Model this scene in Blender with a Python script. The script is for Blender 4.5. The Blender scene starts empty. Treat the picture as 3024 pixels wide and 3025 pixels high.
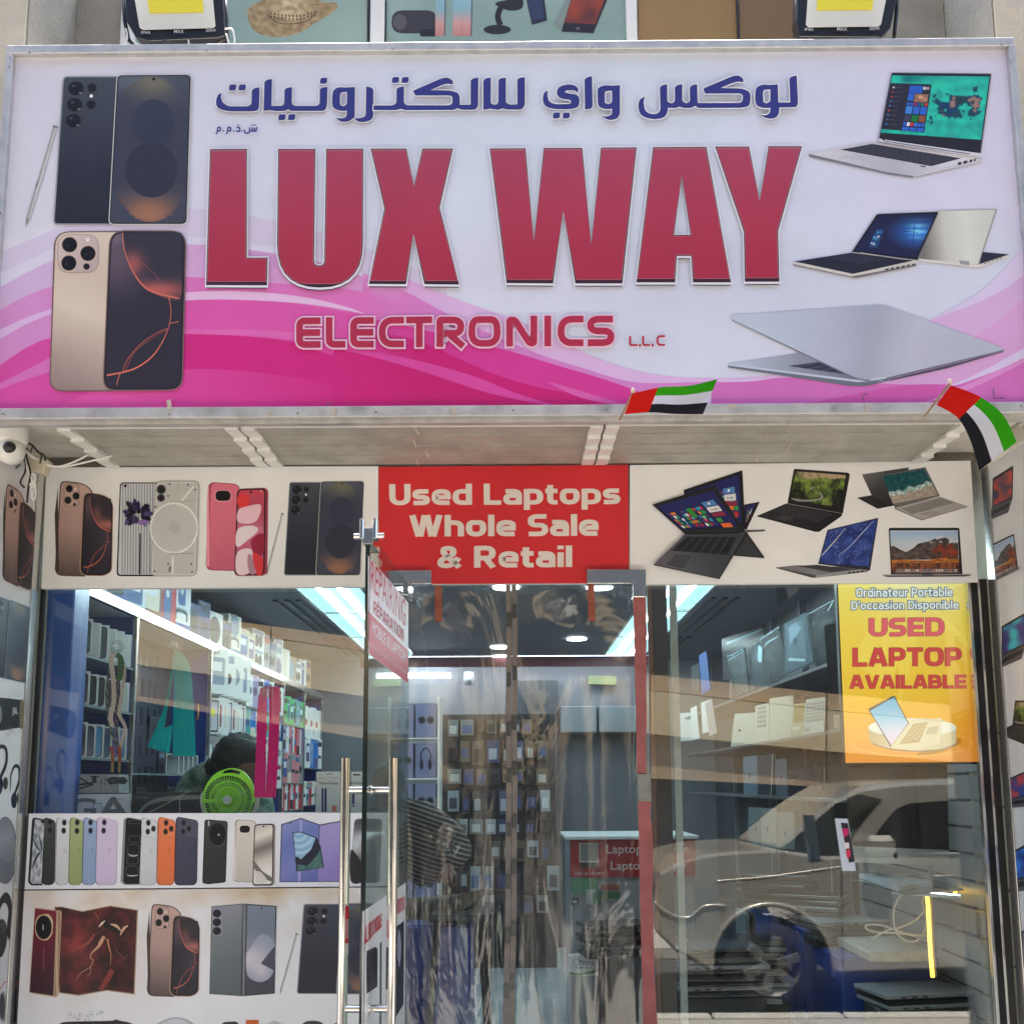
import bpy, bmesh, math, random
from mathutils import Vector, Matrix, Euler, noise
from mathutils.geometry import tessellate_polygon
random.seed(7)
S = bpy.context.scene
COL = S.collection
R = math.radians
# ------------------------------------------------------------------ camera
F = 3028.0; CX = 1512.0; CY = 1902.0; PITCH = 7.8; ROLL = 0.32
D = 4.3; EYE = 1.6
cam_d = bpy.data.cameras.new('camera'); cam = bpy.data.objects.new('camera', cam_d); COL.objects.link(cam)
cam_d.sensor_fit = 'HORIZONTAL'; cam_d.sensor_width = 36.0; cam_d.lens = 36.0 * F / 3024.0
cam_d.shift_y = (CY - 1512.5) / 3024.0; cam_d.clip_start = 0.05; cam_d.clip_end = 400
CM = Euler((R(90 + PITCH), 0, 0)).to_matrix() @ Matrix.Rotation(R(-ROLL), 3, 'Z')
cam.matrix_world = Matrix.Translation((0, -D, EYE)) @ CM.to_4x4()
S.camera = cam
CO = Vector((0, -D, EYE))
# ------------------------------------------------------------------ sky, sun, exposure
SUNV = Vector((0.0, 0.33, 1.0)).normalized()
el = math.asin(SUNV.z); az = math.atan2(SUNV.x, SUNV.y)
W = bpy.data.worlds.new('World'); S.world = W; W.use_nodes = True
nt = W.node_tree; bg = nt.nodes['Background']; sky = nt.nodes.new('ShaderNodeTexSky')
sky.sky_type = 'NISHITA'; sky.sun_disc = False; sky.sun_elevation = el; sky.sun_rotation = az
sky.air_density = 1.0; sky.dust_density = 3.0; sky.ozone_density = 1.0
nt.links.new(sky.outputs[0], bg.inputs[0]); bg.inputs[1].default_value = 0.14
sl = bpy.data.lights.new('sun', 'SUN'); sl.energy = 5.0; sl.angle = R(0.5); sl.color = (1, 0.955, 0.88)
so = bpy.data.objects.new('sun', sl); COL.objects.link(so)
so.rotation_euler = (-SUNV).to_track_quat('-Z', 'Y').to_euler(); so.location = (3, 3, 12)
S.view_settings.view_transform = 'Standard'; S.view_settings.look = 'None'
S.view_settings.exposure = 1.95; S.view_settings.gamma = 1.0; S.view_settings.use_curve_mapping = False
S.render.engine = 'CYCLES'
S.cycles.max_bounces = 8; S.cycles.transparent_max_bounces = 24; S.cycles.glossy_bounces = 4; S.cycles.diffuse_bounces = 3
S.cycles.sample_clamp_indirect = 6.0
# ------------------------------------------------------------------ geometry of the photograph's rays
def ray(px, py):
    return (CM @ Vector(((px - CX) / F, (CY - py) / F, -1.0)))
def atY(px, py, Y):
    d = ray(px, py); return CO + d * ((Y + D) / d.y)
def atX(px, py, X):
    d = ray(px, py); return CO + d * (X / d.x)
def atZ(px, py, Z):
    d = ray(px, py); return CO + d * ((Z - EYE) / d.z)
def atP(px, py, p, n):
    d = ray(px, py); return CO + d * ((Vector(p) - CO).dot(n) / d.dot(n))
# ------------------------------------------------------------------ materials
def lin(c):
    c = c / 255.0
    return c / 12.92 if c <= 0.04045 else ((c + 0.055) / 1.055) ** 2.4
def L3(c, k=1.0):
    return tuple(min(0.9, lin(x) * k) for x in c[:3])
MATS = {}
def mat(name, col=(0.8, 0.8, 0.8), rough=0.5, metal=0.0, emis=None, es=1.0, noise_s=0, noise_a=0.0, bump=0.0, spec=0.5, attr=False, bscale=None, aniso=0, col2=None, rmax=None, transm=0, coat=0):
    if name in MATS: return MATS[name]
    m = bpy.data.materials.new(name); m.use_nodes = True; n = m.node_tree; b = n.nodes['Principled BSDF']
    b.inputs['Base Color'].default_value = (*col, 1); b.inputs['Roughness'].default_value = rough
    b.inputs['Metallic'].default_value = metal; b.inputs['Specular IOR Level'].default_value = spec
    if coat: b.inputs['Coat Weight'].default_value = coat; b.inputs['Coat Roughness'].default_value = 0.03
    src = None
    if attr:
        a = n.nodes.new('ShaderNodeAttribute'); a.attribute_name = 'Col'; src = a.outputs['Color']
    if noise_s:
        tc = n.nodes.new('ShaderNodeTexCoord'); tx = n.nodes.new('ShaderNodeTexNoise')
        n.links.new(tc.outputs['Object'], tx.inputs['Vector'])
        tx.inputs['Scale'].default_value = noise_s; tx.inputs['Detail'].default_value = 6; tx.inputs['Roughness'].default_value = 0.65
        mx = n.nodes.new('ShaderNodeMix'); mx.data_type = 'RGBA'
        if src is None and col2 is not None:
            rp = n.nodes.new('ShaderNodeValToRGB'); rp.color_ramp.elements[0].position = 0.38; rp.color_ramp.elements[1].position = 0.62
            n.links.new(tx.outputs['Fac'], rp.inputs[0])
            mx.inputs[6].default_value = (*col, 1); mx.inputs[7].default_value = (*col2, 1)
            n.links.new(rp.outputs[0], mx.inputs[0])
        else:
            mx.blend_type = 'MULTIPLY'; mx.inputs[0].default_value = 1.0
            mr = n.nodes.new('ShaderNodeMapRange'); mr.inputs[1].default_value = 0.25; mr.inputs[2].default_value = 0.75
            mr.inputs[3].default_value = 1 - noise_a; mr.inputs[4].default_value = 1 + noise_a * 0.4
            n.links.new(tx.outputs['Fac'], mr.inputs[0]); n.links.new(mr.outputs[0], mx.inputs[7])
            if src: n.links.new(src, mx.inputs[6])
            else: mx.inputs[6].default_value = (*col, 1)
        src = mx.outputs[2]
        if rmax is not None:
            mr2 = n.nodes.new('ShaderNodeMapRange'); mr2.inputs[1].default_value = 0.3; mr2.inputs[2].default_value = 0.7
            mr2.inputs[3].default_value = rough; mr2.inputs[4].default_value = rmax
            n.links.new(tx.outputs['Fac'], mr2.inputs[0]); n.links.new(mr2.outputs[0], b.inputs['Roughness'])
        if bump:
            bp = n.nodes.new('ShaderNodeBump'); bp.inputs['Strength'].default_value = bump; bp.inputs['Distance'].default_value = 0.02
            t2 = tx
            if bscale:
                t2 = n.nodes.new('ShaderNodeTexNoise'); t2.inputs['Scale'].default_value = bscale; t2.inputs['Detail'].default_value = 5
                n.links.new(tc.outputs['Object'], t2.inputs['Vector'])
            n.links.new(t2.outputs['Fac'], bp.inputs['Height']); n.links.new(bp.outputs[0], b.inputs['Normal'])
    if src is not None:
        n.links.new(src, b.inputs['Base Color'])
    if emis is not None:
        b.inputs['Emission Color'].default_value = (*emis, 1); b.inputs['Emission Strength'].default_value = es
    if transm: b.inputs['Transmission Weight'].default_value = transm
    MATS[name] = m; return m
def glassmat(name, tint=(0.93, 0.97, 0.95), f0=0.05, rough=0.0, wave=0, dust=0.0, wdist=0.02, wscale=(6, 6, 1), wmask=False):
    if name in MATS: return MATS[name]
    m = bpy.data.materials.new(name); m.use_nodes = True; n = m.node_tree
    for x in list(n.nodes): n.nodes.remove(x)
    out = n.nodes.new('ShaderNodeOutputMaterial'); tr = n.nodes.new('ShaderNodeBsdfTransparent'); gl = n.nodes.new('ShaderNodeBsdfGlossy')
    tr.inputs[0].default_value = (*tint, 1); gl.inputs['Roughness'].default_value = rough
    lw = n.nodes.new('ShaderNodeLayerWeight'); lw.inputs['Blend'].default_value = 0.5
    pw = n.nodes.new('ShaderNodeMath'); pw.operation = 'POWER'; pw.inputs[1].default_value = 5
    ma = n.nodes.new('ShaderNodeMath'); ma.operation = 'MULTIPLY_ADD'; ma.inputs[1].default_value = 0.9; ma.inputs[2].default_value = f0
    n.links.new(lw.outputs['Facing'], pw.inputs[0]); n.links.new(pw.outputs[0], ma.inputs[0])
    mx = n.nodes.new('ShaderNodeMixShader'); n.links.new(ma.outputs[0], mx.inputs[0]); n.links.new(tr.outputs[0], mx.inputs[1]); n.links.new(gl.outputs[0], mx.inputs[2])
    last = mx.outputs[0]
    tc = n.nodes.new('ShaderNodeTexCoord')
    if wave:
        mp = n.nodes.new('ShaderNodeMapping'); mp.inputs['Scale'].default_value = wscale; n.links.new(tc.outputs['Object'], mp.inputs[0])
        tx = n.nodes.new('ShaderNodeTexNoise'); tx.inputs['Scale'].default_value = 1.0; tx.inputs['Detail'].default_value = 4; tx.inputs['Distortion'].default_value = 1.2
        n.links.new(mp.outputs[0], tx.inputs['Vector'])
        bp = n.nodes.new('ShaderNodeBump'); bp.inputs['Strength'].default_value = wave; bp.inputs['Distance'].default_value = wdist
        n.links.new(tx.outputs['Fac'], bp.inputs['Height']); n.links.new(bp.outputs[0], gl.inputs['Normal'])
    if dust:
        df = n.nodes.new('ShaderNodeBsdfDiffuse'); df.inputs[0].default_value = (0.75, 0.75, 0.72, 1)
        t3 = n.nodes.new('ShaderNodeTexNoise'); t3.inputs['Scale'].default_value = 3.5; t3.inputs['Detail'].default_value = 8; t3.inputs['Roughness'].default_value = 0.7
        n.links.new(tc.outputs['Object'], t3.inputs['Vector'])
        mr = n.nodes.new('ShaderNodeMapRange'); mr.inputs[1].default_value = 0.45; mr.inputs[2].default_value = 0.8; mr.inputs[3].default_value = dust * 0.25; mr.inputs[4].default_value = dust
        n.links.new(t3.outputs['Fac'], mr.inputs[0])
        m2 = n.nodes.new('ShaderNodeMixShader'); n.links.new(mr.outputs[0], m2.inputs[0]); n.links.new(last, m2.inputs[1]); n.links.new(df.outputs[0], m2.inputs[2]); last = m2.outputs[0]
    n.links.new(last, out.inputs[0]); MATS[name] = m; return m
VINYL = mat('printed_vinyl', attr=True, rough=0.40, spec=0.3, noise_s=2.5, noise_a=0.09, bump=0.06, bscale=3)
PAPER = mat('printed_card', attr=True, rough=0.5, spec=0.3, noise_s=9, noise_a=0.08)
SHINY = mat('shiny_plastic', attr=True, rough=0.22, spec=0.5)
FABRIC = mat('woven_cloth', attr=True, rough=0.9, spec=0.1, noise_s=90, noise_a=0.25, bump=0.2)
ALU = mat('weathered_aluminium', (0.62, 0.61, 0.60), 0.38, 0.65, noise_s=14, noise_a=0.28, rmax=0.65, bump=0.1)
ALUS = mat('satin_aluminium', (0.66, 0.65, 0.62), 0.22, 0.9, noise_s=6, noise_a=0.1)
CHROME = mat('polished_steel', (0.86, 0.83, 0.79), 0.07, 1.0, noise_s=20, noise_a=0.05, rmax=0.14)
BLACKM = mat('black_anodised', (0.018, 0.018, 0.02), 0.3, 0.3, noise_s=12, noise_a=0.2)
WHITEP = mat('white_plastic', (0.78, 0.77, 0.73), 0.35, noise_s=8, noise_a=0.1)
GREYP = mat('grey_plastic', (0.3, 0.31, 0.32), 0.4, noise_s=8, noise_a=0.15)
BLACKP = mat('black_plastic', (0.02, 0.02, 0.022), 0.3, noise_s=10, noise_a=0.2)
GLASS = glassmat('window_glass', (0.95, 0.975, 0.965), 0.085, dust=0.012)
GLASSG = glassmat('green_edge_glass', (0.86, 0.93, 0.90), 0.05, dust=0.03)
# ------------------------------------------------------------------ scene tree helpers
def tag(o, label=None, cat=None, group=None, kind=None):
    if label: o['label'] = label
    if cat: o['category'] = cat
    if group: o['group'] = group
    if kind: o['kind'] = kind
    return o
def thing(name, label, cat, loc=(0, 0, 0), group=None):
    o = bpy.data.objects.new(name, None); COL.objects.link(o); o.location = loc; o.empty_display_size = 0.05
    return tag(o, label, cat, group)
class MB:
    "collects faces; build() links ONE mesh object"
    def __init__(s): s.v = []; s.f = []; s.c = []; s.col = (0.5, 0.5, 0.5); s.sm = []; s.smooth = False
    def add(s, vs, fs, col=None):
        b = len(s.v); s.v += [Vector(v) for v in vs]; s.f += [[i + b for i in f] for f in fs]
        s.c += [col or s.col] * len(vs) if not isinstance(col, list) else col
        s.sm += [s.smooth] * len(fs); return s
    def box(s, c, d, M=None, col=None, bev=0.0):
        c = Vector(c); x, y, z = d[0] / 2, d[1] / 2, d[2] / 2
        if bev <= 0:
            vs = [Vector((i, j, k)) for k in (-z, z) for j in (-y, y) for i in (-x, x)]
            fs = [(0, 2, 3, 1), (4, 5, 7, 6), (0, 1, 5, 4), (2, 6, 7, 3), (1, 3, 7, 5), (0, 4, 6, 2)]
        else:
            b = min(bev, x * .9, y * .9, z * .9)
            prof = [(-x + b, -y), (x - b, -y), (x, -y + b), (x, y - b), (x - b, y), (-x + b, y), (-x, y - b), (-x, -y + b)]
            inn = [(max(-x + b, min(x - b, px)), max(-y + b, min(y - b, py))) for px, py in prof]
            vs = []
            for zz, pr in ((-z, inn), (-z + b, prof), (z - b, prof), (z, inn)): vs += [Vector((a, q, zz)) for a, q in pr]
            fs = []
            for r in range(3):
                for i in range(8): j = (i + 1) % 8; fs.append((r * 8 + i, r * 8 + j, r * 8 + 8 + j, r * 8 + 8 + i))
            fs.append((7, 6, 5, 4, 3, 2, 1, 0)[::1]); fs.append(tuple(24 + i for i in range(8)))
        if M is not None: vs = [M @ v for v in vs]
        return s.add([c + v for v in vs], fs, col)
    def quad(s, a, b, c, d, col=None): return s.add([a, b, c, d], [(0, 1, 2, 3)], col)
    def beam(s, a, b, w, h, up=(0, 0, 1), col=None, bev=0.0):
        a = Vector(a); b = Vector(b); y = (b - a); L = y.length; y.normalize(); u = Vector(up)
        x = y.cross(u).normalized(); z = x.cross(y).normalized()
        M = Matrix((x, y, z)).transposed(); return s.box((a + b) / 2, (w, L, h), M, col, bev)
    def slab(s, quad, n, t, col=None):
        "quad of 4 points, extruded along n by t"
        q = [Vector(p) for p in quad]; n = Vector(n) * t; k = len(q); fs = [tuple(range(k)), tuple(range(2 * k - 1, k - 1, -1))]
        for i in range(k): j = (i + 1) % k; fs.append((i, i + k, j + k, j))
        return s.add(q + [p + n for p in q], fs, col)
    def cyl(s, a, b, r, r2=None, n=20, col=None, caps=True):
        a = Vector(a); b = Vector(b); d = (b - a).normalized(); r2 = r if r2 is None else r2
        t = d.orthogonal().normalized(); q = d.cross(t)
        vs = []
        for c, rr in ((a, r), (b, r2)):
            for i in range(n): w = 2 * math.pi * i / n; vs.append(c + (t * math.cos(w) + q * math.sin(w)) * rr)
        o = s.smooth; s.smooth = True
        s.add(vs, [(i, (i + 1) % n, n + (i + 1) % n, n + i) for i in range(n)], col); s.smooth = False
        if caps: s.add(vs[:n], [tuple(range(n - 1, -1, -1))], col); s.add(vs[n:], [tuple(range(n))], col)
        s.smooth = o; return s
    def tube(s, pts, r, n=8, col=None, closed=False):
        pts = [Vector(p) for p in pts]; k = len(pts); vs = []; up = None
        for i, p in enumerate(pts):
            a = pts[i - 1] if (i > 0 or closed) else p; b = pts[(i + 1) % k] if (i < k - 1 or closed) else p
            d = (b - a).normalized()
            if up is None: up = d.orthogonal().normalized()
            up = (up - d * up.dot(d)); up = up.normalized() if up.length > 1e-6 else d.orthogonal().normalized()
            q = d.cross(up); rr = r[i] if isinstance(r, (list, tuple)) else r
            for j in range(n): w = 2 * math.pi * j / n; vs.append(p + (up * math.cos(w) + q * math.sin(w)) * rr)
        fs = []
        for i in range(k if closed else k - 1):
            i2 = (i + 1) % k
            for j in range(n): fs.append((i * n + j, i * n + (j + 1) % n, i2 * n + (j + 1) % n, i2 * n + j))
        if not closed: fs.append(tuple(range(n - 1, -1, -1))); fs.append(tuple((k - 1) * n + j for j in range(n)))
        o = s.smooth; s.smooth = True; s.add(vs, fs, col); s.smooth = o; return s
    def lathe(s, prof, c=(0, 0, 0), n=28, M=None, col=None):
        c = Vector(c); vs = []
        for r, z in prof:
            for i in range(n):
                w = 2 * math.pi * i / n; v = Vector((r * math.cos(w), r * math.sin(w), z)); vs.append(c + (M @ v if M is not None else v))
        fs = [(a * n + i, a * n + (i + 1) % n, (a + 1) * n + (i + 1) % n, (a + 1) * n + i) for a in range(len(prof) - 1) for i in range(n)]
        o = s.smooth; s.smooth = True; s.add(vs, fs, col); s.smooth = o; return s
    def sheet(s, fn, nu, nv, col=None):
        vs = [fn(i / nu, j / nv) for j in range(nv + 1) for i in range(nu + 1)]
        fs = [(j * (nu + 1) + i, j * (nu + 1) + i + 1, (j + 1) * (nu + 1) + i + 1, (j + 1) * (nu + 1) + i) for j in range(nv) for i in range(nu)]
        o = s.smooth; s.smooth = True
        cc = [col(i / nu, j / nv) for j in range(nv + 1) for i in range(nu + 1)] if callable(col) else col
        s.add(vs, fs, cc); s.smooth = o; return s
    def build(s, name, m, parent=None, bevel=0, label=None, cat=None, group=None, kind=None):
        off = Vector((0, 0, 0))
        if parent is None and s.v:
            xs = [v.x for v in s.v]; ys = [v.y for v in s.v]; zs = [v.z for v in s.v]
            off = Vector(((min(xs) + max(xs)) / 2, (min(ys) + max(ys)) / 2, min(zs)))
        elif parent is not None:
            q = parent
            while q: off = off + q.location; q = q.parent
        me = bpy.data.meshes.new(name); me.from_pydata([v - off for v in s.v], [], s.f)
        at = me.color_attributes.new('Col', 'FLOAT_COLOR', 'POINT')
        fl = []
        for c in s.c: fl += [c[0], c[1], c[2], 1.0]
        at.data.foreach_set('color', fl)
        me.polygons.foreach_set('use_smooth', s.sm); me.materials.append(m); me.update()
        o = bpy.data.objects.new(name, me); COL.objects.link(o)
        if parent is not None: o.parent = parent
        else: o.location = off
        if bevel:
            b = o.modifiers.new('bevel', 'BEVEL'); b.width = bevel; b.segments = 2; b.limit_method = 'ANGLE'; b.angle_limit = R(40)
        return tag(o, label, cat, group, kind)
# ------------------------------------------------------------------ flat print: shapes in the sheet's own plane, each layer 0.1 mm above the last
def bez(a, b, c, n=7):
    return [(a[0] * (1 - t) ** 2 + 2 * b[0] * t * (1 - t) + c[0] * t * t, a[1] * (1 - t) ** 2 + 2 * b[1] * t * (1 - t) + c[1] * t * t) for t in [i / n for i in range(n + 1)]]
def rc(pts, closed=True, n=7, r=None):
    "polyline with corners rounded where a point carries a radius"
    out = []; k = len(pts)
    for i, p in enumerate(pts):
        rr = p[2] if len(p) > 2 else (r or 0)
        if rr <= 0 or (not closed and i in (0, k - 1)): out.append((p[0], p[1])); continue
        a = pts[i - 1]; b = pts[(i + 1) % k]
        def tow(q):
            dx, dy = q[0] - p[0], q[1] - p[1]; l = math.hypot(dx, dy) or 1; u = min(rr, l * 0.5) / l
            return (p[0] + dx * u, p[1] + dy * u)
        out += bez(tow(a), p, tow(b), n)
    o2 = [out[0]]
    for p in out[1:]:
        if math.hypot(p[0] - o2[-1][0], p[1] - o2[-1][1]) > 1e-4: o2.append(p)
    if closed and math.hypot(o2[0][0] - o2[-1][0], o2[0][1] - o2[-1][1]) < 1e-4: o2.pop()
    return o2
def smooth(pts, closed=False, n=6):
    out = []; k = len(pts); rng = k if closed else k - 1
    for i in range(rng):
        g = (lambda j: pts[j % k]) if closed else (lambda j: pts[max(0, min(k - 1, j))])
        p0, p1, p2, p3 = g(i - 1), g(i), g(i + 1), g(i + 2)
        for s in range(n):
            t = s / n
            out.append(tuple(0.5 * ((2 * p1[a]) + (-p0[a] + p2[a]) * t + (2 * p0[a] - 5 * p1[a] + 4 * p2[a] - p3[a]) * t * t + (-p0[a] + 3 * p1[a] - 3 * p2[a] + p3[a]) * t ** 3) for a in range(len(p1))))
    if not closed: out.append(tuple(pts[-1]))
    return out
def offs(pts, d, closed=True):
    k = len(pts); ar = sum(pts[i][0] * pts[(i + 1) % k][1] - pts[(i + 1) % k][0] * pts[i][1] for i in range(k))
    sg = (1 if ar > 0 else -1) if closed else 1
    out = []
    for i in range(k):
        p = pts[i]; a = pts[i - 1] if (closed or i > 0) else None; b = pts[(i + 1) % k] if (closed or i < k - 1) else None
        def nrm(u, v):
            dx, dy = v[0] - u[0], v[1] - u[1]; l = math.hypot(dx, dy) or 1; return (dy / l * sg, -dx / l * sg)
        n1 = nrm(a, p) if a else nrm(p, b); n2 = nrm(p, b) if b else n1
        mx, my = n1[0] + n2[0], n1[1] + n2[1]; q = mx * mx + my * my
        s = 2 * d / q if q > 0.18 else d / math.sqrt(max(q, 1e-6))
        if abs(s) * math.sqrt(q) > abs(d) * 2.2: s = s * (abs(d) * 2.2) / (abs(s) * math.sqrt(q))
        out.append((p[0] + mx * s, p[1] + my * s))
    return out
def rect(x0, y0, x1, y1, r=0): return rc([(x0, y0, r), (x1, y0, r), (x1, y1, r), (x0, y1, r)])
def ell(cx, cy, rx, ry=None, n=24, a0=0, a1=360):
    ry = rx if ry is None else ry; full = (a1 - a0) % 360 == 0
    m = n if full else n + 1
    return [(cx + rx * math.cos(R(a0 + (a1 - a0) * i / n)), cy + ry * math.sin(R(a0 + (a1 - a0) * i / n))) for i in range(m)]
def mixc(a, b, t): t = max(0, min(1, t)); return tuple(a[i] + (b[i] - a[i]) * t for i in range(3))
def grad(p0, p1, *cols):
    dx, dy = p1[0] - p0[0], p1[1] - p0[1]; l2 = dx * dx + dy * dy
    def f(x, y):
        t = max(0, min(0.9999, ((x - p0[0]) * dx + (y - p0[1]) * dy) / l2)) * (len(cols) - 1); i = int(t)
        return mixc(cols[i], cols[i + 1], t - i)
    return f
class Pr:
    K = 1.12
    def __init__(s, base, n, step=0.0001, mode='px'):
        "base: fn(px,py)->world point on the plane; n: outward normal"
        s.base = base; s.n = Vector(n); s.step = step; s.m = MB(); s.layer = 1; s.T = lambda x, y: (x, y); s.res = 14; s.k = Pr.K; s.sc = 1
    def ctx(s, ox=0, oy=0, sc=1.0):
        s.T = lambda x, y: (ox + x / sc, oy + y / sc); s.sc = sc; return s
    def fit(s, box, quad):
        x0, y0, x1, y1 = box; a, b, c, d = quad
        def T(x, y):
            u = (x - x0) / (x1 - x0); v = (y - y0) / (y1 - y0)
            return tuple(a[i] * (1 - u) * (1 - v) + b[i] * u * (1 - v) + c[i] * u * v + d[i] * (1 - u) * v for i in (0, 1))
        s.T = T; s.sc = (x1 - x0) / max(1e-6, math.dist(a, b)); return s
    def w(s, x, y):
        X, Y = s.T(x, y); return s.base(X, Y) + s.n * (s.layer * s.step)
    def poly(s, pts, col, holes=None, res=None, same=False):
        if not same: s.layer += 1
        loops = [list(pts)] + [list(h) for h in (holes or [])]
        flat = [p for l in loops for p in l]
        if callable(col) or holes:
            tris = tessellate_polygon([[Vector((p[0], p[1], 0)) for p in l] for l in loops])
            T = [[flat[i] for i in t] for t in tris]
            if callable(col):
                lim = (res or s.res) * s.sc; out = []
                st = [(t, 0) for t in T]
                while st:
                    t, dp = st.pop(); e = [math.dist(t[0], t[1]), math.dist(t[1], t[2]), math.dist(t[2], t[0])]
                    m_ = max(e)
                    if m_ <= lim or dp > 13: out.append(t); continue
                    i = e.index(m_); a, b, c = t[i], t[(i + 1) % 3], t[(i + 2) % 3]; q = ((a[0] + b[0]) / 2, (a[1] + b[1]) / 2)
                    st += [((a, q, c), dp + 1), ((q, b, c), dp + 1)]
                T = out; idx = {}; vs = []; cs = []; fs = []
                for t in T:
                    f = []
                    for p in t:
                        kk = (round(p[0], 3), round(p[1], 3))
                        if kk not in idx: idx[kk] = len(vs); vs.append(s.w(p[0], p[1])); cs.append(L3(col(p[0], p[1]), s.k))
                        f.append(idx[kk])
                    if len(set(f)) == 3: fs.append(f)
            else:
                vs = [s.w(p[0], p[1]) for p in flat]; cs = [L3(col, s.k)] * len(vs); fs = [list(t) for t in tris]
        else:
            vs = [s.w(p[0], p[1]) for p in pts]; cs = [L3(col, s.k)] * len(vs); fs = [list(range(len(vs)))]
        # face the outward normal
        for i, f in enumerate(fs):
            nn = Vector((0, 0, 0))
            for a in range(len(f)): p, q = vs[f[a]], vs[f[(a + 1) % len(f)]]; nn += (p - vs[f[0]]).cross(q - vs[f[0]])
            if nn.dot(s.n) < 0: fs[i] = f[::-1]
        s.m.add(vs, fs, cs); return s
    def rib(s, pts, wd, col, closed=False, same=False):
        "ribbon along a centre line; wd may be a list for tapering"
        if closed:
            return s.poly(offs(pts, wd / 2), col, holes=[offs(pts, -wd / 2)], same=same)
        if isinstance(wd, (list, tuple)):
            a = offs(pts, 1, False); l = []; r = []
            for i, p in enumerate(pts):
                t = i / (len(pts) - 1) * (len(wd) - 1); j = min(int(t), len(wd) - 2); h = (wd[j] + (wd[j + 1] - wd[j]) * (t - j)) / 2
                dx, dy = a[i][0] - p[0], a[i][1] - p[1]; l.append((p[0] + dx * h, p[1] + dy * h)); r.append((p[0] - dx * h, p[1] - dy * h))
            return s.poly(l + r[::-1], col, same=same)
        return s.poly(offs(pts, wd / 2, False) + offs(pts, -wd / 2, False)[::-1], col, same=same)
    def text(s, txt, quad, col, bold=0.0, shear=0.0, same=False, space=1.0, flat=False):
        "quad = TL,TR,BR,BL of the text's ink box in drawing units"
        if not same: s.layer += 1
        key = (txt, bold, shear, space)
        if key not in TXT:
            cu = bpy.data.curves.new('t', 'FONT'); cu.body = txt; cu.offset = bold; cu.shear = shear; cu.resolution_u = 3; cu.space_character = space
            cu.align_x = 'CENTER'; cu.space_line = 0.9
            ob = bpy.data.objects.new('t', cu); me = bpy.data.meshes.new_from_object(ob)
            TXT[key] = ([(v.co.x, v.co.y) for v in me.vertices], [list(p.vertices) for p in me.polygons])
            bpy.data.objects.remove(ob); bpy.data.curves.remove(cu); bpy.data.meshes.remove(me)
        V, Fc = TXT[key]
        if not V: return s
        x0 = min(v[0] for v in V); x1 = max(v[0] for v in V); y0 = min(v[1] for v in V); y1 = max(v[1] for v in V)
        a, b, c, d = quad; vs = []
        for x, y in V:
            u = (x - x0) / (x1 - x0); v = 1 - (y - y0) / (y1 - y0)
            p = tuple(a[i] * (1 - u) * (1 - v) + b[i] * u * (1 - v) + c[i] * u * v + d[i] * (1 - u) * v for i in (0, 1)); vs.append(s.w(*p))
        fs = []
        for f in Fc:
            nn = Vector((0, 0, 0))
            for i in range(len(f)): nn += (vs[f[i]] - vs[f[0]]).cross(vs[f[(i + 1) % len(f)]] - vs[f[0]])
            fs.append(f if nn.dot(s.n) > 0 else f[::-1])
        cs = [L3(col, s.k)] * len(vs)
        s.m.add(vs, fs, cs); return s
    def tr(s, txt, x0, y0, x1, y1, col, **k): return s.text(txt, [(x0, y0), (x1, y0), (x1, y1), (x0, y1)], col, **k)
    def build(s, name, parent=None, m=None, **k): return s.m.build(name, m or VINYL, parent, **k)
TXT = {}
def PY(Y, **k): return Pr(lambda x, y: atY(x, y, Y), (0, -1, 0), **k)
def local(o, u, v, n=None, **k):
    "print plane in metres: drawing x along u, y along v (y down the sheet)"
    o, u, v = Vector(o), Vector(u), Vector(v); n = Vector(n) if n is not None else v.cross(u).normalized()
    p = Pr(lambda x, y: o + u * x + v * y, n, **k); p.res = 0.02; return p
def nz(x, y, s=1.0, z=0.0): return noise.noise(Vector((x * s, y * s, z)))
ORD = ['first', 'second', 'third', 'fourth', 'fifth', 'sixth', 'seventh', 'eighth', 'ninth', 'tenth', 'eleventh', 'twelfth', 'thirteenth', 'fourteenth', 'fifteenth', 'sixteenth', 'seventeenth', 'eighteenth', 'nineteenth', 'twentieth', 'twenty-first', 'twenty-second', 'twenty-third', 'twenty-fourth', 'twenty-fifth', 'twenty-sixth', 'twenty-seventh', 'twenty-eighth', 'twenty-ninth', 'thirtieth']
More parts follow.
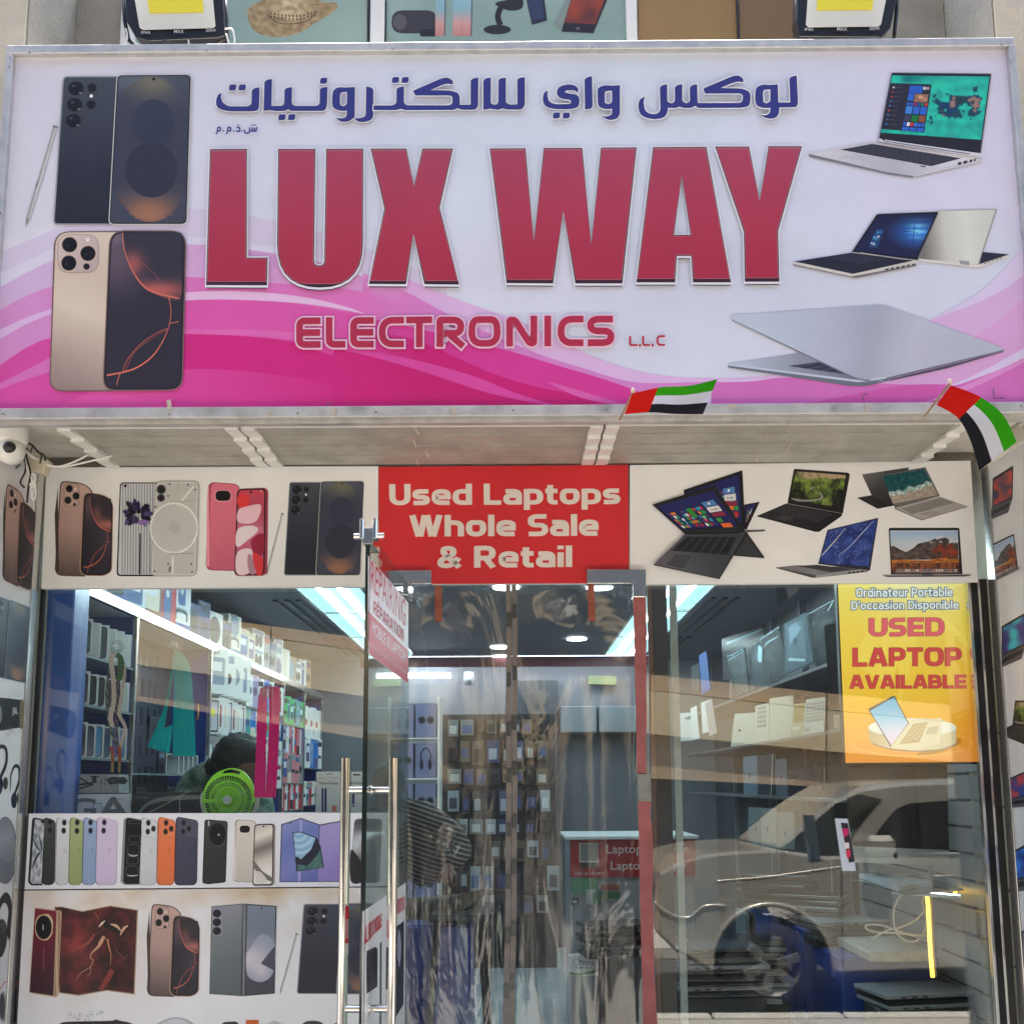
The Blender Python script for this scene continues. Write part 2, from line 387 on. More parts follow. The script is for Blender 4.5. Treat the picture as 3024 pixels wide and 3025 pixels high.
# ------------------------------------------------------------------ printed pictures (each drawn in its own sheet coordinates)
def g2(x, y, cx, cy, rx, ry): return math.exp(-((x - cx) / rx) ** 2 - ((y - cy) / ry) ** 2)
def addc(c, d, k): return tuple(max(0, min(255, c[i] + d[i] * k)) for i in range(3))
BXD = (305, 428, 1095, 1287)
def art_dark(P, hi=True):
    P.poly(rc([(360, 436, 28), (690, 436), (650, 1285), (304, 1285, 28)]), (150, 154, 162))
    P.poly(rc([(368, 443, 22), (684, 443), (640, 1278), (313, 1277, 22)]), grad((0, 440), (0, 1280), (70, 75, 86), (58, 62, 74), (44, 47, 60), (40, 43, 54)))
    for cx, cy in ((435, 507), (428, 600), (421, 692)):
        P.poly(ell(cx, cy, 48, 44), (62, 64, 72)); P.poly(ell(cx, cy, 43, 39), (24, 25, 31)); P.poly(ell(cx - 12, cy - 14, 9, 7), (70, 74, 88)); P.poly(ell(cx + 26, cy + 26, 9, 5), (120, 122, 128))
    for cx, cy in ((528, 504), (522, 600)):
        P.poly(ell(cx, cy, 28, 27), (56, 58, 66)); P.poly(ell(cx, cy, 24, 23), (24, 25, 31))
    P.poly(ell(524, 552, 10), (225, 228, 220))
    P.poly(rc([(668, 430, 34), (1097, 427, 34), (1072, 1287, 34), (621, 1287, 34)]), (198, 197, 196))
    P.poly(rc([(673, 434, 30), (1091, 431, 30), (1066, 1281, 30), (627, 1281, 30)]), (30, 32, 40))
    def sc(x, y):
        c = (60, 63, 80); r = math.hypot((x - 862) / 245, (y - 855) / 415)
        if r < 1: c = addc(c, (52, 46, 14), g2(x, y, 880, 460, 170, 110)); c = addc(c, (98, 48, 6), g2(x, y, 852, 1225, 170, 110))
        else: c = addc((66, 70, 86), (30, 34, 30), g2(x, y, 800, 470, 200, 60))
        return c
    P.poly(rc([(680, 440, 24), (1085, 437, 24), (1060, 1274, 24), (634, 1274, 24)]), sc)
    P.poly(ell(878, 705, 120, 134), (54, 57, 76)); P.poly(ell(868, 975, 150, 156), (50, 52, 68))
    P.poly(ell(880, 455, 9), (14, 14, 18))
def art_stylus(P):   # box 145 718 335 1300
    P.rib([(316, 730), (222, 1050), (160, 1250)], [20, 24, 20], (158, 158, 160)); P.rib([(322, 732), (228, 1052), (168, 1250)], [8, 10, 6], (205, 205, 204))
    P.poly([(150, 1245), (170, 1252), (150, 1298)], (140, 140, 142)); P.rib([(303, 722), (332, 730)], 12, (120, 122, 126)); P.rib([(218, 1035), (206, 1068)], 6, (110, 112, 116))
BXS = (145, 718, 335, 1300)
def goldscreen(P, T, lw=7):
    "arcs on the dark screen; T maps unit screen coordinates to the drawing"
    t = lambda p: [T(*q) for q in p]
    P.poly(t(smooth([(.16, 0), (.2, .12), (.3, .24), (.45, .34), (.66, .40), (.98, .43), (.98, .2), (.98, .0)], False, 4)), lambda x, y: P._gs(x, y))
    P.rib(t(smooth([(.15, 0), (.18, .10), (.28, .22), (.44, .33), (.62, .385), (.97, .425)], False, 6)), [lw * .7, lw * .7, lw, lw * 1.6, lw * 1.2], (205, 110, 95))
    P.rib(t(smooth([(.24, .13), (.45, .2), (.66, .29), (.72, .39)], False, 5)), lw * .4, (140, 85, 85))
    P.rib(t(smooth([(.82, .41), (.86, .5), (.84, .6), (.76, .7), (.62, .8), (.42, .87), (.24, .9), (.02, .92)], False, 6)), [lw * .5, lw * .5, lw * .6, lw, lw * 1.2, lw * 1.4], (215, 115, 95))
    P.rib(t(smooth([(.82, .62), (.66, .65), (.46, .72), (.33, .79), (.25, .86), (.24, .9)], False, 6)), lw * .5, (190, 105, 90))
    P.rib(t(smooth([(.80, .63), (.68, .66), (.49, .725), (.36, .79), (.27, .89)], False, 6)), lw * .35, (170, 95, 85))
    P.rib(t([(.86, .585), (.97, .575)]), lw * .6, (200, 110, 95)); P.rib(t(smooth([(.2, .905), (.17, .95), (.16, .985)], False, 4)), lw * .6, (205, 115, 95))
def lensring(P, cx, cy, r, ring=(196, 172, 154), rx=1.0):
    P.poly(ell(cx, cy, r * rx, r), ring); P.poly(ell(cx, cy, r * .88 * rx, r * .88), (70, 60, 60)); P.poly(ell(cx, cy, r * .78 * rx, r * .78), (24, 23, 28)); P.poly(ell(cx - r * .2, cy + r * .1, r * .2), (40, 42, 56))
BXG = (283, 158, 1067, 1078)
def art_goldflat(P):
    P.poly(rc([(312, 164, 90), (700, 160), (650, 1076), (283, 1076, 80)]), (118, 94, 88))
    P.poly(rc([(322, 170, 82), (700, 168), (650, 1068), (290, 1068, 74)]), grad((620, 160), (300, 1080), (214, 198, 182), (206, 188, 172), (212, 196, 180), (176, 156, 148), (140, 120, 118)), res=20)
    P.poly(rect(330, 180, 568, 402, 75), (168, 148, 140)); P.poly(rect(336, 184, 562, 396, 70), grad((330, 180), (560, 400), (212, 196, 190), (196, 178, 176), (182, 164, 162)))
    for c in ((400, 240), (505, 290), (396, 345)): lensring(P, c[0], c[1], 50, (206, 184, 168))
    P.poly(ell(505, 214, 20), (190, 178, 172)); P.poly(ell(503, 212, 13), (222, 214, 206)); P.poly(ell(497, 365, 18), (30, 28, 32))
    P.poly(rc([(628, 158, 90), (1067, 160, 90), (1045, 1072, 80), (587, 1076, 80)]), (120, 98, 94))
    P.poly(rc([(634, 164, 84), (1060, 166, 84), (1038, 1065, 74), (594, 1068, 74)]), (36, 34, 42))
    def sc(x, y): return addc(addc((50, 47, 60), (46, 34, 36), g2(x, y, 660, 330, 160, 170)), (40, 36, 36), g2(x, y, 660, 190, 60, 60))
    P.poly(rc([(642, 172, 78), (1050, 174, 78), (1030, 1056, 66), (603, 1060, 66)]), sc, res=16)
    P._gs = lambda x, y: addc((54, 52, 66), (130, 44, 26), max(0, min(1, 1.15 - math.hypot(x - 1010, y - 190) / 1.0 / 340)) * 0 + g2(x, y, 900, 500, 170, 50) + .8 * g2(x, y, 760, 350, 60, 70))
    goldscreen(P, lambda u, v: (642 + (1046 - 642) * u - 40 * v * (1 - u) - 20 * v * u, 172 + 884 * v), 7)
BXP = (283, 388, 590, 884)
def art_gold(P):
    P.poly(rc([(312, 392, 34), (345, 388, 10), (440, 400, 40), (482, 440, 20), (440, 884), (300, 880, 34), (284, 850, 10)]), (88, 70, 66))
    P.poly(rc([(318, 400, 30), (345, 394, 8), (438, 406, 40), (474, 440, 16), (436, 876), (305, 874, 30), (290, 850, 8)]), grad((400, 390), (360, 880), (206, 172, 160), (190, 158, 148), (176, 146, 138), (140, 118, 112), (96, 80, 78)), res=10)
    P.poly(rc([(284, 560), (300, 420), (306, 860), (292, 868)]), (72, 58, 56))
    P.poly(rect(330, 400, 412, 522, 26), (160, 132, 124)); P.poly(rect(334, 404, 408, 518, 24), (198, 168, 158))
    for c in ((360, 428), (395, 466), (353, 488)): lensring(P, c[0], c[1], 21, (150, 128, 120), .95)
    P.poly(ell(392, 430, 7), (226, 208, 198)); P.poly(ell(388, 510, 8), (40, 34, 38))
    P.poly(rc([(432, 455, 40), (470, 448, 10), (552, 462, 40), (588, 500, 30), (582, 860, 26), (540, 882, 20), (430, 880, 30), (412, 850, 20)]), (168, 134, 118))
    P.poly(rc([(438, 458, 36), (470, 452, 10), (550, 466, 38), (586, 502, 28), (578, 858, 24), (538, 878, 18), (436, 877, 26), (419, 850, 14)]), (30, 26, 30))
    def sc(x, y): return addc(addc((44, 42, 52), (52, 36, 34), g2(x, y, 470, 520, 60, 80)), (22, 16, 18), g2(x, y, 560, 700, 60, 100))
    P.poly(rc([(446, 466, 30), (472, 458, 8), (548, 472, 34), (580, 506, 24), (572, 854, 20), (535, 872, 16), (440, 870, 22), (428, 850, 10)]), sc, res=8)
    P._gs = lambda x, y: addc((54, 48, 56), (120, 60, 44), g2(x, y, 555, 615, 60, 28) + .5 * g2(x, y, 505, 560, 22, 40))
    def T(u, v): return (448 + 132 * u - 16 * v * (1 - u) - 4 * v * u, 466 + 404 * v + (14 * u if v < .5 else 14 * u * (1 - v)))
    goldscreen(P, T, 3.2)
BXT = (603, 388, 1035, 884)
def art_glyph(P):
    P.poly(rc([(622, 395, 22), (850, 395), (850, 882), (604, 882, 22)]), (26, 28, 32)); P.poly(rc([(628, 401, 18), (850, 401), (850, 874), (612, 874, 18)]), (206, 210, 214))
    for i in range(13):
        x = 634 + i * 14.2
        P.poly([(x, 404), (x + 6, 404), (x + 3, 872), (x - 4, 872)], lambda a, b: (150, 154, 160) if True else 0, res=200)
    for i in range(46):
        a = random.uniform(0, 6.28); r = random.uniform(.3, 1.05); cx = 715 + 68 * r * math.cos(a); cy = 562 + 66 * r * math.sin(a)
        cc = random.choice([(38, 34, 66), (28, 26, 48), (58, 50, 92), (84, 70, 120), (30, 28, 44)])
        P.poly([(cx + 16 * math.cos(a + d) * s_, cy + 22 * math.sin(a + d) * s_) for d, s_ in ((0, 1.2), (1.3, .6), (2.6, .8), (3.9, .7), (5.2, .7))], cc)
    P.poly(ell(745, 605, 30, 14), (140, 112, 172)); P.poly(ell(722, 548, 10, 12), (22, 20, 34)); P.poly([(727, 660), (732, 660), (730, 874), (724, 874)], (18, 18, 22)); P.poly(ell(652, 415, 7), (12, 12, 14))
    P.poly(rc([(808, 391, 34), (1035, 391, 34), (1020, 884, 34), (782, 884, 34)]), (150, 152, 152)); P.poly(rc([(811, 394, 32), (1031, 394, 32), (1017, 880, 32), (786, 880, 32)]), (206, 206, 204))
    P.poly(rc([(818, 402, 26), (1024, 402, 26), (1010, 872, 26), (794, 872, 26)]), (192, 192, 190))
    P.poly(ell(905, 634, 126, 134), (232, 232, 230)); P.poly(ell(905, 634, 117, 124), (196, 196, 194)); P.poly(ell(908, 632, 32), (188, 187, 184))
    for cx, cy, r in ((839, 434, 22), (838, 478, 18)): P.poly(ell(cx, cy, r + 3), (120, 120, 122)); P.poly(ell(cx, cy, r), (44, 44, 48)); P.poly(ell(cx, cy, r * .45), (16, 16, 20))
    P.rib([(945, 492), (1008, 418)], 10, (226, 226, 224)); P.rib([(885, 498), (1018, 492)], 3, (160, 160, 160)); P.rib([(900, 780), (898, 870)], 12, (226, 226, 224)); P.rib([(874, 768), (1010, 764)], 4, (150, 150, 150)); P.rib([(930, 402), (928, 440), (914, 452)], 2.5, (160, 160, 160))
    for q in ((876, 468), (1016, 436), (978, 410), (810, 525), (804, 858), (876, 820), (995, 820), (1000, 862), (884, 406)): P.poly(rect(q[0] - 5, q[1] - 5, q[0] + 5, q[1] + 5), (110, 108, 106))
    P.poly([(876, 862), (880, 835), (892, 828), (892, 862)], (128, 124, 120))
BXK = (1063, 390, 1395, 886)
def art_pixel(P, back=(222, 118, 140), back2=(196, 96, 118), rim=(158, 62, 84), scr=1, bar=(20, 18, 22)):
    P.poly(rc([(1082, 392, 34), (1246, 404, 40), (1240, 856), (1066, 850, 34)]), rim)
    P.poly(rc([(1094, 397, 30), (1240, 408, 34), (1236, 850), (1078, 846, 28)]), grad((1100, 400), (1200, 850), back, mixc(back, back2, .3), back2))
    P.poly([(1073, 500), (1078, 420), (1084, 400), (1086, 830), (1070, 835)], mixc(back, (255, 240, 240), .25))
    P.poly(rect(1112, 434, 1200, 496, 30), mixc(back, (255, 255, 255), .3)); P.poly(rect(1117, 438, 1196, 491, 26), bar)
    P.poly(rc([(1228, 428, 30), (1392, 422, 32), (1386, 880, 34), (1214, 882, 30)]), rim)
    P.poly(rc([(1231, 430, 28), (1380, 424, 30), (1372, 876, 30), (1216, 876, 26)]), (40, 30, 34))
    if scr == 1:
        P.poly(rc([(1237, 437, 22), (1371, 433, 22), (1364, 866, 22), (1223, 868, 20)]), grad((1340, 430), (1230, 870), (196, 74, 92), (176, 70, 92), (206, 120, 150), (190, 90, 120), (232, 206, 216)), res=8)
        P.poly(ell(1262, 492, 32, 42), (220, 60, 64)); P.poly(smooth([(1236, 540), (1280, 520), (1352, 512), (1340, 580), (1300, 608), (1234, 600)], True, 5), (238, 190, 204))
        P.poly(smooth([(1232, 640), (1300, 620), (1340, 640), (1290, 690), (1228, 730)], True, 5), (246, 214, 222)); P.poly(smooth([(1300, 700), (1364, 660), (1366, 760), (1330, 780)], True, 5), (150, 40, 66))
        P.poly(smooth([(1230, 760), (1300, 740), (1310, 800), (1290, 866), (1228, 866)], True, 5), (236, 208, 216)); P.poly(smooth([(1310, 764), (1362, 790), (1360, 866), (1330, 868)], True, 5), (214, 60, 66)); P.poly(smooth([(1288, 770), (1306, 780), (1322, 866), (1296, 866), (1284, 820)], True, 5), (176, 132, 150))
    else:
        P.poly(rc([(1237, 437, 22), (1371, 433, 22), (1364, 866, 22), (1223, 868, 20)]), grad((1240, 440), (1360, 760), (196, 188, 178), (228, 220, 210), (120, 112, 106), (210, 202, 192), (236, 230, 222)), res=8)
        P.poly(smooth([(1223, 690), (1290, 770), (1366, 820), (1366, 850), (1280, 810), (1223, 740)], True, 5), (120, 112, 104)); P.poly(smooth([(1240, 780), (1280, 780), (1330, 850), (1250, 860)], True, 5), (216, 210, 202))
    P.poly(rect(1294, 440, 1308, 451, 5), (16, 14, 18)); P.poly(ell(1354, 441, 3), (240, 230, 236))
def tiles(P, q, cols=None, bg=(38, 42, 98)):
    "blocks of start-menu tiles on a slanted screen; q is the screen quad in drawing units"
    a, b, c, d = q
    def T(u, v): return tuple(a[i] * (1 - u) * (1 - v) + b[i] * u * (1 - v) + c[i] * u * v + d[i] * (1 - u) * v for i in (0, 1))
    P.poly([a, b, c, d], bg)
    return T
def tq(P, T, u0, v0, u1, v1, col): P.poly([T(u0, v0), T(u1, v0), T(u1, v1), T(u0, v1)], col)
def keys(P, q, nx, ny, col, m=.14, skip=None):
    a, b, c, d = q
    def T(u, v): return tuple(a[i] * (1 - u) * (1 - v) + b[i] * u * (1 - v) + c[i] * u * v + d[i] * (1 - u) * v for i in (0, 1))
    P.layer += 1
    for j in range(ny):
        x = 0
        while x < nx:
            w = 1
            if j == ny - 1 and 3 <= x < 8: w = 5 if x == 3 else 1
            P.poly([T((x + m) / nx, (j + m) / ny), T((min(nx, x + w) - m) / nx, (j + m) / ny), T((min(nx, x + w) - m) / nx, (j + 1 - m) / ny), T((x + m) / nx, (j + 1 - m) / ny)], col, same=True)
            x += w
# laptops of the big sign, in zoom coordinates of their own
BX1 = (725, 400, 1755, 995)
def art_lap_teal(P):
    P.poly([(728, 860), (1075, 796), (1690, 880), (1690, 905), (1310, 992), (1180, 975), (735, 876)], (120, 120, 134))
    P.poly([(728, 858), (1080, 792), (1690, 880), (1308, 982), (1170, 962)], grad((800, 860), (1600, 900), (206, 204, 212), (178, 176, 188), (214, 212, 222)), res=30)
    P.poly([(905, 836), (1082, 804), (1578, 884), (1412, 928)], (46, 46, 60)); keys(P, [(925, 836), (1085, 808), (1560, 884), (1405, 922)], 5, 14, (68, 68, 82), .12)
    P.poly([(905, 876), (990, 862), (1130, 884), (1050, 900)], (186, 184, 196)); P.poly([(1355, 925), (1385, 928), (1375, 934), (1350, 931)], (50, 50, 60))
    P.poly([(1310, 982), (1690, 880), (1690, 905), (1312, 990)], (196, 194, 204))
    for x, y, w_ in ((1560, 912, 20), (1590, 905, 22), (1625, 898, 14), (1650, 892, 8)): P.poly([(x, y - 4), (x + w_, y - 8), (x + w_, y + 6), (x, y + 12)], (46, 46, 60))
    P.poly(rc([(1190, 406, 10), (1750, 412, 10), (1690, 872, 6), (1114, 786, 6)]), (160, 160, 172)); P.poly(rc([(1192, 409, 8), (1744, 415, 8), (1684, 864, 4), (1120, 780, 4)]), (38, 38, 48))
    def sc(x, y):
        n = nz(x, y * 1.6, .011, 3) + .5 * nz(x, y, .03, 5); c = mixc((36, 160, 150), (40, 196, 168), .5 + n * 1.4)
        m = nz(x, y * 1.4, .016, 9) + .5 * nz(x, y, .05, 2); k = g2(x, y, 1560, 590, 190, 75)
        if m * .9 + k > .62: c = mixc((28, 74, 84), (24, 60, 100), .5 + n)
        if m + k > 1.0: c = (150, 120, 110) if n > .05 else (40, 60, 70)
        return addc(c, (-30, -60, -40), g2(x, y, 1300, 440, 60, 30))
    P.poly([(1194, 424), (1735, 430), (1688, 782), (1130, 742)], sc, res=7)
    T = tiles(P, [(1186, 466), (1414, 474), (1372, 742), (1132, 722)], bg=(44, 44, 58))
    c = [(40, 90, 190), (46, 100, 200), (60, 130, 210), (70, 110, 170), (30, 110, 70), (200, 50, 60), (130, 80, 60), (210, 210, 220)]
    tq(P, T, .48, .04, .8, .2, c[0]); P.poly(ell(1374, 496, 9), (205, 200, 205)); P.poly(ell(1392, 496, 9), (160, 150, 150)); tq(P, T, .48, .21, .62, .36, c[1]); tq(P, T, .64, .21, .96, .38, (150, 110, 90)); P.poly(ell(1352, 545, 14, 10), (206, 160, 130)); P.poly(ell(1376, 558, 12, 9), (190, 140, 120))
    for i in range(6): tq(P, T, .48 + i * .085, .4, .55 + i * .085, .46, [c[1], c[1], (150, 50, 110), (40, 90, 160), (30, 130, 90), (200, 60, 60)][i])
    for i in range(3): tq(P, T, .48 + i * .17, .48, .63 + i * .17, .64, [c[2], c[1], c[1]][i]); tq(P, T, .48 + i * .17, .66, .63 + i * .17, .8, [(60, 66, 90), (30, 120, 60), (130, 80, 60)][i]); tq(P, T, .48 + i * .17, .92, .63 + i * .17, 1.0, c[1])
    for i in range(6): tq(P, T, .48 + i * .085, .82, .55 + i * .085, .9, [c[1], (220, 220, 230), (200, 60, 70), c[2], c[1], c[1]][i])
    for i in range(9): tq(P, T, .07, .09 + i * .1, .11, .12 + i * .1, [(220, 220, 225), (190, 60, 50), (190, 70, 50), c[2], c[2], (190, 60, 60), c[2], c[3], c[2]][i]); tq(P, T, .14, .1 + i * .1, .3, .108 + i * .1, (90, 92, 110))
    P.poly([(1118, 778), (1135, 782), (1150, 800), (1120, 796)], (196, 196, 206)); P.poly([(1150, 786), (1640, 856), (1690, 862), (1690, 884), (1620, 874), (1150, 802)], (206, 206, 214)); P.poly([(1150, 792), (1625, 862), (1620, 868), (1150, 798)], (110, 110, 124))
BX2 = (500, 138, 1842, 575)
def art_lap_pair(P):
    P.poly(rc([(1395, 152, 10), (1762, 142, 14), (1650, 492, 6), (1268, 455)]), (150, 150, 142)); P.poly(rc([(1400, 156), (1752, 147, 12), (1642, 486), (1275, 450)]), grad((1300, 300), (1700, 260), (120, 118, 112), (196, 196, 190), (212, 214, 208), (200, 202, 196)))
    P.poly([(1672, 408), (1838, 424), (1652, 484)], (44, 46, 62)); P.poly([(1838, 424), (1842, 436), (1655, 502), (1640, 506), (1280, 462), (1280, 450), (1645, 488)], (214, 210, 204)); P.poly([(1525, 460), (1588, 466), (1592, 492), (1535, 484)], (150, 150, 156))
    for i in range(5): P.poly([(1680 + i * 24, 480 - i * 8), (1696 + i * 24, 475 - i * 8), (1696 + i * 24, 480 - i * 8), (1680 + i * 24, 485 - i * 8)], (90, 90, 96))
    P.poly(rc([(503, 475), (860, 412), (1278, 462), (1262, 496, 10), (900, 566, 30), (860, 566, 20), (505, 484)]), (204, 200, 194)); P.poly(rc([(503, 484), (860, 560), (1262, 488), (1262, 496), (890, 572, 20), (505, 492)]), (120, 116, 120))
    P.poly([(512, 468), (862, 414), (1248, 462), (872, 545)], (40, 42, 58)); keys(P, [(700, 446), (862, 420), (1090, 448), (930, 484)], 5, 12, (58, 60, 76), .14)
    P.poly(rc([(1020, 174, 14), (1404, 160, 14), (1272, 462, 4), (864, 410, 4)]), (110, 108, 112)); P.poly(rc([(1023, 177, 12), (1398, 163, 12), (1266, 458), (868, 407)]), (28, 28, 40))
    def sc(x, y):
        c = (34, 38, 72); r = math.hypot((x - 1265) / 150, (y - 290) / 90); c = addc(c, (10, 70, 130), max(0, 1.3 - r) * .8); c = addc(c, (90, 130, 90), g2(x, y, 1270, 275, 60, 50) * (.6 + .4 * math.sin(y * .16))); return c
    P.poly([(1030, 186), (1384, 174), (1256, 446), (884, 402)], sc, res=7)
    P.rib([(1170, 282), (1276, 288)], 4, (24, 40, 90)); P.rib([(1252, 240), (1240, 345)], 4, (24, 40, 90))
    T = tiles(P, [(1018, 270), (1066, 270), (1022, 385), (968, 380)], bg=(40, 70, 120))
    for i in range(16): u = random.random() * .7; v = random.random() * .85; tq(P, T, u, v, u + .25, v + .1, random.choice([(70, 150, 200), (60, 110, 180), (190, 190, 200), (60, 120, 90), (120, 90, 110)]))
    P.rib([(915, 416), (1180, 456)], 6, (170, 168, 168))
    for i in range(6): P.poly([(1070 + i * 33, 516 - i * 6), (1092 + i * 33, 512 - i * 6), (1092 + i * 33, 520 - i * 6), (1070 + i * 33, 525 - i * 6)], (60, 60, 70))
BX3 = (100, 732, 1808, 1252)
def art_lap_silver(P):
    P.poly(rc([(103, 1104), (600, 1030), (1000, 1110), (1100, 1200), (960, 1238, 60), (860, 1236, 40), (105, 1122)]), (108, 112, 126))
    P.poly([(105, 1098), (560, 1030), (1000, 1110), (960, 1196), (900, 1206)], grad((200, 1100), (900, 1150), (176, 186, 204), (140, 146, 164), (112, 116, 132))); P.poly([(105, 1098), (900, 1198), (1060, 1192), (1060, 1204), (900, 1212), (105, 1110)], (186, 196, 212))
    P.poly([(470, 1112), (660, 1088), (900, 1160), (860, 1168)], (52, 58, 78))
    for i in range(4): P.rib([(520 + i * 70, 1118 + i * 13), (640 + i * 60, 1096 + i * 14)], 3, (96, 102, 120))
    P.poly(rc([(128, 800, 10), (1060, 735, 40), (1770, 990, 50), (1808, 1018, 6), (1080, 1196, 20), (960, 1214, 60), (860, 1180, 30), (128, 830)]), (112, 118, 136))
    P.poly(rc([(128, 800, 16), (1060, 733, 40), (1770, 988, 50), (1804, 1012, 6), (1080, 1184, 20), (960, 1202, 60), (880, 1180, 30), (124, 824, 8)]), grad((200, 820), (1500, 1060), (186, 196, 212), (182, 192, 212), (176, 180, 202), (160, 166, 184), (186, 188, 206), (176, 180, 198)), res=30)
    P.rib([(1100, 1200), (1450, 1120), (1800, 1024)], [8, 16, 3], (76, 80, 98)); P.rib([(980, 1200), (1080, 1184)], 8, (200, 206, 216))
BX4 = (20, 115, 1308, 1375)
def art_convert(P):
    def scr(q, big):
        T = tiles(P, q); C = [(60, 120, 190), (200, 60, 70), (60, 150, 80), (220, 120, 50), (70, 170, 190), (90, 60, 110), (225, 225, 230), (180, 40, 60), (40, 70, 130)]
        random.seed(5)
        for x0, x1, y0, y1 in ((.03, .2, .3, .92), (.24, .42, .3, .92), (.46, .64, .3, .92)) if big else ((.3, .55, .25, .9), (.6, .95, .25, .9)):
            for i in range(4):
                for j in range(5):
                    if random.random() < .85: tq(P, T, x0 + (x1 - x0) * i / 4 + .003, y0 + (y1 - y0) * j / 5 + .01, x0 + (x1 - x0) * (i + random.choice([1, 1, 1.9 if i < 3 else 1])) / 4 - .004, y0 + (y1 - y0) * (j + 1) / 5 - .02, random.choice(C))
        tq(P, T, .68, .22, .9, .36, (80, 130, 190)); tq(P, T, .69, .38, .91, .53, (225, 224, 228)); tq(P, T, .7, .55, .92, .66, (140, 50, 70)); tq(P, T, .71, .7, .8, .82, (60, 150, 70)); tq(P, T, .72, .86, .9, .98, (226, 110, 60))
        tq(P, T, .36, .3, .45, .6, (50, 140, 60))
        P.text('nook', [T(.73, .42), T(.86, .42), T(.87, .49), T(.74, .49)], (60, 60, 70)); P.text('f', [T(.52, .6), T(.545, .6), T(.55, .72), T(.53, .72)], (240, 240, 245), bold=.03)
        P.poly([T(.77, .26), T(.81, .25), T(.8, .32), T(.76, .32)], (235, 235, 240))
    P.poly([(1072, 505), (1250, 472), (1095, 800), (1080, 790)], (26, 28, 32)); scr([(1080, 520), (1200, 496), (1095, 720), (1085, 730)], False)
    P.poly([(1095, 800), (1306, 796), (1306, 812), (1100, 822)], (70, 66, 84))
    P.poly([(1090, 810), (1300, 1108), (1295, 1120), (950, 1092)], (44, 46, 50)); P.poly([(1084, 835), (1276, 1106), (965, 1084)], (56, 58, 62))
    P.poly([(382, 342), (1048, 118), (1082, 790), (400, 560)], (28, 30, 34)); scr([(400, 372), (1008, 170), (1042, 715), (470, 600)], False)
    P.poly([(20, 512), (730, 292), (1092, 830), (398, 852)], (34, 36, 40)); scr([(75, 532), (712, 352), (1008, 775), (385, 808)], True)
    P.poly([(385, 800), (1010, 768), (1085, 828), (400, 850)], (38, 40, 44))
    P.poly([(32, 1198), (385, 856), (1092, 838), (1085, 860), (780, 1366), (34, 1206)], (28, 30, 34)); P.poly([(35, 1196), (388, 858), (1078, 842), (768, 1356)], grad((100, 1190), (900, 1000), (96, 92, 100), (84, 88, 94), (66, 70, 78), (60, 64, 72)), res=40)
    P.poly([(228, 1040), (405, 878), (1000, 880), (890, 1092)], (54, 56, 62)); keys(P, [(236, 1040), (408, 882), (985, 884), (880, 1088)], 17, 6, (24, 24, 28), .12)
    P.poly(rc([(180, 1200, 20), (285, 1085, 20), (462, 1100, 26), (372, 1240, 10)]), (48, 50, 54)); P.poly(rc([(192, 1198, 20), (290, 1092, 20), (452, 1106, 26), (368, 1232, 10)]), (68, 70, 76))
BX5 = (100, 66, 880, 602)
def art_lap_green(P):
    P.poly([(100, 466), (345, 362), (815, 446), (812, 466), (622, 600), (590, 600), (104, 472)], (30, 30, 32)); P.poly([(104, 464), (345, 366), (810, 446), (605, 590)], grad((104, 464), (700, 500), (50, 50, 54), (38, 38, 42), (30, 30, 34)))
    keys(P, [(235, 430), (340, 374), (745, 445), (620, 522)], 5, 14, (60, 60, 64), .15); P.poly([(245, 484), (320, 458), (420, 480), (350, 510)], (60, 60, 64))
    P.poly(rc([(410, 70, 14), (868, 104, 16), (880, 120, 6), (820, 446, 4), (355, 362, 4)]), (30, 28, 30))
    def sc(x, y):
        n = nz(x * .9, y * 1.5, .014, 1) + .6 * nz(x, y, .045, 4)
        c = mixc((40, 52, 28), (128, 150, 70), .45 + n * 1.1)
        if y < 150 + nz(x, 0, .01) * 30: c = mixc((178, 156, 126), (60, 66, 44), .4 + nz(x, y, .02, 8) * 1.5 + (440 - x) * .004)
        if y > 245 and (x < 500 or x > 730): c = mixc((26, 26, 26), (70, 84, 40), n * 1.3)
        return c
    P.poly([(426, 92), (845, 124), (800, 398), (376, 326)], sc, res=6)
    P.poly(smooth([(385, 315), (480, 330), (600, 325), (636, 300), (600, 262), (548, 236), (590, 224), (560, 246), (640, 280), (650, 320), (590, 340), (450, 345)], True, 5), (146, 142, 140))
BX6 = (938, 52, 1872, 505)
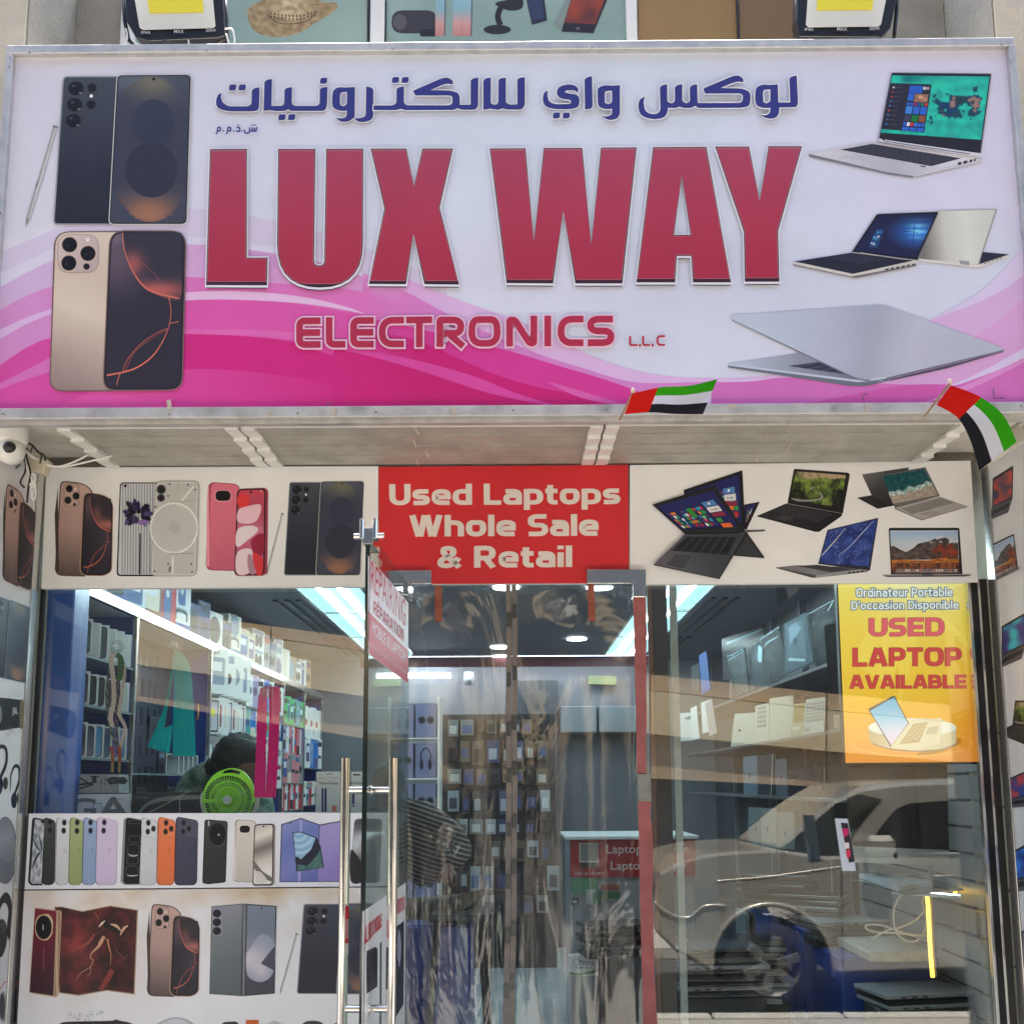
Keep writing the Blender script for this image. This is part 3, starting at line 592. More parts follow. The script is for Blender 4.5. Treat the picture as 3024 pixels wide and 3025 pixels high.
def art_lap_wave(P):
    P.poly([(980, 118), (1375, 58), (1300, 300), (1070, 310)], (70, 70, 72)); P.poly([(985, 120), (1160, 92), (1250, 380), (1110, 405)], grad((985, 120), (1160, 400), (110, 108, 106), (60, 60, 62), (44, 44, 46)))
    P.poly([(938, 314), (1062, 292), (1110, 406)], (44, 42, 44)); P.poly([(1060, 300), (1240, 380), (1110, 408)], (36, 36, 38))
    P.poly([(1255, 400), (1640, 305), (1870, 390), (1480, 504), (1255, 408)], (110, 108, 108)); P.poly([(1250, 396), (1632, 304), (1868, 386), (1480, 496)], (166, 162, 160))
    keys(P, [(1310, 405), (1640, 316), (1755, 355), (1400, 452)], 15, 5, (96, 94, 94), .12); P.poly([(1460, 452), (1570, 420), (1650, 442), (1560, 470)], (150, 146, 144))
    P.poly([(1128, 120), (1512, 58), (1634, 300), (1258, 398)], (70, 70, 72)); P.poly([(1140, 124), (1508, 66), (1628, 298), (1264, 392)], (104, 102, 104))
    def sc(x, y):
        b = 300 - (x - 1240) * .28 + 26 * nz(x, 0, .02, 2) + 10 * nz(x, y, .06, 7)
        if y < b - 34: return mixc((28, 92, 98), (16, 62, 72), .5 + nz(x, y, .03, 1))
        if y < b: return mixc((80, 140, 138), (228, 232, 228), .5 + nz(x, y, .06, 3) * 1.2)
        return mixc((176, 164, 152), (150, 136, 124), .5 + nz(x, y, .04, 1))
    P.poly([(1148, 130), (1502, 74), (1616, 290), (1240, 366)], sc, res=6)
BX7 = (258, 480, 1120, 985)
def art_lap_net(P):
    P.poly([(260, 898), (430, 880), (1030, 900), (1028, 935), (600, 985), (560, 984), (262, 905)], (70, 72, 76)); P.poly([(262, 898), (430, 882), (1028, 905), (590, 964)], grad((262, 898), (900, 930), (104, 104, 108), (130, 130, 134), (84, 84, 88)))
    P.poly([(430, 886), (600, 876), (900, 912), (720, 938)], (60, 60, 64)); P.poly([(590, 964), (1028, 905), (1045, 926), (600, 984)], (150, 150, 152))
    for i in range(4): P.poly([(862 + i * 36, 940 - i * 4), (888 + i * 36, 936 - i * 4), (888 + i * 36, 948 - i * 4), (862 + i * 36, 953 - i * 4)], (40, 40, 46))
    P.poly(rc([(690, 584, 10), (1118, 482, 4), (1048, 925), (612, 870)]), (44, 44, 60))
    P.poly([(696, 592), (1108, 494), (1034, 888), (620, 862)], lambda x, y: mixc((34, 48, 110), (62, 84, 160), .5 + nz(x, y, .012, 2) * 1.3), res=10)
    random.seed(3)
    def ins(x, y): u = (x - 620 - (862 - y) * .28) / 400; return 0 < u < .97 and (592 - (x - 696) * .235) < y < 862 + (x - 620) * .06
    for i in range(90):
        x, y = random.uniform(630, 1090), random.uniform(520, 880); a = -.9 + random.uniform(-.5, .5) if i % 3 else random.uniform(.2, .6); l = random.uniform(14, 42)
        x2, y2 = x + l * math.cos(a), y + l * math.sin(a)
        if ins(x, y) and ins(x2, y2): P.rib([(x, y), (x2, y2)], random.choice([1.6, 2, 2.6]), random.choice([(130, 150, 214), (96, 118, 190), (150, 166, 224)]))
    P.rib(smooth([(634, 806), (700, 735), (748, 680), (840, 570)], False, 4), [4, 6, 5, 2], (226, 232, 250)); P.rib(smooth([(780, 800), (880, 720), (990, 600), (1070, 516)], False, 4), [2, 5, 6, 3], (190, 200, 236))
BX8 = (1152, 562, 1896, 980)
def art_lap_mount(P):
    P.poly(rc([(1204, 572, 18), (1216, 566, 6), (1786, 566, 12), (1798, 572, 10), (1824, 955), (1224, 957)]), (28, 28, 32))
    P.poly([(1216, 590), (1784, 588), (1798, 945), (1236, 946)], grad((0, 588), (0, 830), (150, 180, 216), (196, 206, 216), (206, 200, 192)), res=60)
    def rock(x, y):
        n = nz(x, y * 1.3, .02, 2) + .5 * nz(x, y, .06, 6); c = mixc((60, 54, 52), (104, 92, 88), .5 + n * 1.4)
        if y < 690 and n > -.05: c = mixc((150, 150, 158), (214, 216, 222), .5 + n)
        r = g2(x, y, 1690, 770, 110, 60)
        if r * (1 + n * 2) > .45 and x > 1540: c = mixc((178, 74, 50), (120, 52, 42), .5 + n * 2)
        return c
    P.poly([(1218, 722), (1250, 718), (1300, 748), (1350, 770), (1420, 730), (1450, 700), (1560, 672), (1640, 634), (1700, 650), (1786, 662), (1790, 830), (1222, 836)], rock, res=7)
    P.poly([(1222, 836), (1300, 832), (1400, 838), (1540, 840), (1600, 824), (1700, 818), (1792, 830), (1795, 860), (1228, 866)], lambda x, y: mixc((204, 130, 50), (120, 70, 40), .45 + nz(x, y * 3, .03, 3) * 1.8), res=8)
    P.poly([(1228, 862), (1795, 858), (1797, 944), (1235, 945)], lambda x, y: mixc((60, 40, 36), (150, 86, 56), .45 + nz(x * 3, y * .6, .02, 5) * 1.8), res=8)
    P.poly(rect(1270, 912, 1784, 938), (150, 140, 136))
    for i in range(22): P.poly(rect(1276 + i * 23, 916, 1290 + i * 23, 932), random.choice([(210, 212, 216), (60, 80, 120), (180, 90, 80), (190, 190, 196), (80, 90, 110)]))
    P.rib([(1218, 595), (1784, 592)], 6, (216, 220, 226)); P.poly(rc([(1152, 960, 4), (1896, 954, 4), (1890, 968, 8), (1840, 976, 6), (1200, 980, 8), (1158, 972, 6)]), (74, 74, 82)); P.poly([(1154, 961), (1894, 955), (1890, 962), (1158, 968)], (168, 166, 170)); P.poly([(1476, 958), (1580, 957), (1574, 965), (1482, 966)], (100, 98, 104))
def art_earhook(P, box=None):   # 0..100 x 0..160
    P.rib(smooth([(20, 96), (26, 40), (52, 8), (84, 14), (88, 56), (66, 92), (50, 112)], False, 6), [6, 10, 13, 13, 14, 12], (34, 36, 52)); P.poly(smooth([(34, 110), (60, 100), (72, 126), (62, 154), (40, 156), (28, 134)], True, 5), (38, 42, 60)); P.poly(ell(86, 122, 14, 20), (70, 66, 60))
def art_headset(P):   # 0..100 x 0..200
    P.poly(smooth([(4, 200), (0, 150), (8, 90), (30, 30), (60, 2), (86, 14), (98, 60), (96, 110), (84, 150), (70, 120), (78, 60), (60, 34), (40, 48), (26, 90), (30, 140)], True, 5), (38, 38, 42)); P.poly(smooth([(24, 96), (46, 84), (66, 100), (72, 150), (52, 196), (26, 200), (12, 170), (14, 120)], True, 5), (50, 56, 52)); P.rib(smooth([(30, 104), (50, 100), (58, 130)], False, 5), 5, (90, 94, 92))
# ------------------------------------------------------------------ heavy grotesque lettering drawn as strokes (x right, y up; cap 13.6, x-height 10, stroke 2.6)
def GLY(ch):
    H, X, a = 13.6, 10.0, 1.3; T = H - a; Y = X - a
    b = lambda w: [(a, Y), (w - a, Y, 3.4), (w - a, a, 3.4), (a, a)]
    G = {
        'e': (8.6, [[(a + .6, 5), (7.3, 5), (7.3, Y, 3.2), (a, Y, 3.2), (a, a, 3.2), (8.2, a + .1)]]),
        'd': (8.8, [[(7.5, a), (a, a, 3.4), (a, Y, 3.4), (7.5, Y)], [(7.5, 0), (7.5, H)]]), 'p': (8.8, [b(8.8), [(a, -3.6), (a, X)]]), 'b': (8.8, [b(8.8), [(a, 0), (a, H)]]),
        'o': (9, [[(4.5, Y), (7.7, Y, 3.6), (7.7, a, 3.6), (a, a, 3.6), (a, Y, 3.6), (4.5, Y)]]),
        'a': (8.4, [[(.9, Y - .1), (7.1, Y, 2.8), (7.1, 0)], [(7.1, 5.7), (a, 5.7, 2), (a, a, 2), (7.1, a)]]),
        's': (7.9, [[(7.4, Y), (a, Y, 2.2), (a, 5, 2), (6.6, 5, 2), (6.6, a, 2.2), (.3, a)]]),
        't': (5.8, [[(2.3, H - 1), (2.3, a, 2.2), (5.7, a)], [(0, Y), (5.7, Y)]]), 'h': (8.6, [[(a, 0), (a, H)], [(a, Y), (7.3, Y, 3), (7.3, 0)]]), 'n': (8.6, [[(a, 0), (a, X)], [(a, Y), (7.3, Y, 3), (7.3, 0)]]),
        'u': (8.6, [[(a, X), (a, a, 3), (7.3, a)], [(7.3, 0), (7.3, X)]]), 'c': (8, [[(7.7, Y), (a, Y, 3.4), (a, a, 3.4), (7.7, a)]]), 'r': (5.4, [[(a, 0), (a, X)], [(a, Y - .4), (5.4, Y)]]),
        'l': (2.6, [[(a, 0), (a, H)]]), 'i': (2.6, [[(a, 0), (a, X - .7)], [(a, H - 2.3), (a, H)]]), "'": (2.4, [[(a, H - 4.5), (a, H)]]),
        'L': (8, [[(a, H), (a, a), (8, a)]]), 'I': (2.6, [[(a, 0), (a, H)]]), 'T': (9, [[(0, T), (9, T)], [(4.5, 0), (4.5, T)]]), 'E': (8.4, [[(8.4, T), (a, T), (a, a), (8.4, a)], [(a, 6.8), (7.9, 6.8)]]),
        'U': (9.6, [[(a, H), (a, a, 4), (8.3, a, 4), (8.3, H)]]), 'D': (9.8, [[(a, a), (a, T), (8.5, T, 5), (8.5, a, 5), (a, a), (a, a + .1)]]),
        'O': (10.6, [[(5.3, T), (9.3, T, 4.6), (9.3, a, 4.6), (a, a, 4.6), (a, T, 4.6), (5.3, T)]]), 'P': (9.2, [[(a, 0), (a, H)], [(a, T), (7.9, T, 3), (7.9, 5.6, 3), (a, 5.6)]]),
        'R': (9.8, [[(a, 0), (a, H)], [(a, T), (8, T, 3), (8, 6, 3), (a, 6)], [(5, 6), (8.4, 0)]]), 'S': (9, [[(8.4, T), (a, T, 3), (a, 6.8, 2.6), (7.7, 6.8, 2.6), (7.7, a, 3), (.3, a)]]),
        'B': (9.6, [[(a, 0), (a, H)], [(a, T), (7.6, T, 2.6), (7.6, 6.8, 2.4), (a, 6.8)], [(6, 6.8), (8.3, 6.8, 2.4), (8.3, a, 2.8), (a, a)]]),
        'A': (10.6, [[(a, 0), (4.7, H)], [(9.3, 0), (5.9, H)], [(2.6, 3.9), (8, 3.9)]]), 'V': (10.4, [[(a, H), (4.7, 0)], [(9.1, H), (5.7, 0)]]), 'N': (9.6, [[(a, 0), (a, H)], [(8.3, 0), (8.3, H)], [(a + .5, H - .8), (7.8, .8)]]),
        'M': (11.5, [[(a, 0), (a, H)], [(10.2, 0), (10.2, H)], [(2, H - .5), (5.75, 1.5), (9.5, H - .5)]]), 'W': (15, [[(a, H), (4.2, 0)], [(7, H), (4.9, 0)], [(8, H), (10.1, 0)], [(13.7, H), (10.8, 0)]]),
        '&': (10.6, [[(9.6, .3), (2.6, 9.4, 1), (2.6, T, 2.4), (6.9, T, 2.4), (6.9, 8.2, 1.6), (a, 5, 2), (a, a, 3), (6.2, a, 3.5), (9.3, 6.3)]]), 'É': (8.4, [[(8.4, T), (a, T), (a, a), (8.4, a)], [(a, 6.8), (7.9, 6.8)], [(3, H + 1), (5.6, H + 3.4)]]),
        '.': (2.6, [[(a, 0), (a, 2.3)]])}
    return G.get(ch)
def htext(P, txt, quad, col, grow=0.0, gap=1.1, st=2.6, lay=0):
    x = 0; items = []
    for ch in txt:
        if ch == ' ': x += 4.6; continue
        w, S_ = GLY(ch)
        for s_ in S_: items.append([(p[0] + x, -p[1]) + tuple(p[2:]) for p in s_])
        x += w + gap
    x -= gap; y0 = -13.6 - (3.6 if 'É' in txt else 0); y1 = 3.6 if any(c in 'p' for c in txt) else 0; T0, sc0 = P.T, P.sc
    a, b, c, d = quad
    def T(u, v):
        u = u / x; v = (v - y0) / (y1 - y0); return T0(*[a[i] * (1 - u) * (1 - v) + b[i] * u * (1 - v) + c[i] * u * v + d[i] * (1 - u) * v for i in (0, 1)])
    P.T = T; L0 = P.layer
    for it in items:
        c_ = rc(it, False, 8)
        if grow and it[0] != it[-1]:
            def ext(p, q, dd): l = math.dist(p, q) or 1; return (p[0] + (p[0] - q[0]) / l * dd, p[1] + (p[1] - q[1]) / l * dd)
            c_ = [ext(c_[0], c_[1], grow)] + c_[1:-1] + [ext(c_[-1], c_[-2], grow)] if len(c_) > 2 else [ext(c_[0], c_[1], grow), ext(c_[1], c_[0], grow)]
        P.rib(c_, st + 2 * grow, col)
    P.T, P.sc = T0, sc0
def hwords(name, par, base, items):
    for tx, q, col, oc, g, *r in items:
        P = base()
        if g: htext(P, tx, q, oc, grow=g, st=r[0] if r else 2.6)
        htext(P, tx, q, col, st=r[0] if r else 2.6); P.build(name, par)
# ------------------------------------------------------------------ the street side: ground, wall, pilasters
ZS = 2.958           # height of the soffit under the sign box
YS = -0.62           # face of the sign box
XLW = atY(120, 1740, -0.04).x - 0.01; XRW = atY(2872, 1730, -0.04).x + 0.07
PLAST = mat('rough_cast_plaster', (0.60, 0.55, 0.45), 0.9, noise_s=3, noise_a=0.16, bump=1.0, bscale=16, spec=0.2)
PLASG = mat('grey_painted_plaster', (0.34, 0.32, 0.27), 0.85, noise_s=5, noise_a=0.22, bump=0.3, bscale=60, spec=0.2)
SOFF = mat('dusty_painted_soffit', (0.66, 0.63, 0.56), 0.8, noise_s=7, noise_a=0.3, bump=0.15, bscale=30)
PAVE = mat('pavement_paving', (0.42, 0.39, 0.34), 0.85, noise_s=4, noise_a=0.25, bump=0.2, bscale=40)
ROAD = mat('road_asphalt', (0.055, 0.053, 0.05), 0.9, noise_s=9, noise_a=0.35, bump=0.3, bscale=90)
# pavement with tiles near the shop, kerb, road
MB().box((0, -30, -0.6), (160, 100, 0.4)).build('ground', ROAD, kind='structure')
pv = MB().box((0, -1.9, -0.27), (24, 3.6, 0.22)).build('pavement', PAVE, kind='structure')
for i in range(-6, 7):
    MB().box((i * 1.0, -3.78, -0.262), (0.985, 0.14, 0.24), bev=0.012).build('kerb_stone', mat('kerb_concrete', (0.5, 0.48, 0.42), 0.85, noise_s=6, noise_a=0.2), pv)
MB().box((0, -0.05, -0.08), (3.9, 0.5, 0.15), bev=.01).build('door_step', mat('marble_step', (0.55, 0.53, 0.49), 0.35, noise_s=5, noise_a=0.2), pv)
# shop building
bld = thing('shop_building', 'beige rough cast building front with the phone shop on its ground floor', 'building')
LFX = XLW - 0.012; RFX = XRW + 0.012
MB().box((LFX - 1.2, -0.06, 2.55), (2.4, 0.72, 5.7)).build('pilaster', PLAST, bld)
MB().box((RFX + 1.2, -0.06, 2.55), (2.4, 0.72, 5.7)).build('pilaster', PLAST, bld)
MB().box((0, 0.12, 4.3), (RFX - LFX - .004, 0.2, 1.92)).build('upper_wall', PLASG, bld)
MB().box((0, 0.10, 3.16), (RFX - LFX - .004, 0.16, 0.36)).build('lintel_beam', PLASG, bld)
MB().box((0, -0.30, ZS + 0.085), (RFX - LFX - .006, 0.60, 0.05)).build('soffit_panel', SOFF, bld)
for x in (LFX + .004, RFX - .004): MB().box((x, -.2, 4.75), (.008, .42, 1.1)).build('recess_side', PLASG, bld)
MB().box((-3.55, 3.96, 2.2), (2.4, 7.0, 5.0)).build('side_wall', PLASG, bld)
MB().box((3.35, 3.96, 2.2), (2.4, 7.0, 5.0)).build('side_wall', PLASG, bld)
MB().box((-.1, 3.9, 3.3), (4.5, 7.0, 0.2)).build('roof_slab', PLASG, bld)
# first floor picture panes above the sign, with white mullions
UG = thing('upper_window', 'first floor window of mint and brown printed panes seen above the sign', 'window')
YU = 0.006
def pane(x0, x1, col, nm='printed_pane'):
    P = PY(YU); P.res = 60; P.poly([(x0, -60), (x1, -60), (x1, 150), (x0, 150)], col); return P
P = pane(395, 1084, lambda x, y: mixc((150, 172, 160), (132, 156, 146), .5 + nz(x, y, .004) * 1.2))
P.ctx(600, 0, 1.2873)
P.poly(smooth([(168, 60), (185, 20), (240, -10), (250, -60), (430, -70), (440, 0), (505, 10), (500, 40), (420, 90), (360, 125), (280, 140), (200, 120)], True, 5), lambda x, y: mixc((176, 152, 112), (142, 120, 84), .5 + nz(x, y, .05) * 1.4), res=10)
P.poly(smooth([(245, -20), (250, 50), (330, 75), (425, 55), (440, 10), (435, -70), (260, -70)], True, 5), lambda x, y: mixc(mixc((216, 194, 152), (150, 124, 86), abs(x - 330) / 130), (150, 126, 90), .3 + nz(x, y, .05)), res=8)
for i in range(13):
    for j in range(2): P.poly(ell(258 + i * 14, 50 + j * 12 + 10 * math.sin(i / 12 * 3.1) - (4 if i > 9 else 0), 3, 5), (84, 66, 46), same=(i + j > 0))
P.rib(smooth([(242, 52), (280, 84), (340, 90), (400, 76), (432, 40)], False, 5), 3, (70, 56, 42)); P.rib([(415, 18), (500, 12)], 2, (110, 92, 66))
P.ctx(0, 0, 1); P.rib([(396, 20), (455, -30)], 16, (120, 84, 66)); P.build('printed_pane', UG)
P = pane(1140, 1850, lambda x, y: mixc((146, 170, 160), (126, 150, 142), .5 + nz(x, y, .004) * 1.2)); P.ctx(600, 0, 1.2873)
P.poly(rect(716, 38, 890, 126, 44), (58, 56, 60)); P.poly(ell(748, 82, 26, 30), (84, 82, 86)); P.poly(rect(824, 110, 888, 138, 10), (40, 38, 42))
for x in (884, 950, 985): P.poly([(x, -60), (x + 38, -60), (x + 34, 136), (x - 2, 136)], grad((0, -20), (0, 130), (136, 176, 190), (120, 168, 178), (196, 150, 142), (176, 122, 118))); P.rib([(x + 38, -60), (x + 34, 136)], 4, (70, 70, 84))
P.poly(smooth([(1110, 12), (1150, 0), (1210, -10), (1212, 30), (1170, 40), (1130, 28)], True, 4), (44, 42, 44)); P.rib(smooth([(1135, 20), (1120, 60), (1130, 95)], False, 4), 22, (40, 38, 40)); P.poly(ell(1118, 112, 52, 18), (44, 42, 46))
P.poly([(1220, -40), (1290, -60), (1308, 78), (1250, 94)], (44, 46, 60)); P.poly([(1225, -40), (1284, -60), (1296, 68), (1250, 80)], (52, 60, 86)); P.poly([(1410, -60), (1560, -60), (1484, 126), (1362, 120)], (52, 42, 46)); P.poly([(1420, -60), (1546, -60), (1490, 92), (1372, 86)], lambda x, y: mixc((150, 66, 44), (70, 44, 50), .5 + nz(x, y, .02) * 1.6)); P.poly([(1370, 92), (1486, 98), (1478, 122), (1364, 116)], (40, 38, 44)); P.poly(ell(1425, 108, 9, 6), (90, 88, 92)); P.poly([(1330, 90), (1410, -60), (1416, -60), (1362, 116)], (124, 136, 130))
P.ctx(0, 0, 1); P.build('printed_pane', UG)
P = pane(1885, 2178, (142, 114, 72)); P.build('brown_pane', UG); P = pane(2184, 2372, (124, 98, 66)); P.build('brown_pane', UG)
for x0, x1, nm in ((352, 393, 0), (1092, 1134, 0), (1852, 1884, 0), (2374, 2400, 0)):
    a = atY(x0, 140, -0.02).x; b = atY(x1, 140, -0.02).x
    MB().box(((a + b) / 2, -0.005, 4.3), (b - a, 0.03, 1.88), bev=.004).build('mullion', WHITEP, UG)
for x0, x1 in ((1086, 1091), (1135, 1140), (2178.5, 2183.5), (1850.5, 1852)):
    a = atY(x0, 140, -0.0).x; b = atY(x1, 140, -0.0).x; MB().box(((a + b) / 2, 0.003, 4.3), (abs(b - a), 0.02, 1.88)).build('gasket', BLACKP, UG)
# ------------------------------------------------------------------ the big sign
sign = thing('shop_sign', 'big white and pink shop sign with blue Arabic line and red LUX WAY lettering', 'sign', atY(1512, 1220, YS))
TLi, TRi, BRi, BLi = (43, 163), (2975, 140), (3062, 1194), (-30, 1214)
def yb(x): return 1213.6 - (x + 30) * 20 / 3092
P = PY(YS); P.res = 70
P.poly([TLi, TRi, BRi, BLi], lambda x, y: mixc(mixc((212, 210, 224), (208, 216, 234), x / 1500), (210, 206, 228), max(0, (x - 2000) / 1000)) if y < 700 else mixc((222, 218, 232), (206, 210, 228), x / 2000))
def band(pts, col, ox=0, oy=0, s=1.0, bottom=None, res=60):
    P.ctx(0, 0, 1)
    c = smooth([(ox + a / s, oy + b / s) for a, b in pts], False, 5)
    if bottom is None: c = c + [(x, yb(x)) for x in (c[-1][0], (c[-1][0] + c[0][0]) / 2, c[0][0])]
    else: c = c + smooth([(ox + a / s, oy + b / s) for a, b in bottom], False, 5)[::-1]
    def lim(p):
        x, y = p; y = min(y, yb(x)); l = 43 - (y - 163) * 73 / 1051; r = 2975 + (y - 140) * 87 / 1054; return (max(l, min(r, x)), y)
    P.poly([lim(p) for p in c], col, res=res)
z = dict(oy=550, s=1.2873)
band([(-40, 260), (0, 250), (110, 205), (250, 150), (480, 105), (710, 86), (800, 92), (950, 112), (1180, 165), (1400, 235), (1560, 300), (1700, 370)], (208, 198, 222), **z)
band([(-40, 345), (0, 330), (100, 285), (230, 230), (480, 190), (790, 196), (1000, 224), (1200, 270), (1400, 340), (1560, 400), (1900, 520)], (214, 210, 230), bottom=[(-40, 395), (0, 380), (100, 330), (230, 270), (480, 215), (790, 222), (1000, 250), (1200, 300), (1400, 370), (1560, 430), (1900, 560)], **z)
band([(-40, 400), (0, 385), (100, 330), (230, 275), (480, 225), (790, 224), (940, 240), (1100, 265), (1250, 300), (1400, 350), (1560, 400), (1750, 462), (1931, 530), (2100, 600)], lambda x, y: mixc((206, 176, 214), (214, 150, 204), (x - 300) / 700), **z)
band([(-40, 490), (0, 470), (100, 418), (210, 380), (480, 345), (720, 345), (900, 360), (1100, 372), (1300, 388), (1500, 430), (1700, 470), (1931, 560), (2200, 680)], lambda x, y: mixc((208, 142, 200), (216, 116, 186), (x - 100) / 500), **z)
band([(700, 404), (850, 398), (1050, 408), (1200, 430), (1320, 460), (1410, 492)], (226, 186, 222), bottom=[(700, 434), (850, 430), (1050, 438), (1200, 452), (1320, 472), (1410, 492)], **z)
band([(-40, 560), (0, 545), (100, 500), (210, 462)], (216, 182, 222), bottom=[(-40, 600), (0, 582), (100, 525), (210, 480)], **z)
band([(-40, 700), (0, 680), (60, 640), (210, 570), (480, 470), (710, 436), (900, 434), (1100, 444), (1300, 474), (1500, 505), (1750, 560), (1931, 620), (2150, 720)], lambda x, y: mixc((212, 120, 190), (214, 88, 168), (x - 50) / 500), **z)
band([(700, 545), (850, 545), (1000, 548), (1120, 556)], (216, 104, 176), bottom=[(700, 564), (850, 564), (1000, 570), (1120, 582)], **z)
band([(-40, 700), (0, 682), (60, 640), (110, 610), (210, 575), (480, 562), (720, 562), (950, 572), (1150, 596), (1400, 640), (1650, 690), (1900, 752), (2150, 830)], lambda x, y: mixc((208, 78, 160), (202, 40, 126), (x - 150) / 450), **z)
band([(-40, 770), (0, 750), (100, 700), (210, 640)], (208, 112, 184), bottom=[(-40, 790), (0, 772), (100, 735), (210, 700)], **z)
band([(1120, 597), (1300, 615), (1500, 640), (1700, 685), (1931, 760)], (212, 74, 158), bottom=[(1120, 597), (1250, 640), (1500, 700), (1700, 760), (1931, 850)], **z)
band([(200, 858), (260, 820), (330, 790), (480, 730), (700, 698), (850, 698), (1050, 716), (1250, 752), (1450, 798), (1620, 840), (1700, 862)], lambda x, y: mixc((214, 84, 162), (202, 44, 130), (x - 300) / 700), **z)
# centre and right
r5 = dict(ox=1000, oy=400, s=1.3793)
band([(100, 485), (280, 585), (490, 670), (700, 745), (860, 815), (1000, 885), (1200, 955), (1400, 985), (1650, 985), (1931, 960)], lambda x, y: mixc((208, 198, 222) if y < 812 else (214, 150, 204), (214, 178, 220), (x - 1072) / 260), **r5)
band([(100, 560), (280, 640), (430, 720), (600, 800), (800, 885), (1000, 950), (1170, 1000), (1300, 1010), (1450, 1005), (1700, 1000), (1931, 985)], lambda x, y: mixc((214, 150, 204) if y < 856 else (216, 116, 186), (206, 128, 196), (x - 1072) / 260), **r5)
band([(-20, 718), (150, 750), (330, 790), (500, 830), (700, 880), (900, 940), (1100, 1000), (1250, 1055), (1400, 1100)], lambda x, y: mixc((214, 88, 168), (208, 60, 148), (x - 985) / 300), **r5)
band([(-20, 790), (120, 800), (300, 830), (480, 905), (640, 975), (830, 1030), (1000, 1060), (1150, 1105)], lambda x, y: mixc((214, 88, 168), (198, 34, 118), (x - 985) / 260), **r5)
band([(-20, 862), (150, 885), (350, 925), (560, 985), (720, 1050), (900, 1105)], (212, 74, 158), bottom=[(-20, 865), (150, 905), (350, 965), (560, 1035), (720, 1075), (900, 1108)], **r5)
band([(-20, 868), (150, 906), (350, 966), (560, 1036), (720, 1075), (900, 1112)], lambda x, y: mixc((202, 40, 126), (194, 32, 112), (x - 985) / 260), **r5)
band([(840, 1000), (980, 1040), (1150, 1090), (1300, 1120)], (214, 96, 172), bottom=[(840, 1000), (960, 1060), (1100, 1095), (1300, 1120)], **r5)
r6 = dict(ox=2100, oy=550, s=2.0898)
band([(1931, 340), (1800, 520), (1600, 690), (1350, 820), (1050, 960), (700, 1090), (450, 1180), (0, 1220), (0, 1400), (1931, 1400)], (210, 196, 226), **r6, bottom=[(1931, 340)] * 2)
band([(1931, 545), (1800, 640), (1600, 740), (1400, 810), (1250, 900), (1350, 1060), (1700, 1000), (1931, 900)], (208, 172, 214), **r6, bottom=[(1931, 545)] * 2)
band([(1931, 700), (1700, 880), (1500, 990), (1200, 1140), (900, 1230), (600, 1300), (1000, 1330), (1500, 1220), (1931, 1000)], (210, 160, 208), **r6, bottom=[(1931, 700)] * 2)
band([(0, 1212), (250, 1205), (450, 1182), (700, 1190), (900, 1215), (1200, 1225), (1450, 1235), (1600, 1200), (1931, 1075)], (204, 110, 184), **r6)
band([(560, 1350), (850, 1290), (1200, 1230), (1450, 1225)], (202, 92, 170), **r6)
band([(1300, 1345), (1600, 1250), (1931, 1090)], (214, 140, 200), **r6, bottom=[(1300, 1345), (1600, 1215), (1931, 1060)])
P.ctx(0, 0, 1)
pb = MB(); pb.slab([atY(*q, YS + .003) for q in (TLi, TRi, BRi, BLi)], (0, 1, 0), 0.012)
pb.build('backing_panel', WHITEP, sign); P.build('printed_face', sign)
# letters of the sign
def letter(name, pts, ox, oy, s, holes=None, lab=None):
    Q = PY(YS, step=0.00012); Q.layer = 70; Q.ctx(ox, oy, s); u = s / 2.0
    base = rc(pts); hs = [rc(h) for h in (holes or [])]
    sh = [(x, y + 19 * u) for x, y in base]; Q.poly(offs(sh, -1 * u), (50, 36, 52), holes=[[(x, y + 11 * u) for x, y in h] for h in hs])
    Q.poly(offs(base, 7 * u), (220, 220, 234), holes=[offs(h, -6 * u) for h in hs])
    Q.poly([(x, y + 6 * u) for x, y in offs(base, 7 * u)], (222, 222, 236), holes=[offs(h, -5 * u) for h in hs])
    Q.poly(base, (62, 34, 52), holes=hs)
    ys = [p[1] for p in base]; t, b = min(ys), max(ys)
    def cl(p, d): return (p[0], min(p[1], b - d))
    i1 = [cl(p, 21 * u) for p in offs(base, -5.5 * u)]; h1 = [offs(h, 5.5 * u) for h in hs]
    Q.poly(i1, (164, 104, 114), holes=h1)
    i2 = [cl(p, 25 * u) for p in offs(base, -9.5 * u)]; h2 = [offs(h, 9.5 * u) for h in hs]
    Q.poly([(x, y + 4 * u if y < (t + b) / 2 else y) for x, y in i2], grad((0, t), (0, b), (166, 66, 94), (170, 56, 82), (166, 46, 72)), holes=h2, res=60)
    Q.build('letter_' + name, sign, label=lab)
c5 = (590, 420, 2.4138); c6 = (1420, 420, 1.9704)
letter('L', [(78, 58), (341, 56), (340, 830), (488, 830), (483, 1028), (50, 1026)], *c5)
letter('U', [(563, 56), (828, 56), (818, 885, 36), (890, 885, 36), (904, 56), (1168, 54), (1165, 1044, 310), (552, 1044, 310)], *c5)
letter('X', [(1220, 54), (1475, 54), (1528, 318), (1588, 54), (1806, 54), (1712, 475), (1850, 1022), (1603, 1020), (1525, 665), (1472, 1020), (1208, 1018), (1318, 480)], *c5)
letter('W', [(52, 43), (260, 42), (308, 585), (365, 40), (590, 40), (641, 600), (697, 38), (905, 37), (822, 828), (549, 828), (479, 410), (420, 828), (150, 826)], *c6)
letter('A', [(1000, 36), (1310, 34), (1453, 822), (1232, 822), (1222, 668, 8), (1138, 668, 8), (1128, 822), (903, 822)], *c6, holes=[[(1167, 205), (1217, 545), (1122, 545)]])
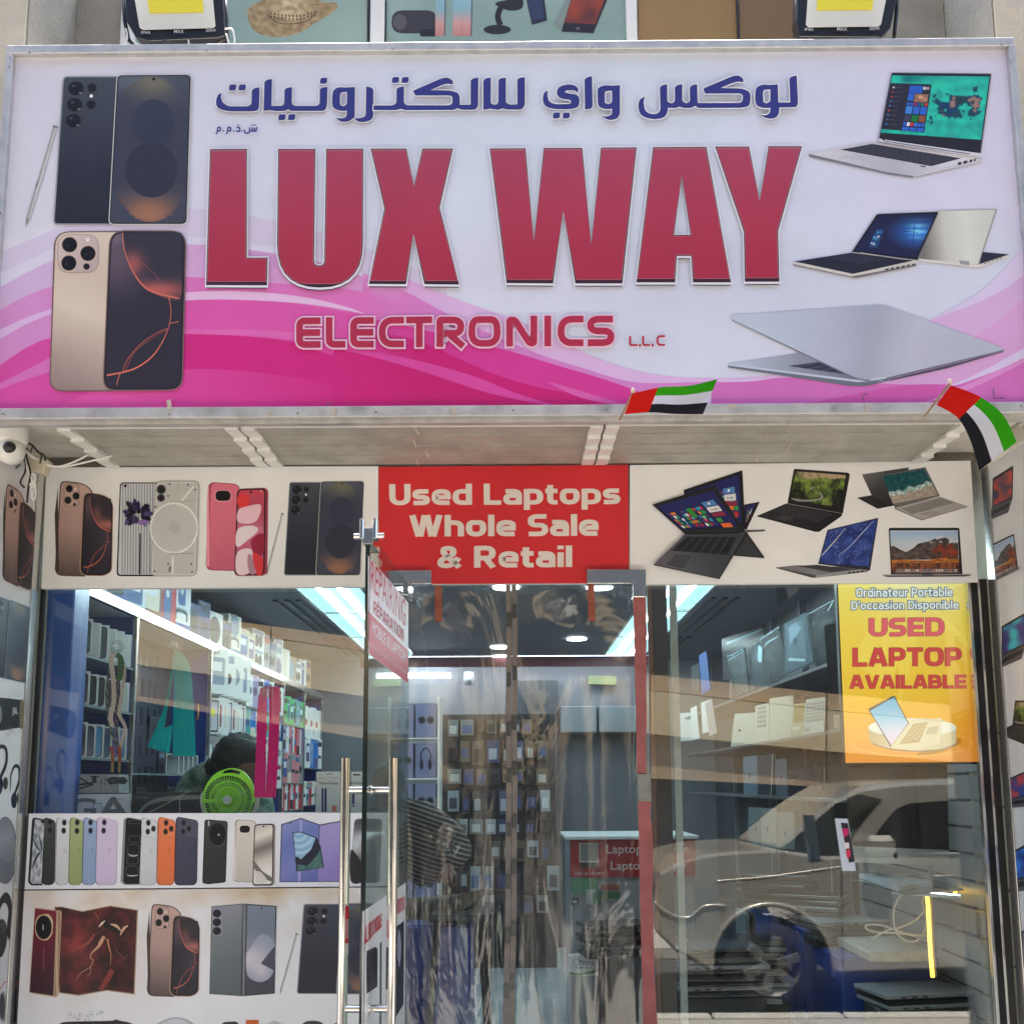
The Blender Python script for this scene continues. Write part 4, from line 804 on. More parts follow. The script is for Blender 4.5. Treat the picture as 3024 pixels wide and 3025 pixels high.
letter('Y', [(1360, 32), (1558, 32), (1619, 345), (1670, 30), (1865, 30), (1726, 525), (1733, 818), (1533, 818), (1527, 527)], *c6)
# ELECTRONICS L.L.C as strokes
def strokes(name, items, ox, oy, s, w, col, oc, ow, sl=-0.0055):
    Q = PY(YS, step=0.00012); Q.layer = 62; Q.ctx(ox, oy, s); x0 = items[0][0][0]
    for it in items:
        it = [(p[0], p[1] + (p[0] - x0) * sl) + tuple(p[2:]) for p in it]; c = rc(it, False, 8)
        if it[0][0] == it[-1][0] and len(it) > 4: Q.rib(rc(it[:-1]), w + 2 * ow, oc, closed=True); continue
        def ext(a, b, d): l = math.dist(a, b); return (a[0] + (a[0] - b[0]) / l * d, a[1] + (a[1] - b[1]) / l * d)
        Q.rib([ext(c[0], c[1], ow)] + c[1:-1] + [ext(c[-1], c[-2], ow)], w + 2 * ow, oc)
    for it in items:
        it = [(p[0], p[1] + (p[0] - x0) * sl) + tuple(p[2:]) for p in it]; (Q.rib(rc(it[:-1]), w, col, closed=True) if it[0][0] == it[-1][0] and len(it) > 4 else Q.rib(rc(it, False, 8), w, col))
    Q.build(name, sign)
h = 33; T_, B_, M_ = 84, 200, 142
def let_E(x, w): return [[(x + w, T_), (x + 17, T_, 26), (x + 17, B_, 26), (x + w, B_)], [(x + 30, M_), (x + w - 2, M_)]]
def let_C(x, w): return [[(x + w, T_ - 1), (x + 17, T_, 58), (x + 17, B_, 58), (x + w, B_)]]
it = let_E(60, 120) + [[(222, 67), (222, B_, 26), (302, B_)]] + let_E(325, 116) + let_C(465, 124) + [[(600, T_ - 1), (728, T_ - 2)], [(664, T_ + 14), (664, 216)]]
it += [[(765, 216), (765, T_, 8), (868, T_, 40), (868, 150, 40), (785, 150)], [(815, 158), (880, 214)]]
it += [[(984, T_ - 1), (1046, T_ - 1, 52), (1046, B_, 52), (922, B_, 52), (922, T_ - 1, 52), (984, T_ - 1)]]
it += [[(1107, 216), (1107, T_ + 2, 10), (1132, T_ + 2, 14), (1205, B_, 14), (1226, B_, 10), (1226, 66)], [(1294, 66), (1294, 216)]] + let_C(1342, 127)
it += [[(1614, T_), (1504, T_, 46), (1504, M_, 40), (1604, M_, 40), (1604, B_, 46), (1490, B_)]]
strokes('lettering_electronics', it, 840, 900, 1.6647, h, (172, 46, 76), (236, 196, 220), 8)
it = [[(1698, 158), (1698, 203, 8), (1735, 203)], [(1746, 196), (1746, 212)], [(1762, 158), (1762, 203, 8), (1797, 203)], [(1808, 196), (1808, 212)], [(1870, 160), (1832, 160, 18), (1832, 203, 18), (1870, 203)]]
strokes('lettering_llc', it, 840, 900, 1.6647, 11, (172, 46, 76), (232, 226, 238), 3)
# Arabic lettering traced as outlines
def arab(shapes, ox, oy, s, w=11, drop=16):
    Q = ARQ; Q.ctx(ox, oy, s)
    S3 = [(rc(sh), [rc(h_) for h_ in hl]) for sh, hl in shapes]
    for b_, hl in S3: Q.poly([(x, y + drop * s / 3.86) for x, y in offs(b_, 4)], (166, 164, 186), same=False)
    for b_, hl in S3: Q.poly(offs(b_, w), (236, 238, 248), holes=[offs(h_, -w) for h_ in hl] or None)
    for b_, hl in S3: Q.poly(offs(b_, w * .5 + 2), (236, 238, 248)) if False else None
    for b_, hl in S3: Q.poly(b_, (52, 56, 128), holes=hl or None)
ARQ = PY(YS, step=0.00011); ARQ.layer = 62
def dot(x, y, w=82, h_=68): return ([(x, y + h_), (x + 2, y + 18), (x + 20, y), (x + w, y), (x + w, y + h_ - 22, 8), (x + w - 18, y + h_)], [])
Z1 = [([(140, 300), (132, 350), (150, 410, 30), (215, 455, 40), (440, 455, 30), (480, 430, 30), (484, 275), (510, 248, 20), (572, 238), (568, 420, 60), (560, 510, 60), (430, 512, 60), (200, 512, 80), (80, 470, 60), (76, 380, 60), (100, 320, 20)], []),
      dot(224, 206), dot(334, 206),
      ([(628, 180), (660, 150, 30), (714, 144), (708, 450), (830, 450, 30), (852, 425, 20), (856, 270), (880, 244, 20), (942, 236), (940, 425, 20), (968, 450, 20), (1230, 450, 20), (1256, 425, 20), (1258, 260), (1290, 240, 20), (1346, 232), (1342, 440, 60), (1320, 508, 60), (1220, 508), (930, 508, 10), (897, 490), (860, 508, 12), (750, 510, 40), (690, 498, 20), (618, 508)], []),
      dot(1260, 130), dot(786, 545), dot(898, 545),
      ([(1400, 330), (1410, 270, 40), (1470, 236, 40), (1540, 242, 20), (1660, 236), (1655, 580), (1590, 630, 50), (1500, 636, 40), (1432, 586), (1500, 596, 30), (1560, 580, 30), (1568, 505), (1500, 512, 40), (1410, 480, 50), (1398, 420, 30)], [[(1490, 330, 20), (1500, 296, 20), (1568, 292), (1566, 430, 20), (1530, 458, 20), (1488, 440, 20)]]),
      ([(1786, 230), (1840, 240, 20), (1868, 262, 10), (1868, 560), (1850, 610, 40), (1760, 640, 50), (1680, 628, 30), (1652, 590), (1720, 592, 40), (1780, 570, 30)], [])]
arab(Z1, 620, 200, 3.862)
Z2 = [([(93, 448), (310, 448, 20), (352, 425, 20), (356, 260), (385, 238, 20), (441, 232), (440, 420, 20), (470, 446, 20), (950, 446, 30), (992, 430, 30), (990, 345, 30), (960, 335, 20), (570, 335), (542, 285), (552, 275), (860, 142, 30), (930, 126, 40), (995, 160, 40), (1000, 208), (930, 198, 30), (860, 222), (740, 274), (970, 276, 60), (1074, 310, 60), (1076, 440), (1196, 440), (1198, 160), (1230, 138, 20), (1286, 130), (1284, 460, 40), (1250, 498, 30), (1090, 498, 20), (1050, 480), (1000, 500, 20), (450, 502, 20), (402, 486), (350, 502, 20), (93, 500)], []),
      dot(302, 124), dot(412, 124),
      ([(1342, 170), (1365, 140, 20), (1428, 130), (1428, 420, 10), (1455, 440, 12), (1490, 438, 12), (1512, 415, 10), (1514, 160), (1540, 138, 20), (1600, 130), (1600, 415, 20), (1640, 438, 14), (1728, 436), (1728, 155), (1758, 132, 20), (1816, 128), (1816, 450, 40), (1780, 496, 30), (1610, 496, 20), (1562, 482), (1510, 500, 20), (1420, 486, 20), (1342, 500)], [])]
arab(Z2, 1080, 200, 3.862)
Z3 = [([(252, 318), (246, 370, 30), (262, 460, 40), (340, 496, 40), (530, 494, 20), (560, 470, 20), (540, 440, 20), (420, 425, 50), (370, 380, 30), (372, 290, 50), (470, 240, 60), (590, 244, 50), (650, 290, 40), (642, 345), (590, 316, 30), (490, 318, 20), (468, 340, 10), (520, 358, 20), (640, 372, 70), (666, 440, 40), (650, 540, 60), (540, 562, 50), (330, 562, 80), (200, 520, 60), (184, 400, 60), (210, 340, 20)], []),
      dot(318, 605, 92, 76), dot(444, 605, 92, 76), ([(726, 180), (760, 146, 30), (824, 136), (832, 530, 30), (810, 556, 20), (730, 566)], []),
      ([(892, 340), (900, 280, 50), (990, 250, 40), (1100, 258, 30), (1184, 248), (1184, 620), (1150, 690, 60), (1040, 706, 50), (938, 652), (1020, 656, 30), (1080, 630, 20), (1082, 556), (1000, 566, 50), (900, 530, 50)], [[(988, 380), (992, 330, 20), (1080, 322), (1080, 470, 16), (1040, 498, 16), (990, 480, 16)]])]
arab(Z3, 1560, 200, 4.3886, 13)
Z4 = [([(162, 335), (145, 390, 30), (160, 500, 50), (240, 536, 50), (310, 520, 30), (330, 480, 20), (322, 240), (350, 212, 20), (404, 204), (406, 395, 20), (440, 412, 16), (470, 408, 14), (488, 385, 12), (486, 240), (512, 210, 20), (570, 204), (570, 385, 14), (600, 410, 14), (632, 408, 14), (652, 385, 12), (650, 240), (680, 210, 20), (732, 204), (738, 408), (1190, 408, 20), (1228, 390, 30), (1232, 320, 30), (1200, 304, 20), (822, 306), (798, 262), (808, 245), (1110, 118, 30), (1180, 102, 40), (1236, 140, 40), (1236, 184), (1180, 172, 30), (1110, 192), (990, 244), (1230, 250, 60), (1316, 290, 50), (1316, 380, 40), (1300, 448, 60), (1200, 462), (740, 464, 20), (712, 440), (660, 466, 20), (570, 462, 20), (540, 448), (500, 466, 20), (412, 462), (410, 500), (380, 570, 60), (260, 594, 80), (110, 550, 60), (84, 440, 50), (100, 370, 30)], []),
      ([(1366, 290), (1376, 240, 40), (1440, 204, 40), (1520, 212, 20), (1612, 204), (1620, 402), (1748, 402), (1738, 140), (1770, 116, 20), (1820, 108), (1836, 420, 30), (1810, 456, 20), (1630, 458), (1625, 530, 30), (1590, 576, 50), (1500, 584, 40), (1408, 538), (1480, 546, 30), (1525, 520, 20), (1530, 462), (1450, 466, 40), (1380, 440, 40), (1364, 380, 30)], [[(1450, 300, 10), (1460, 266, 16), (1530, 260), (1530, 390, 14), (1492, 414, 14), (1456, 400, 14)]])]
arab(Z4, 1860, 200, 3.7135)
ARQ.ctx(620, 200, 3.862)
def sk(pts, w=17): ARQ.rib(rc(pts, False, 5, 12), w, (60, 62, 126))
for x in (82, 198): sk([(x, 780), (x + 14, 750), (x + 18, 705), (x + 45, 700), (x + 52, 740), (x + 20, 746)]); ARQ.poly(rect(x + 76, 735, x + 92, 751), (60, 62, 126))
sk([(312, 705), (350, 705), (352, 748), (306, 748)]); ARQ.poly(rect(326, 672, 342, 688), (60, 62, 126)); ARQ.poly(rect(372, 735, 388, 751), (60, 62, 126))
sk([(408, 730), (404, 760), (430, 774), (462, 760), (466, 705)]); sk([(466, 746), (492, 746), (494, 705)]); sk([(492, 746), (540, 746), (542, 700)]); sk([(518, 746), (518, 710)])
for x, y in ((478, 672), (500, 672), (522, 672)): ARQ.poly(rect(x, y, x + 14, y + 14), (60, 62, 126))
ARQ.build('arabic_lettering', sign)
# product pictures on the sign
def artpart(name, fn, box, quad=None, ctx=None, par=None, Y=YS, base=None, layer=40, lab=None, kw={}):
    Q = PY(Y) if base is None else base; Q.layer = layer
    if ctx: Q.ctx(*ctx)
    else: Q.fit(box, quad)
    fn(Q, **kw); return Q.build(name, par, label=lab)
artpart('phone_picture', art_dark, BXD, ctx=(0, 0, 1.931), par=sign, lab='printed dark grey phone with three big lenses'); artpart('stylus_picture', art_stylus, BXS, ctx=(0, 0, 1.931), par=sign)
artpart('phone_picture', art_goldflat, BXG, ctx=(0, 600, 1.931), par=sign, lab='printed gold phone below the dark one')
artpart('laptop_picture', art_lap_teal, BX1, ctx=(2000, 0, 1.8857), par=sign, lab='printed silver laptop with a teal screen'); artpart('laptop_picture', art_lap_pair, BX2, ctx=(2100, 550, 2.0898), par=sign, lab='printed pair of folding laptops back to back'); artpart('laptop_picture', art_lap_silver, BX3, ctx=(2100, 550, 2.0898), par=sign, lab='printed half closed grey blue laptop')
# frame bars, screws, sides
def bar(a, b, w, y0=YS - 0.012, t=0.03):
    A = atY(*a, y0); B = atY(*b, y0); MB().beam(A, B, w, t, up=(0, 1, 0), bev=.003).build('frame_bar', ALU, sign)
bar((22, 152), (2992, 129), 0.036); bar((-60, 1226), (3092, 1206), 0.042); bar((33, 164), (-40, 1214), 0.028); bar((2984, 142), (3073, 1195), 0.028)
a = atY(22, 148, YS); b = atY(2992, 126, YS); zt = (a.z + b.z) / 2
MB().box((0, YS / 2 - .012, zt - .02), (b.x - a.x, -YS - 0.05, 0.02)).build('top_cover', ALU, sign)
bl = atY(-56, 1226, YS); br = atY(3088, 1206, YS)
MB().slab([(a.x, YS + .02, a.z - .03), (bl.x, YS + .02, bl.z), (bl.x, -.43, bl.z), (a.x, -.43, a.z - .03)], (1, 0, 0), .01).build('side_cover', ALU, sign)
MB().slab([(b.x, YS + .02, b.z - .03), (br.x, YS + .02, br.z), (br.x, -.43, br.z), (b.x, -.43, b.z - .03)], (-1, 0, 0), .01).build('side_cover', ALU, sign)
MB().box((0, -.6, ZS - .002), (br.x - bl.x - .1, .03, .03)).build('bottom_rail', ALU, sign)
for px, py in ((88, 154), (610, 149), (1160, 143), (1748, 139), (2958, 130), (29, 198), (30, 172), (2984, 184), (10, 1224), (500, 1225), (880, 1221), (1110, 1219), (1516, 1213), (1790, 1211), (2460, 1207), (3015, 1200), (2, 630)):
    c = atY(px, py, YS - .0275); MB().cyl(c + Vector((0, .002, 0)), c - Vector((0, .004, 0)), .006, .004, n=10).build('screw', ALUS, sign)
# bits of old tape and wire loops on the bottom edge
for px, py, w_, h_ in ((500, 1195, 14, 34), (795, 1222, 16, 14), (985, 1214, 14, 26), (1340, 1212, 12, 24), (2560, 1205, 14, 26), (2160, 1198, 20, 12)):
    c = atY(px, py, YS - .03); MB().box(c, (w_ * .0011, .002, h_ * .0011), M=Matrix.Rotation(R(random.uniform(-25, 25)), 3, 'Y'), bev=.0005).build('tape_scrap', mat('old_tape', (0.6, 0.52, 0.42), 0.5, noise_s=30, noise_a=0.3), sign)
for pts in ([(2548, 1182), (2550, 1168), (2560, 1162), (2566, 1166)], [(2934, 1148), (2936, 1176), (2966, 1176)], [(962, 1205), (968, 1192), (978, 1190)]):
    MB().tube([atY(*p, YS - .012) for p in pts], .0018, 6).build('wire_hook', mat('dark_wire', (0.12, 0.1, 0.09), .6), sign)
# ------------------------------------------------------------------ flood lights on top of the sign
def flood(lab, ctx, o, rail, glass, chip, txts, lits):
    t = thing('floodlight', lab, 'floodlight', atY(*o, -.5), 'floodlights above the sign')
    tilt = Vector((0, -1, -.25)).normalized()
    MB().slab([atY(*q, -.50) for q in rail], (0, 1, .2), .07).build('housing', BLACKM, t, bevel=.004)
    MB().slab([atY(*q, -.508) for q in glass], (0, 1, 0), .004).build('reflector', mat('cream_reflector', (0.80, 0.78, 0.68), .12, spec=.6), t)
    MB().slab([atY(*q, -.512) for q in chip], (0, 1, 0), .003).build('led_chip', mat('yellow_led_chip', (0.86, 0.74, 0.03), .35), t)
    q = PY(-.509); 
    for tx, x0, y0, x1, y1 in txts: q.tr(tx, x0, y0, x1, y1, (200, 200, 196), bold=.01); q.build('lettering', t); q = PY(-.509)
    for L_ in lits: MB().tube([atY(*p, -.47) for p in L_], .008, 8).build('bracket', BLACKM, t)
    return t
flood('black floodlight with yellow chip standing above the left end of the sign', None, (530, 120), [(364, -150), (372, 60), (400, 108), (440, 119), (640, 110), (664, 104), (662, 40), (650, -150)], [(378, -120), (412, 80), (422, 86), (630, 80), (636, 74), (618, -120)], [(418, -100), (442, 37), (601, 34), (590, -100)], [('IP65', 417, 91, 444, 99), ('MAX', 514, 87, 543, 97), ('200W', 608, 84, 638, 93)], [[(362, -40), (368, 60), (380, 118), (392, 130)], [(664, -40), (668, 60), (664, 116), (640, 124)]])
flood('black floodlight with yellow chip standing above the right end of the sign', None, (2500, 110), [(2360, -150), (2352, 60), (2360, 106), (2600, 108), (2630, 80), (2648, 0), (2650, -150)], [(2394, -120), (2380, 70), (2388, 78), (2594, 76), (2602, 70), (2640, -120)], [(2420, -100), (2412, 28), (2576, 27), (2590, -100)], [('IP65', 2376, 81, 2402, 90), ('MAX', 2472, 79, 2502, 90), ('200W', 2567, 78, 2598, 88)], [[(2352, -40), (2354, 60), (2352, 118)], [(2652, -60), (2648, 30), (2642, 92), (2640, 116)]])
lw = thing('lamp_cable', 'thin pale cables trailing from the left floodlight onto the sign top', 'cable', atY(600, 120, -.5))
for pts in ([(372, 84), (376, 110), (368, 132)], [(388, 100), (400, 125), (412, 132)], [(480, 116), (495, 122), (508, 132)], [(556, 118), (558, 130)], [(664, 84), (684, 84), (692, 110), (692, 128)], [(668, 100), (676, 128)]):
    MB().tube([atY(*p, -.54) for p in smooth(pts, False, 4)], .0035, 6).build('strand', WHITEP if pts[0][0] != 480 else BLACKP, lw)
# ------------------------------------------------------------------ soffit light fittings
DIFF = mat('prismatic_diffuser', (0.47, 0.45, 0.39), 0.25, noise_s=6, noise_a=0.32, spec=.6, bump=.5, bscale=220)
def fitting(x0, x1, lab):
    a = atZ(x0, 1262, ZS).x; b = atZ(x1, 1262, ZS).x
    t = thing('light_fitting', lab, 'light fitting', ((a + b) / 2, -.3, ZS - .05), 'unlit light fittings under the sign')
    n = 4; y0, y1 = -.555, -.055; dy = (y1 - y0) / n
    for i in range(n):
        ya, yb_ = y0 + i * dy, y0 + (i + 1) * dy
        MB().slab([(a + .05, ya + .001, ZS - .001), (b - .05, ya + .001, ZS - .001), (b - .05, yb_, ZS + .0015), (a + .05, yb_, ZS + .0015)], (0, 0, 1), .02).build('diffuser', DIFF, t)
        for s_, xx in ((0, a), (1, b - .052)):  # stepped plastic caps
            MB().slab([(xx, ya, ZS - .020), (xx + .052, ya, ZS - .020), (xx + .052, yb_, ZS - .006), (xx, yb_, ZS - .006)], (0, 0, 1), .055).build('end_cap', WHITEP, t)
        MB().box(((a + b) / 2, ya + .001, ZS + .012), (b - a - .104, .002, .016)).build('divider', WHITEP, t)
    MB().box(((a + b) / 2, y0 - .006, ZS + .012), (b - a - .02, .01, .05)).build('front_rail', WHITEP, t)
    return a, b
fitting(172, 709, 'unlit ribbed light fitting under the sign, nearest the security camera')
fitting(716, 1779, 'unlit ribbed light fitting under the sign, over the red board')
fitting(1785, 2852, 'unlit ribbed light fitting under the sign, over the laptop board')
tie = MB()
for x, y, dx in ((1225, 1262, 12), (1222, 1300, 6), (1258, 1330, 8), (1230, 1355, 6), (2345, 1235, -22), (2268, 1282, -18), (2338, 1310, -20), (2240, 1345, -10)):
    tie.tube([atZ(x, y, ZS - .012), atZ(x + dx * .5, y + 12, ZS - .02), atZ(x + dx, y + 20, ZS - .012)], .0025, 6)
tie.build('cable_ties', mat('yellowed_nylon', (0.6, 0.52, 0.38), .5), cat='cable tie', label='pale cable ties hanging from the light fittings under the sign', kind='stuff')
# ------------------------------------------------------------------ flags
def flag(lab, ctx, top, bot, pole, cut, Y, amp, loc):
    ox, oy, s = ctx; t = thing('hand_flag', lab, 'flag', atY(ox + loc[0] / s, oy + loc[1] / s, Y), 'small flags along the bottom of the sign')
    tp = smooth([(ox + a / s, oy + b / s) for a, b in top], False, 10); bt = smooth([(ox + a / s, oy + b / s) for a, b in bot], False, 10)
    def pick(c, u): f = u * (len(c) - 1); i = min(int(f), len(c) - 2); w_ = f - i; return (c[i][0] * (1 - w_) + c[i + 1][0] * w_, c[i][1] * (1 - w_) + c[i + 1][1] * w_)
    def fn(u, v):
        a = pick(tp, u); b = pick(bt, u); return atY(a[0] * (1 - v) + b[0] * v, a[1] * (1 - v) + b[1] * v, Y + amp * math.sin(u * 7 + v * 2.2) * u - .04 * u - .07 * v)
    def piece(nm, u0, u1, v0, v1, c):
        m = MB(); m.sheet(lambda u, v: fn(u0 + (u1 - u0) * u, v0 + (v1 - v0) * v), 26, 8, c); m.build(nm, FLAGM, t)
    piece('red_stripe', 0, cut, 0, 1, (.72, .02, .012)); piece('green_stripe', cut, 1, 0, 1 / 3, (.045, .40, .012)); piece('white_stripe', cut, 1, 1 / 3, 2 / 3, (.78, .78, .78)); piece('black_stripe', cut, 1, 2 / 3, 1, (.025, .025, .028))
    a = atY(ox + pole[0] / s, oy + pole[1] / s, -.66); b = atY(ox + pole[2] / s, oy + pole[3] / s, Y - .002)
    MB().cyl(a, b, .0042, n=10).build('stick', mat('wooden_stick', (.45, .3, .17), .6, noise_s=20, noise_a=.2), t)
    MB().lathe([(0, -.002), (.006, .0), (.008, .006), (.005, .013), (.0, .018)], b, 12).build('finial', mat('pale_finial', (.75, .66, .5), .3), t)
FLAGM = mat('flag_cloth', attr=True, rough=1.0, spec=0.0, noise_s=40, noise_a=.1, bump=.1)
_n = FLAGM.node_tree; _b = _n.nodes['Principled BSDF']; _t = _n.nodes.new('ShaderNodeBsdfTranslucent'); _x = _n.nodes.new('ShaderNodeMixShader'); _x.inputs[0].default_value = .5
_n.links.new([q for q in _n.nodes if q.type == 'ATTRIBUTE'][0].outputs['Color'], _t.inputs[0]); _n.links.new(_b.outputs[0], _x.inputs[1]); _n.links.new(_t.outputs[0], _x.inputs[2]); _n.links.new(_x.outputs[0], [q for q in _n.nodes if q.type == 'OUTPUT_MATERIAL'][0].inputs[0])
flag('small striped flag flying sideways at the middle of the sign edge', (1000, 400, 1.3793), [(1196, 1052), (1310, 1026), (1430, 1019), (1543, 992)], [(1165, 1136), (1270, 1128), (1370, 1135), (1484, 1136)], (1145, 1158, 1199, 1048), .31, -1.12, .012, (1170, 1120))
flag('small striped flag drooping over the right corner of the sign', (2100, 550, 2.0898), [(1480, 1228), (1655, 1297), (1800, 1410), (1886, 1578)], [(1390, 1350), (1520, 1428), (1600, 1570), (1654, 1757)], (1318, 1420, 1474, 1216), .36, -1.12, .014, (1400, 1350))
# ------------------------------------------------------------------ fascia boards over the glass
YB = -0.045
def board(name, lab, cat, q, t=.03, Y=YB, base=(240, 238, 234), fn=None, K=None):
    o = thing(name, lab, cat, atY(*q[3], Y)); MB().slab([atY(*p, Y + .001) for p in q], (0, 1, 0), t).build('panel', WHITEP, o)
    P = PY(Y); P.res = 60; P.poly(q, fn or base); P.build('printed_sheet', o); return o
fl = board('fascia_board', 'white fascia board with printed phones over the left window', 'sign board', [(137, 1381), (1117, 1377), (1117, 1733), (122, 1739)])
r7 = (0, 1200, 1.7555)
artpart('phone_picture', art_gold, BXP, ctx=r7, par=fl, Y=YB, layer=3, lab='printed rose gold phone'); artpart('phone_picture', art_glyph, BXT, ctx=r7, par=fl, Y=YB, layer=3, lab='printed see-through white phone'); artpart('phone_picture', art_pixel, BXK, ctx=r7, par=fl, Y=YB, layer=3, lab='printed pink phone')
artpart('phone_picture', art_dark, BXD, quad=[(838, 1421), (1076, 1421), (1072, 1701), (838, 1701)], par=fl, Y=YB, layer=3, lab='printed dark phone'); artpart('stylus_picture', art_stylus, BXS, quad=[(786, 1515), (839, 1515), (839, 1703), (786, 1703)], par=fl, Y=YB, layer=3)
fr = board('fascia_board', 'white fascia board with printed laptops over the right window', 'sign board', [(1860, 1374), (2866, 1361), (2888, 1720), (1860, 1727)])
artpart('laptop_picture', art_convert, BX4, ctx=(1920, 1360, 3.862), par=fr, Y=YB, layer=3, lab='printed folding laptop with colourful tiles')
for nm, f_, bx, lb in ((0, art_lap_green, BX5, 'green hills'), (0, art_lap_wave, BX6, 'sea surf'), (0, art_lap_net, BX7, 'blue net'), (0, art_lap_mount, BX8, 'mountain')):
    artpart('laptop_picture', f_, bx, ctx=(2200, 1360, 2.8397), par=fr, Y=YB, layer=3, lab='printed laptop showing ' + lb)
rd = board('red_board', 'red board reading Used Laptops Whole Sale and Retail above the door', 'sign board', [(1119, 1379), (1855, 1373), (1858, 1723), (1119, 1726)], base=(206, 48, 54))
FW = (222, 212, 204)
def words(name, par, base, items):
    "each line of lettering is a part; items: text, quad, colour, bold, layer"
    for tx, q, c, b, *r in items:
        base_ = base(); base_.layer = r[0] if r else 6; base_.text(tx, q, c, bold=b); base_.build(name, par)
hwords('text_line', rd, lambda: PY(YB - .0006, step=.00006).ctx(1000, 1100, 1.931), [('Used Laptops', [(290, 637), (1605, 632), (1605, 782), (292, 789)], FW, 0, 0, 2.9), ('Whole Sale', [(404, 815), (1480, 808), (1481, 932), (404, 937)], FW, 0, 0, 2.9), ('& Retail', [(565, 992), (1330, 988), (1330, 1110), (565, 1116)], FW, 0, 0, 2.9)])
# ------------------------------------------------------------------ lower boards, reveals
lb1 = board('phone_strip_board', 'narrow white board of coloured phones below the left window', 'sign board', [(86, 2404), (1176, 2402), (1176, 2618), (73, 2628)], base=lambda x, y: (226, 226, 236))
def stain(x, y):
    a = g2(x, y, 560, 2632, 700, 46) * .9 + .7 * g2(x, y, 250, 2780, 260, 180) + .5 * g2(x, y, 900, 2700, 300, 90); n = .55 + .9 * nz(x, y, .012, 3) + .4 * nz(x, y, .06, 1)
    return mixc((232, 231, 234), (196, 168, 128), max(0, a * n * .62))
lb2 = board('phone_wall_board', 'large stained white board of phones under the narrow board', 'sign board', [(72, 2632), (1172, 2622), (1166, 3060), (48, 3075)], fn=stain)
def P1(l=3): q = PY(YB); q.layer = l; return q.ctx(0, 2350, 2.7586)
def P2(l=3): q = PY(YB); q.layer = l; return q.ctx(600, 2350, 2.7586)
def backph(nm, x0, x1, y0, y1, col, lens, par, dark=None, kind=2):
    P = P1(); dk = dark or mixc(col, (60, 60, 60), .35)
    P.poly(rc([(x0 + 28, y0, 20), (x1 - 14, y0 + 30, 34), (x1 - 24, y1 - 22, 26), (x1 - 50, y1, 18), (x0 + 12, y1, 26), (x0 - 4, y1 - 30, 16), (x0 + 8, y0 + 20, 20)]), dk)
    P.poly(rc([(x0 + 36, y0 + 4, 20), (x1 - 18, y0 + 34, 32), (x1 - 30, y1 - 24, 26), (x1 - 56, y1 - 4, 18), (x0 + 22, y1 - 4, 24), (x0 + 4, y1 - 40, 16), (x0 + 18, y0 + 24, 20)]), grad((x0, y0), (x1, y1), mixc(col, (255, 255, 255), .1), col, mixc(col, dk, .25)), res=20)
    if kind == 3: P.poly(rc([(x0 + 36, y0 + 8, 20), (x1 - 22, y0 + 36, 30), (x1 - 26, y0 + 176, 16), (x0 + 22, y0 + 150, 20)]), mixc(col, (255, 255, 255), .08)); P.rib([(x0 + 24, y0 + 152), (x1 - 26, y0 + 178)], 3, dk)
    for cx, cy in lens:
        P.poly(ell(cx, cy, 21, 27), mixc(dk, (120, 120, 120), .3)); P.poly(ell(cx, cy, 16, 22), (46, 46, 50)); P.poly(ell(cx + 2, cy, 9, 12), (20, 20, 24))
    P.poly(ell((x0 + x1) / 2 + 16, y0 + 275, 14, 22), mixc(col, dk, .25)); P.build(nm, par)
P = P1(); P.poly(rc([(280, 178, 26), (372, 200, 26), (345, 735), (250, 735, 24), (228, 705, 10), (262, 195, 14)]), (30, 32, 38)); P.poly(rc([(284, 190, 20), (362, 212, 16), (338, 722), (262, 722, 16), (246, 700, 8)]), lambda x, y: mixc((206, 208, 212), (120, 126, 134), .35 + 1.2 * nz(x * 2, y, .02, 4)), res=10)
P.poly(smooth([(335, 462), (300, 400), (268, 340), (290, 420)], True, 4), (80, 96, 116)); P.poly(smooth([(335, 462), (300, 520), (262, 600), (280, 520), (310, 470)], True, 4), (60, 70, 84)); P.poly(smooth([(340, 462), (325, 380), (318, 320), (345, 400)], True, 4), (70, 88, 104)); P.rib([(335, 210), (362, 220)], 16, (16, 16, 20)); P.build('phone_front_picture', lb1)
backph('phone_back_picture', 344, 470, 178, 732, (58, 64, 60), [(408, 216), (408, 286)], lb1, (34, 38, 36))
backph('phone_back_picture', 450, 585, 178, 732, (212, 214, 214), [(524, 222), (520, 288)], lb1, (160, 160, 164))
backph('phone_back_picture', 560, 695, 176, 732, (158, 172, 118), [(630, 220), (628, 290)], lb1, (112, 124, 78))
backph('phone_back_picture', 670, 805, 176, 732, (146, 166, 198), [(738, 220), (738, 288)], lb1, (106, 124, 160))
backph('phone_back_picture', 778, 975, 176, 732, (206, 192, 218), [(850, 220), (845, 288)], lb1, (164, 148, 180))
P = P1(); P.poly(rc([(1035, 178, 34), (1160, 200, 20), (1140, 730), (1010, 732, 26), (982, 705, 10), (1008, 195, 14)]), (136, 138, 138)); P.poly(rc([(1044, 182, 30), (1158, 204, 20), (1134, 722), (1018, 724, 20), (1004, 700, 10), (1026, 198, 10)]), (22, 24, 26))
for x0, y0, x1, y1 in ((1046, 205, 1140, 232), (1050, 330, 1140, 385), (1040, 402, 1132, 480), (1034, 500, 1128, 560), (1028, 578, 1126, 660)): P.rib(rect(x0, y0, x1, y1, 26), 3, (96, 100, 102), closed=True)
P.rib(smooth([(1040, 478), (1080, 494), (1126, 488)], False, 4), [2, 9, 3], (206, 208, 206)); P.rib(smooth([(1036, 650), (1070, 656), (1124, 652)], False, 4), [2, 9, 4], (206, 208, 206)); P.build('phone_front_picture', lb1)
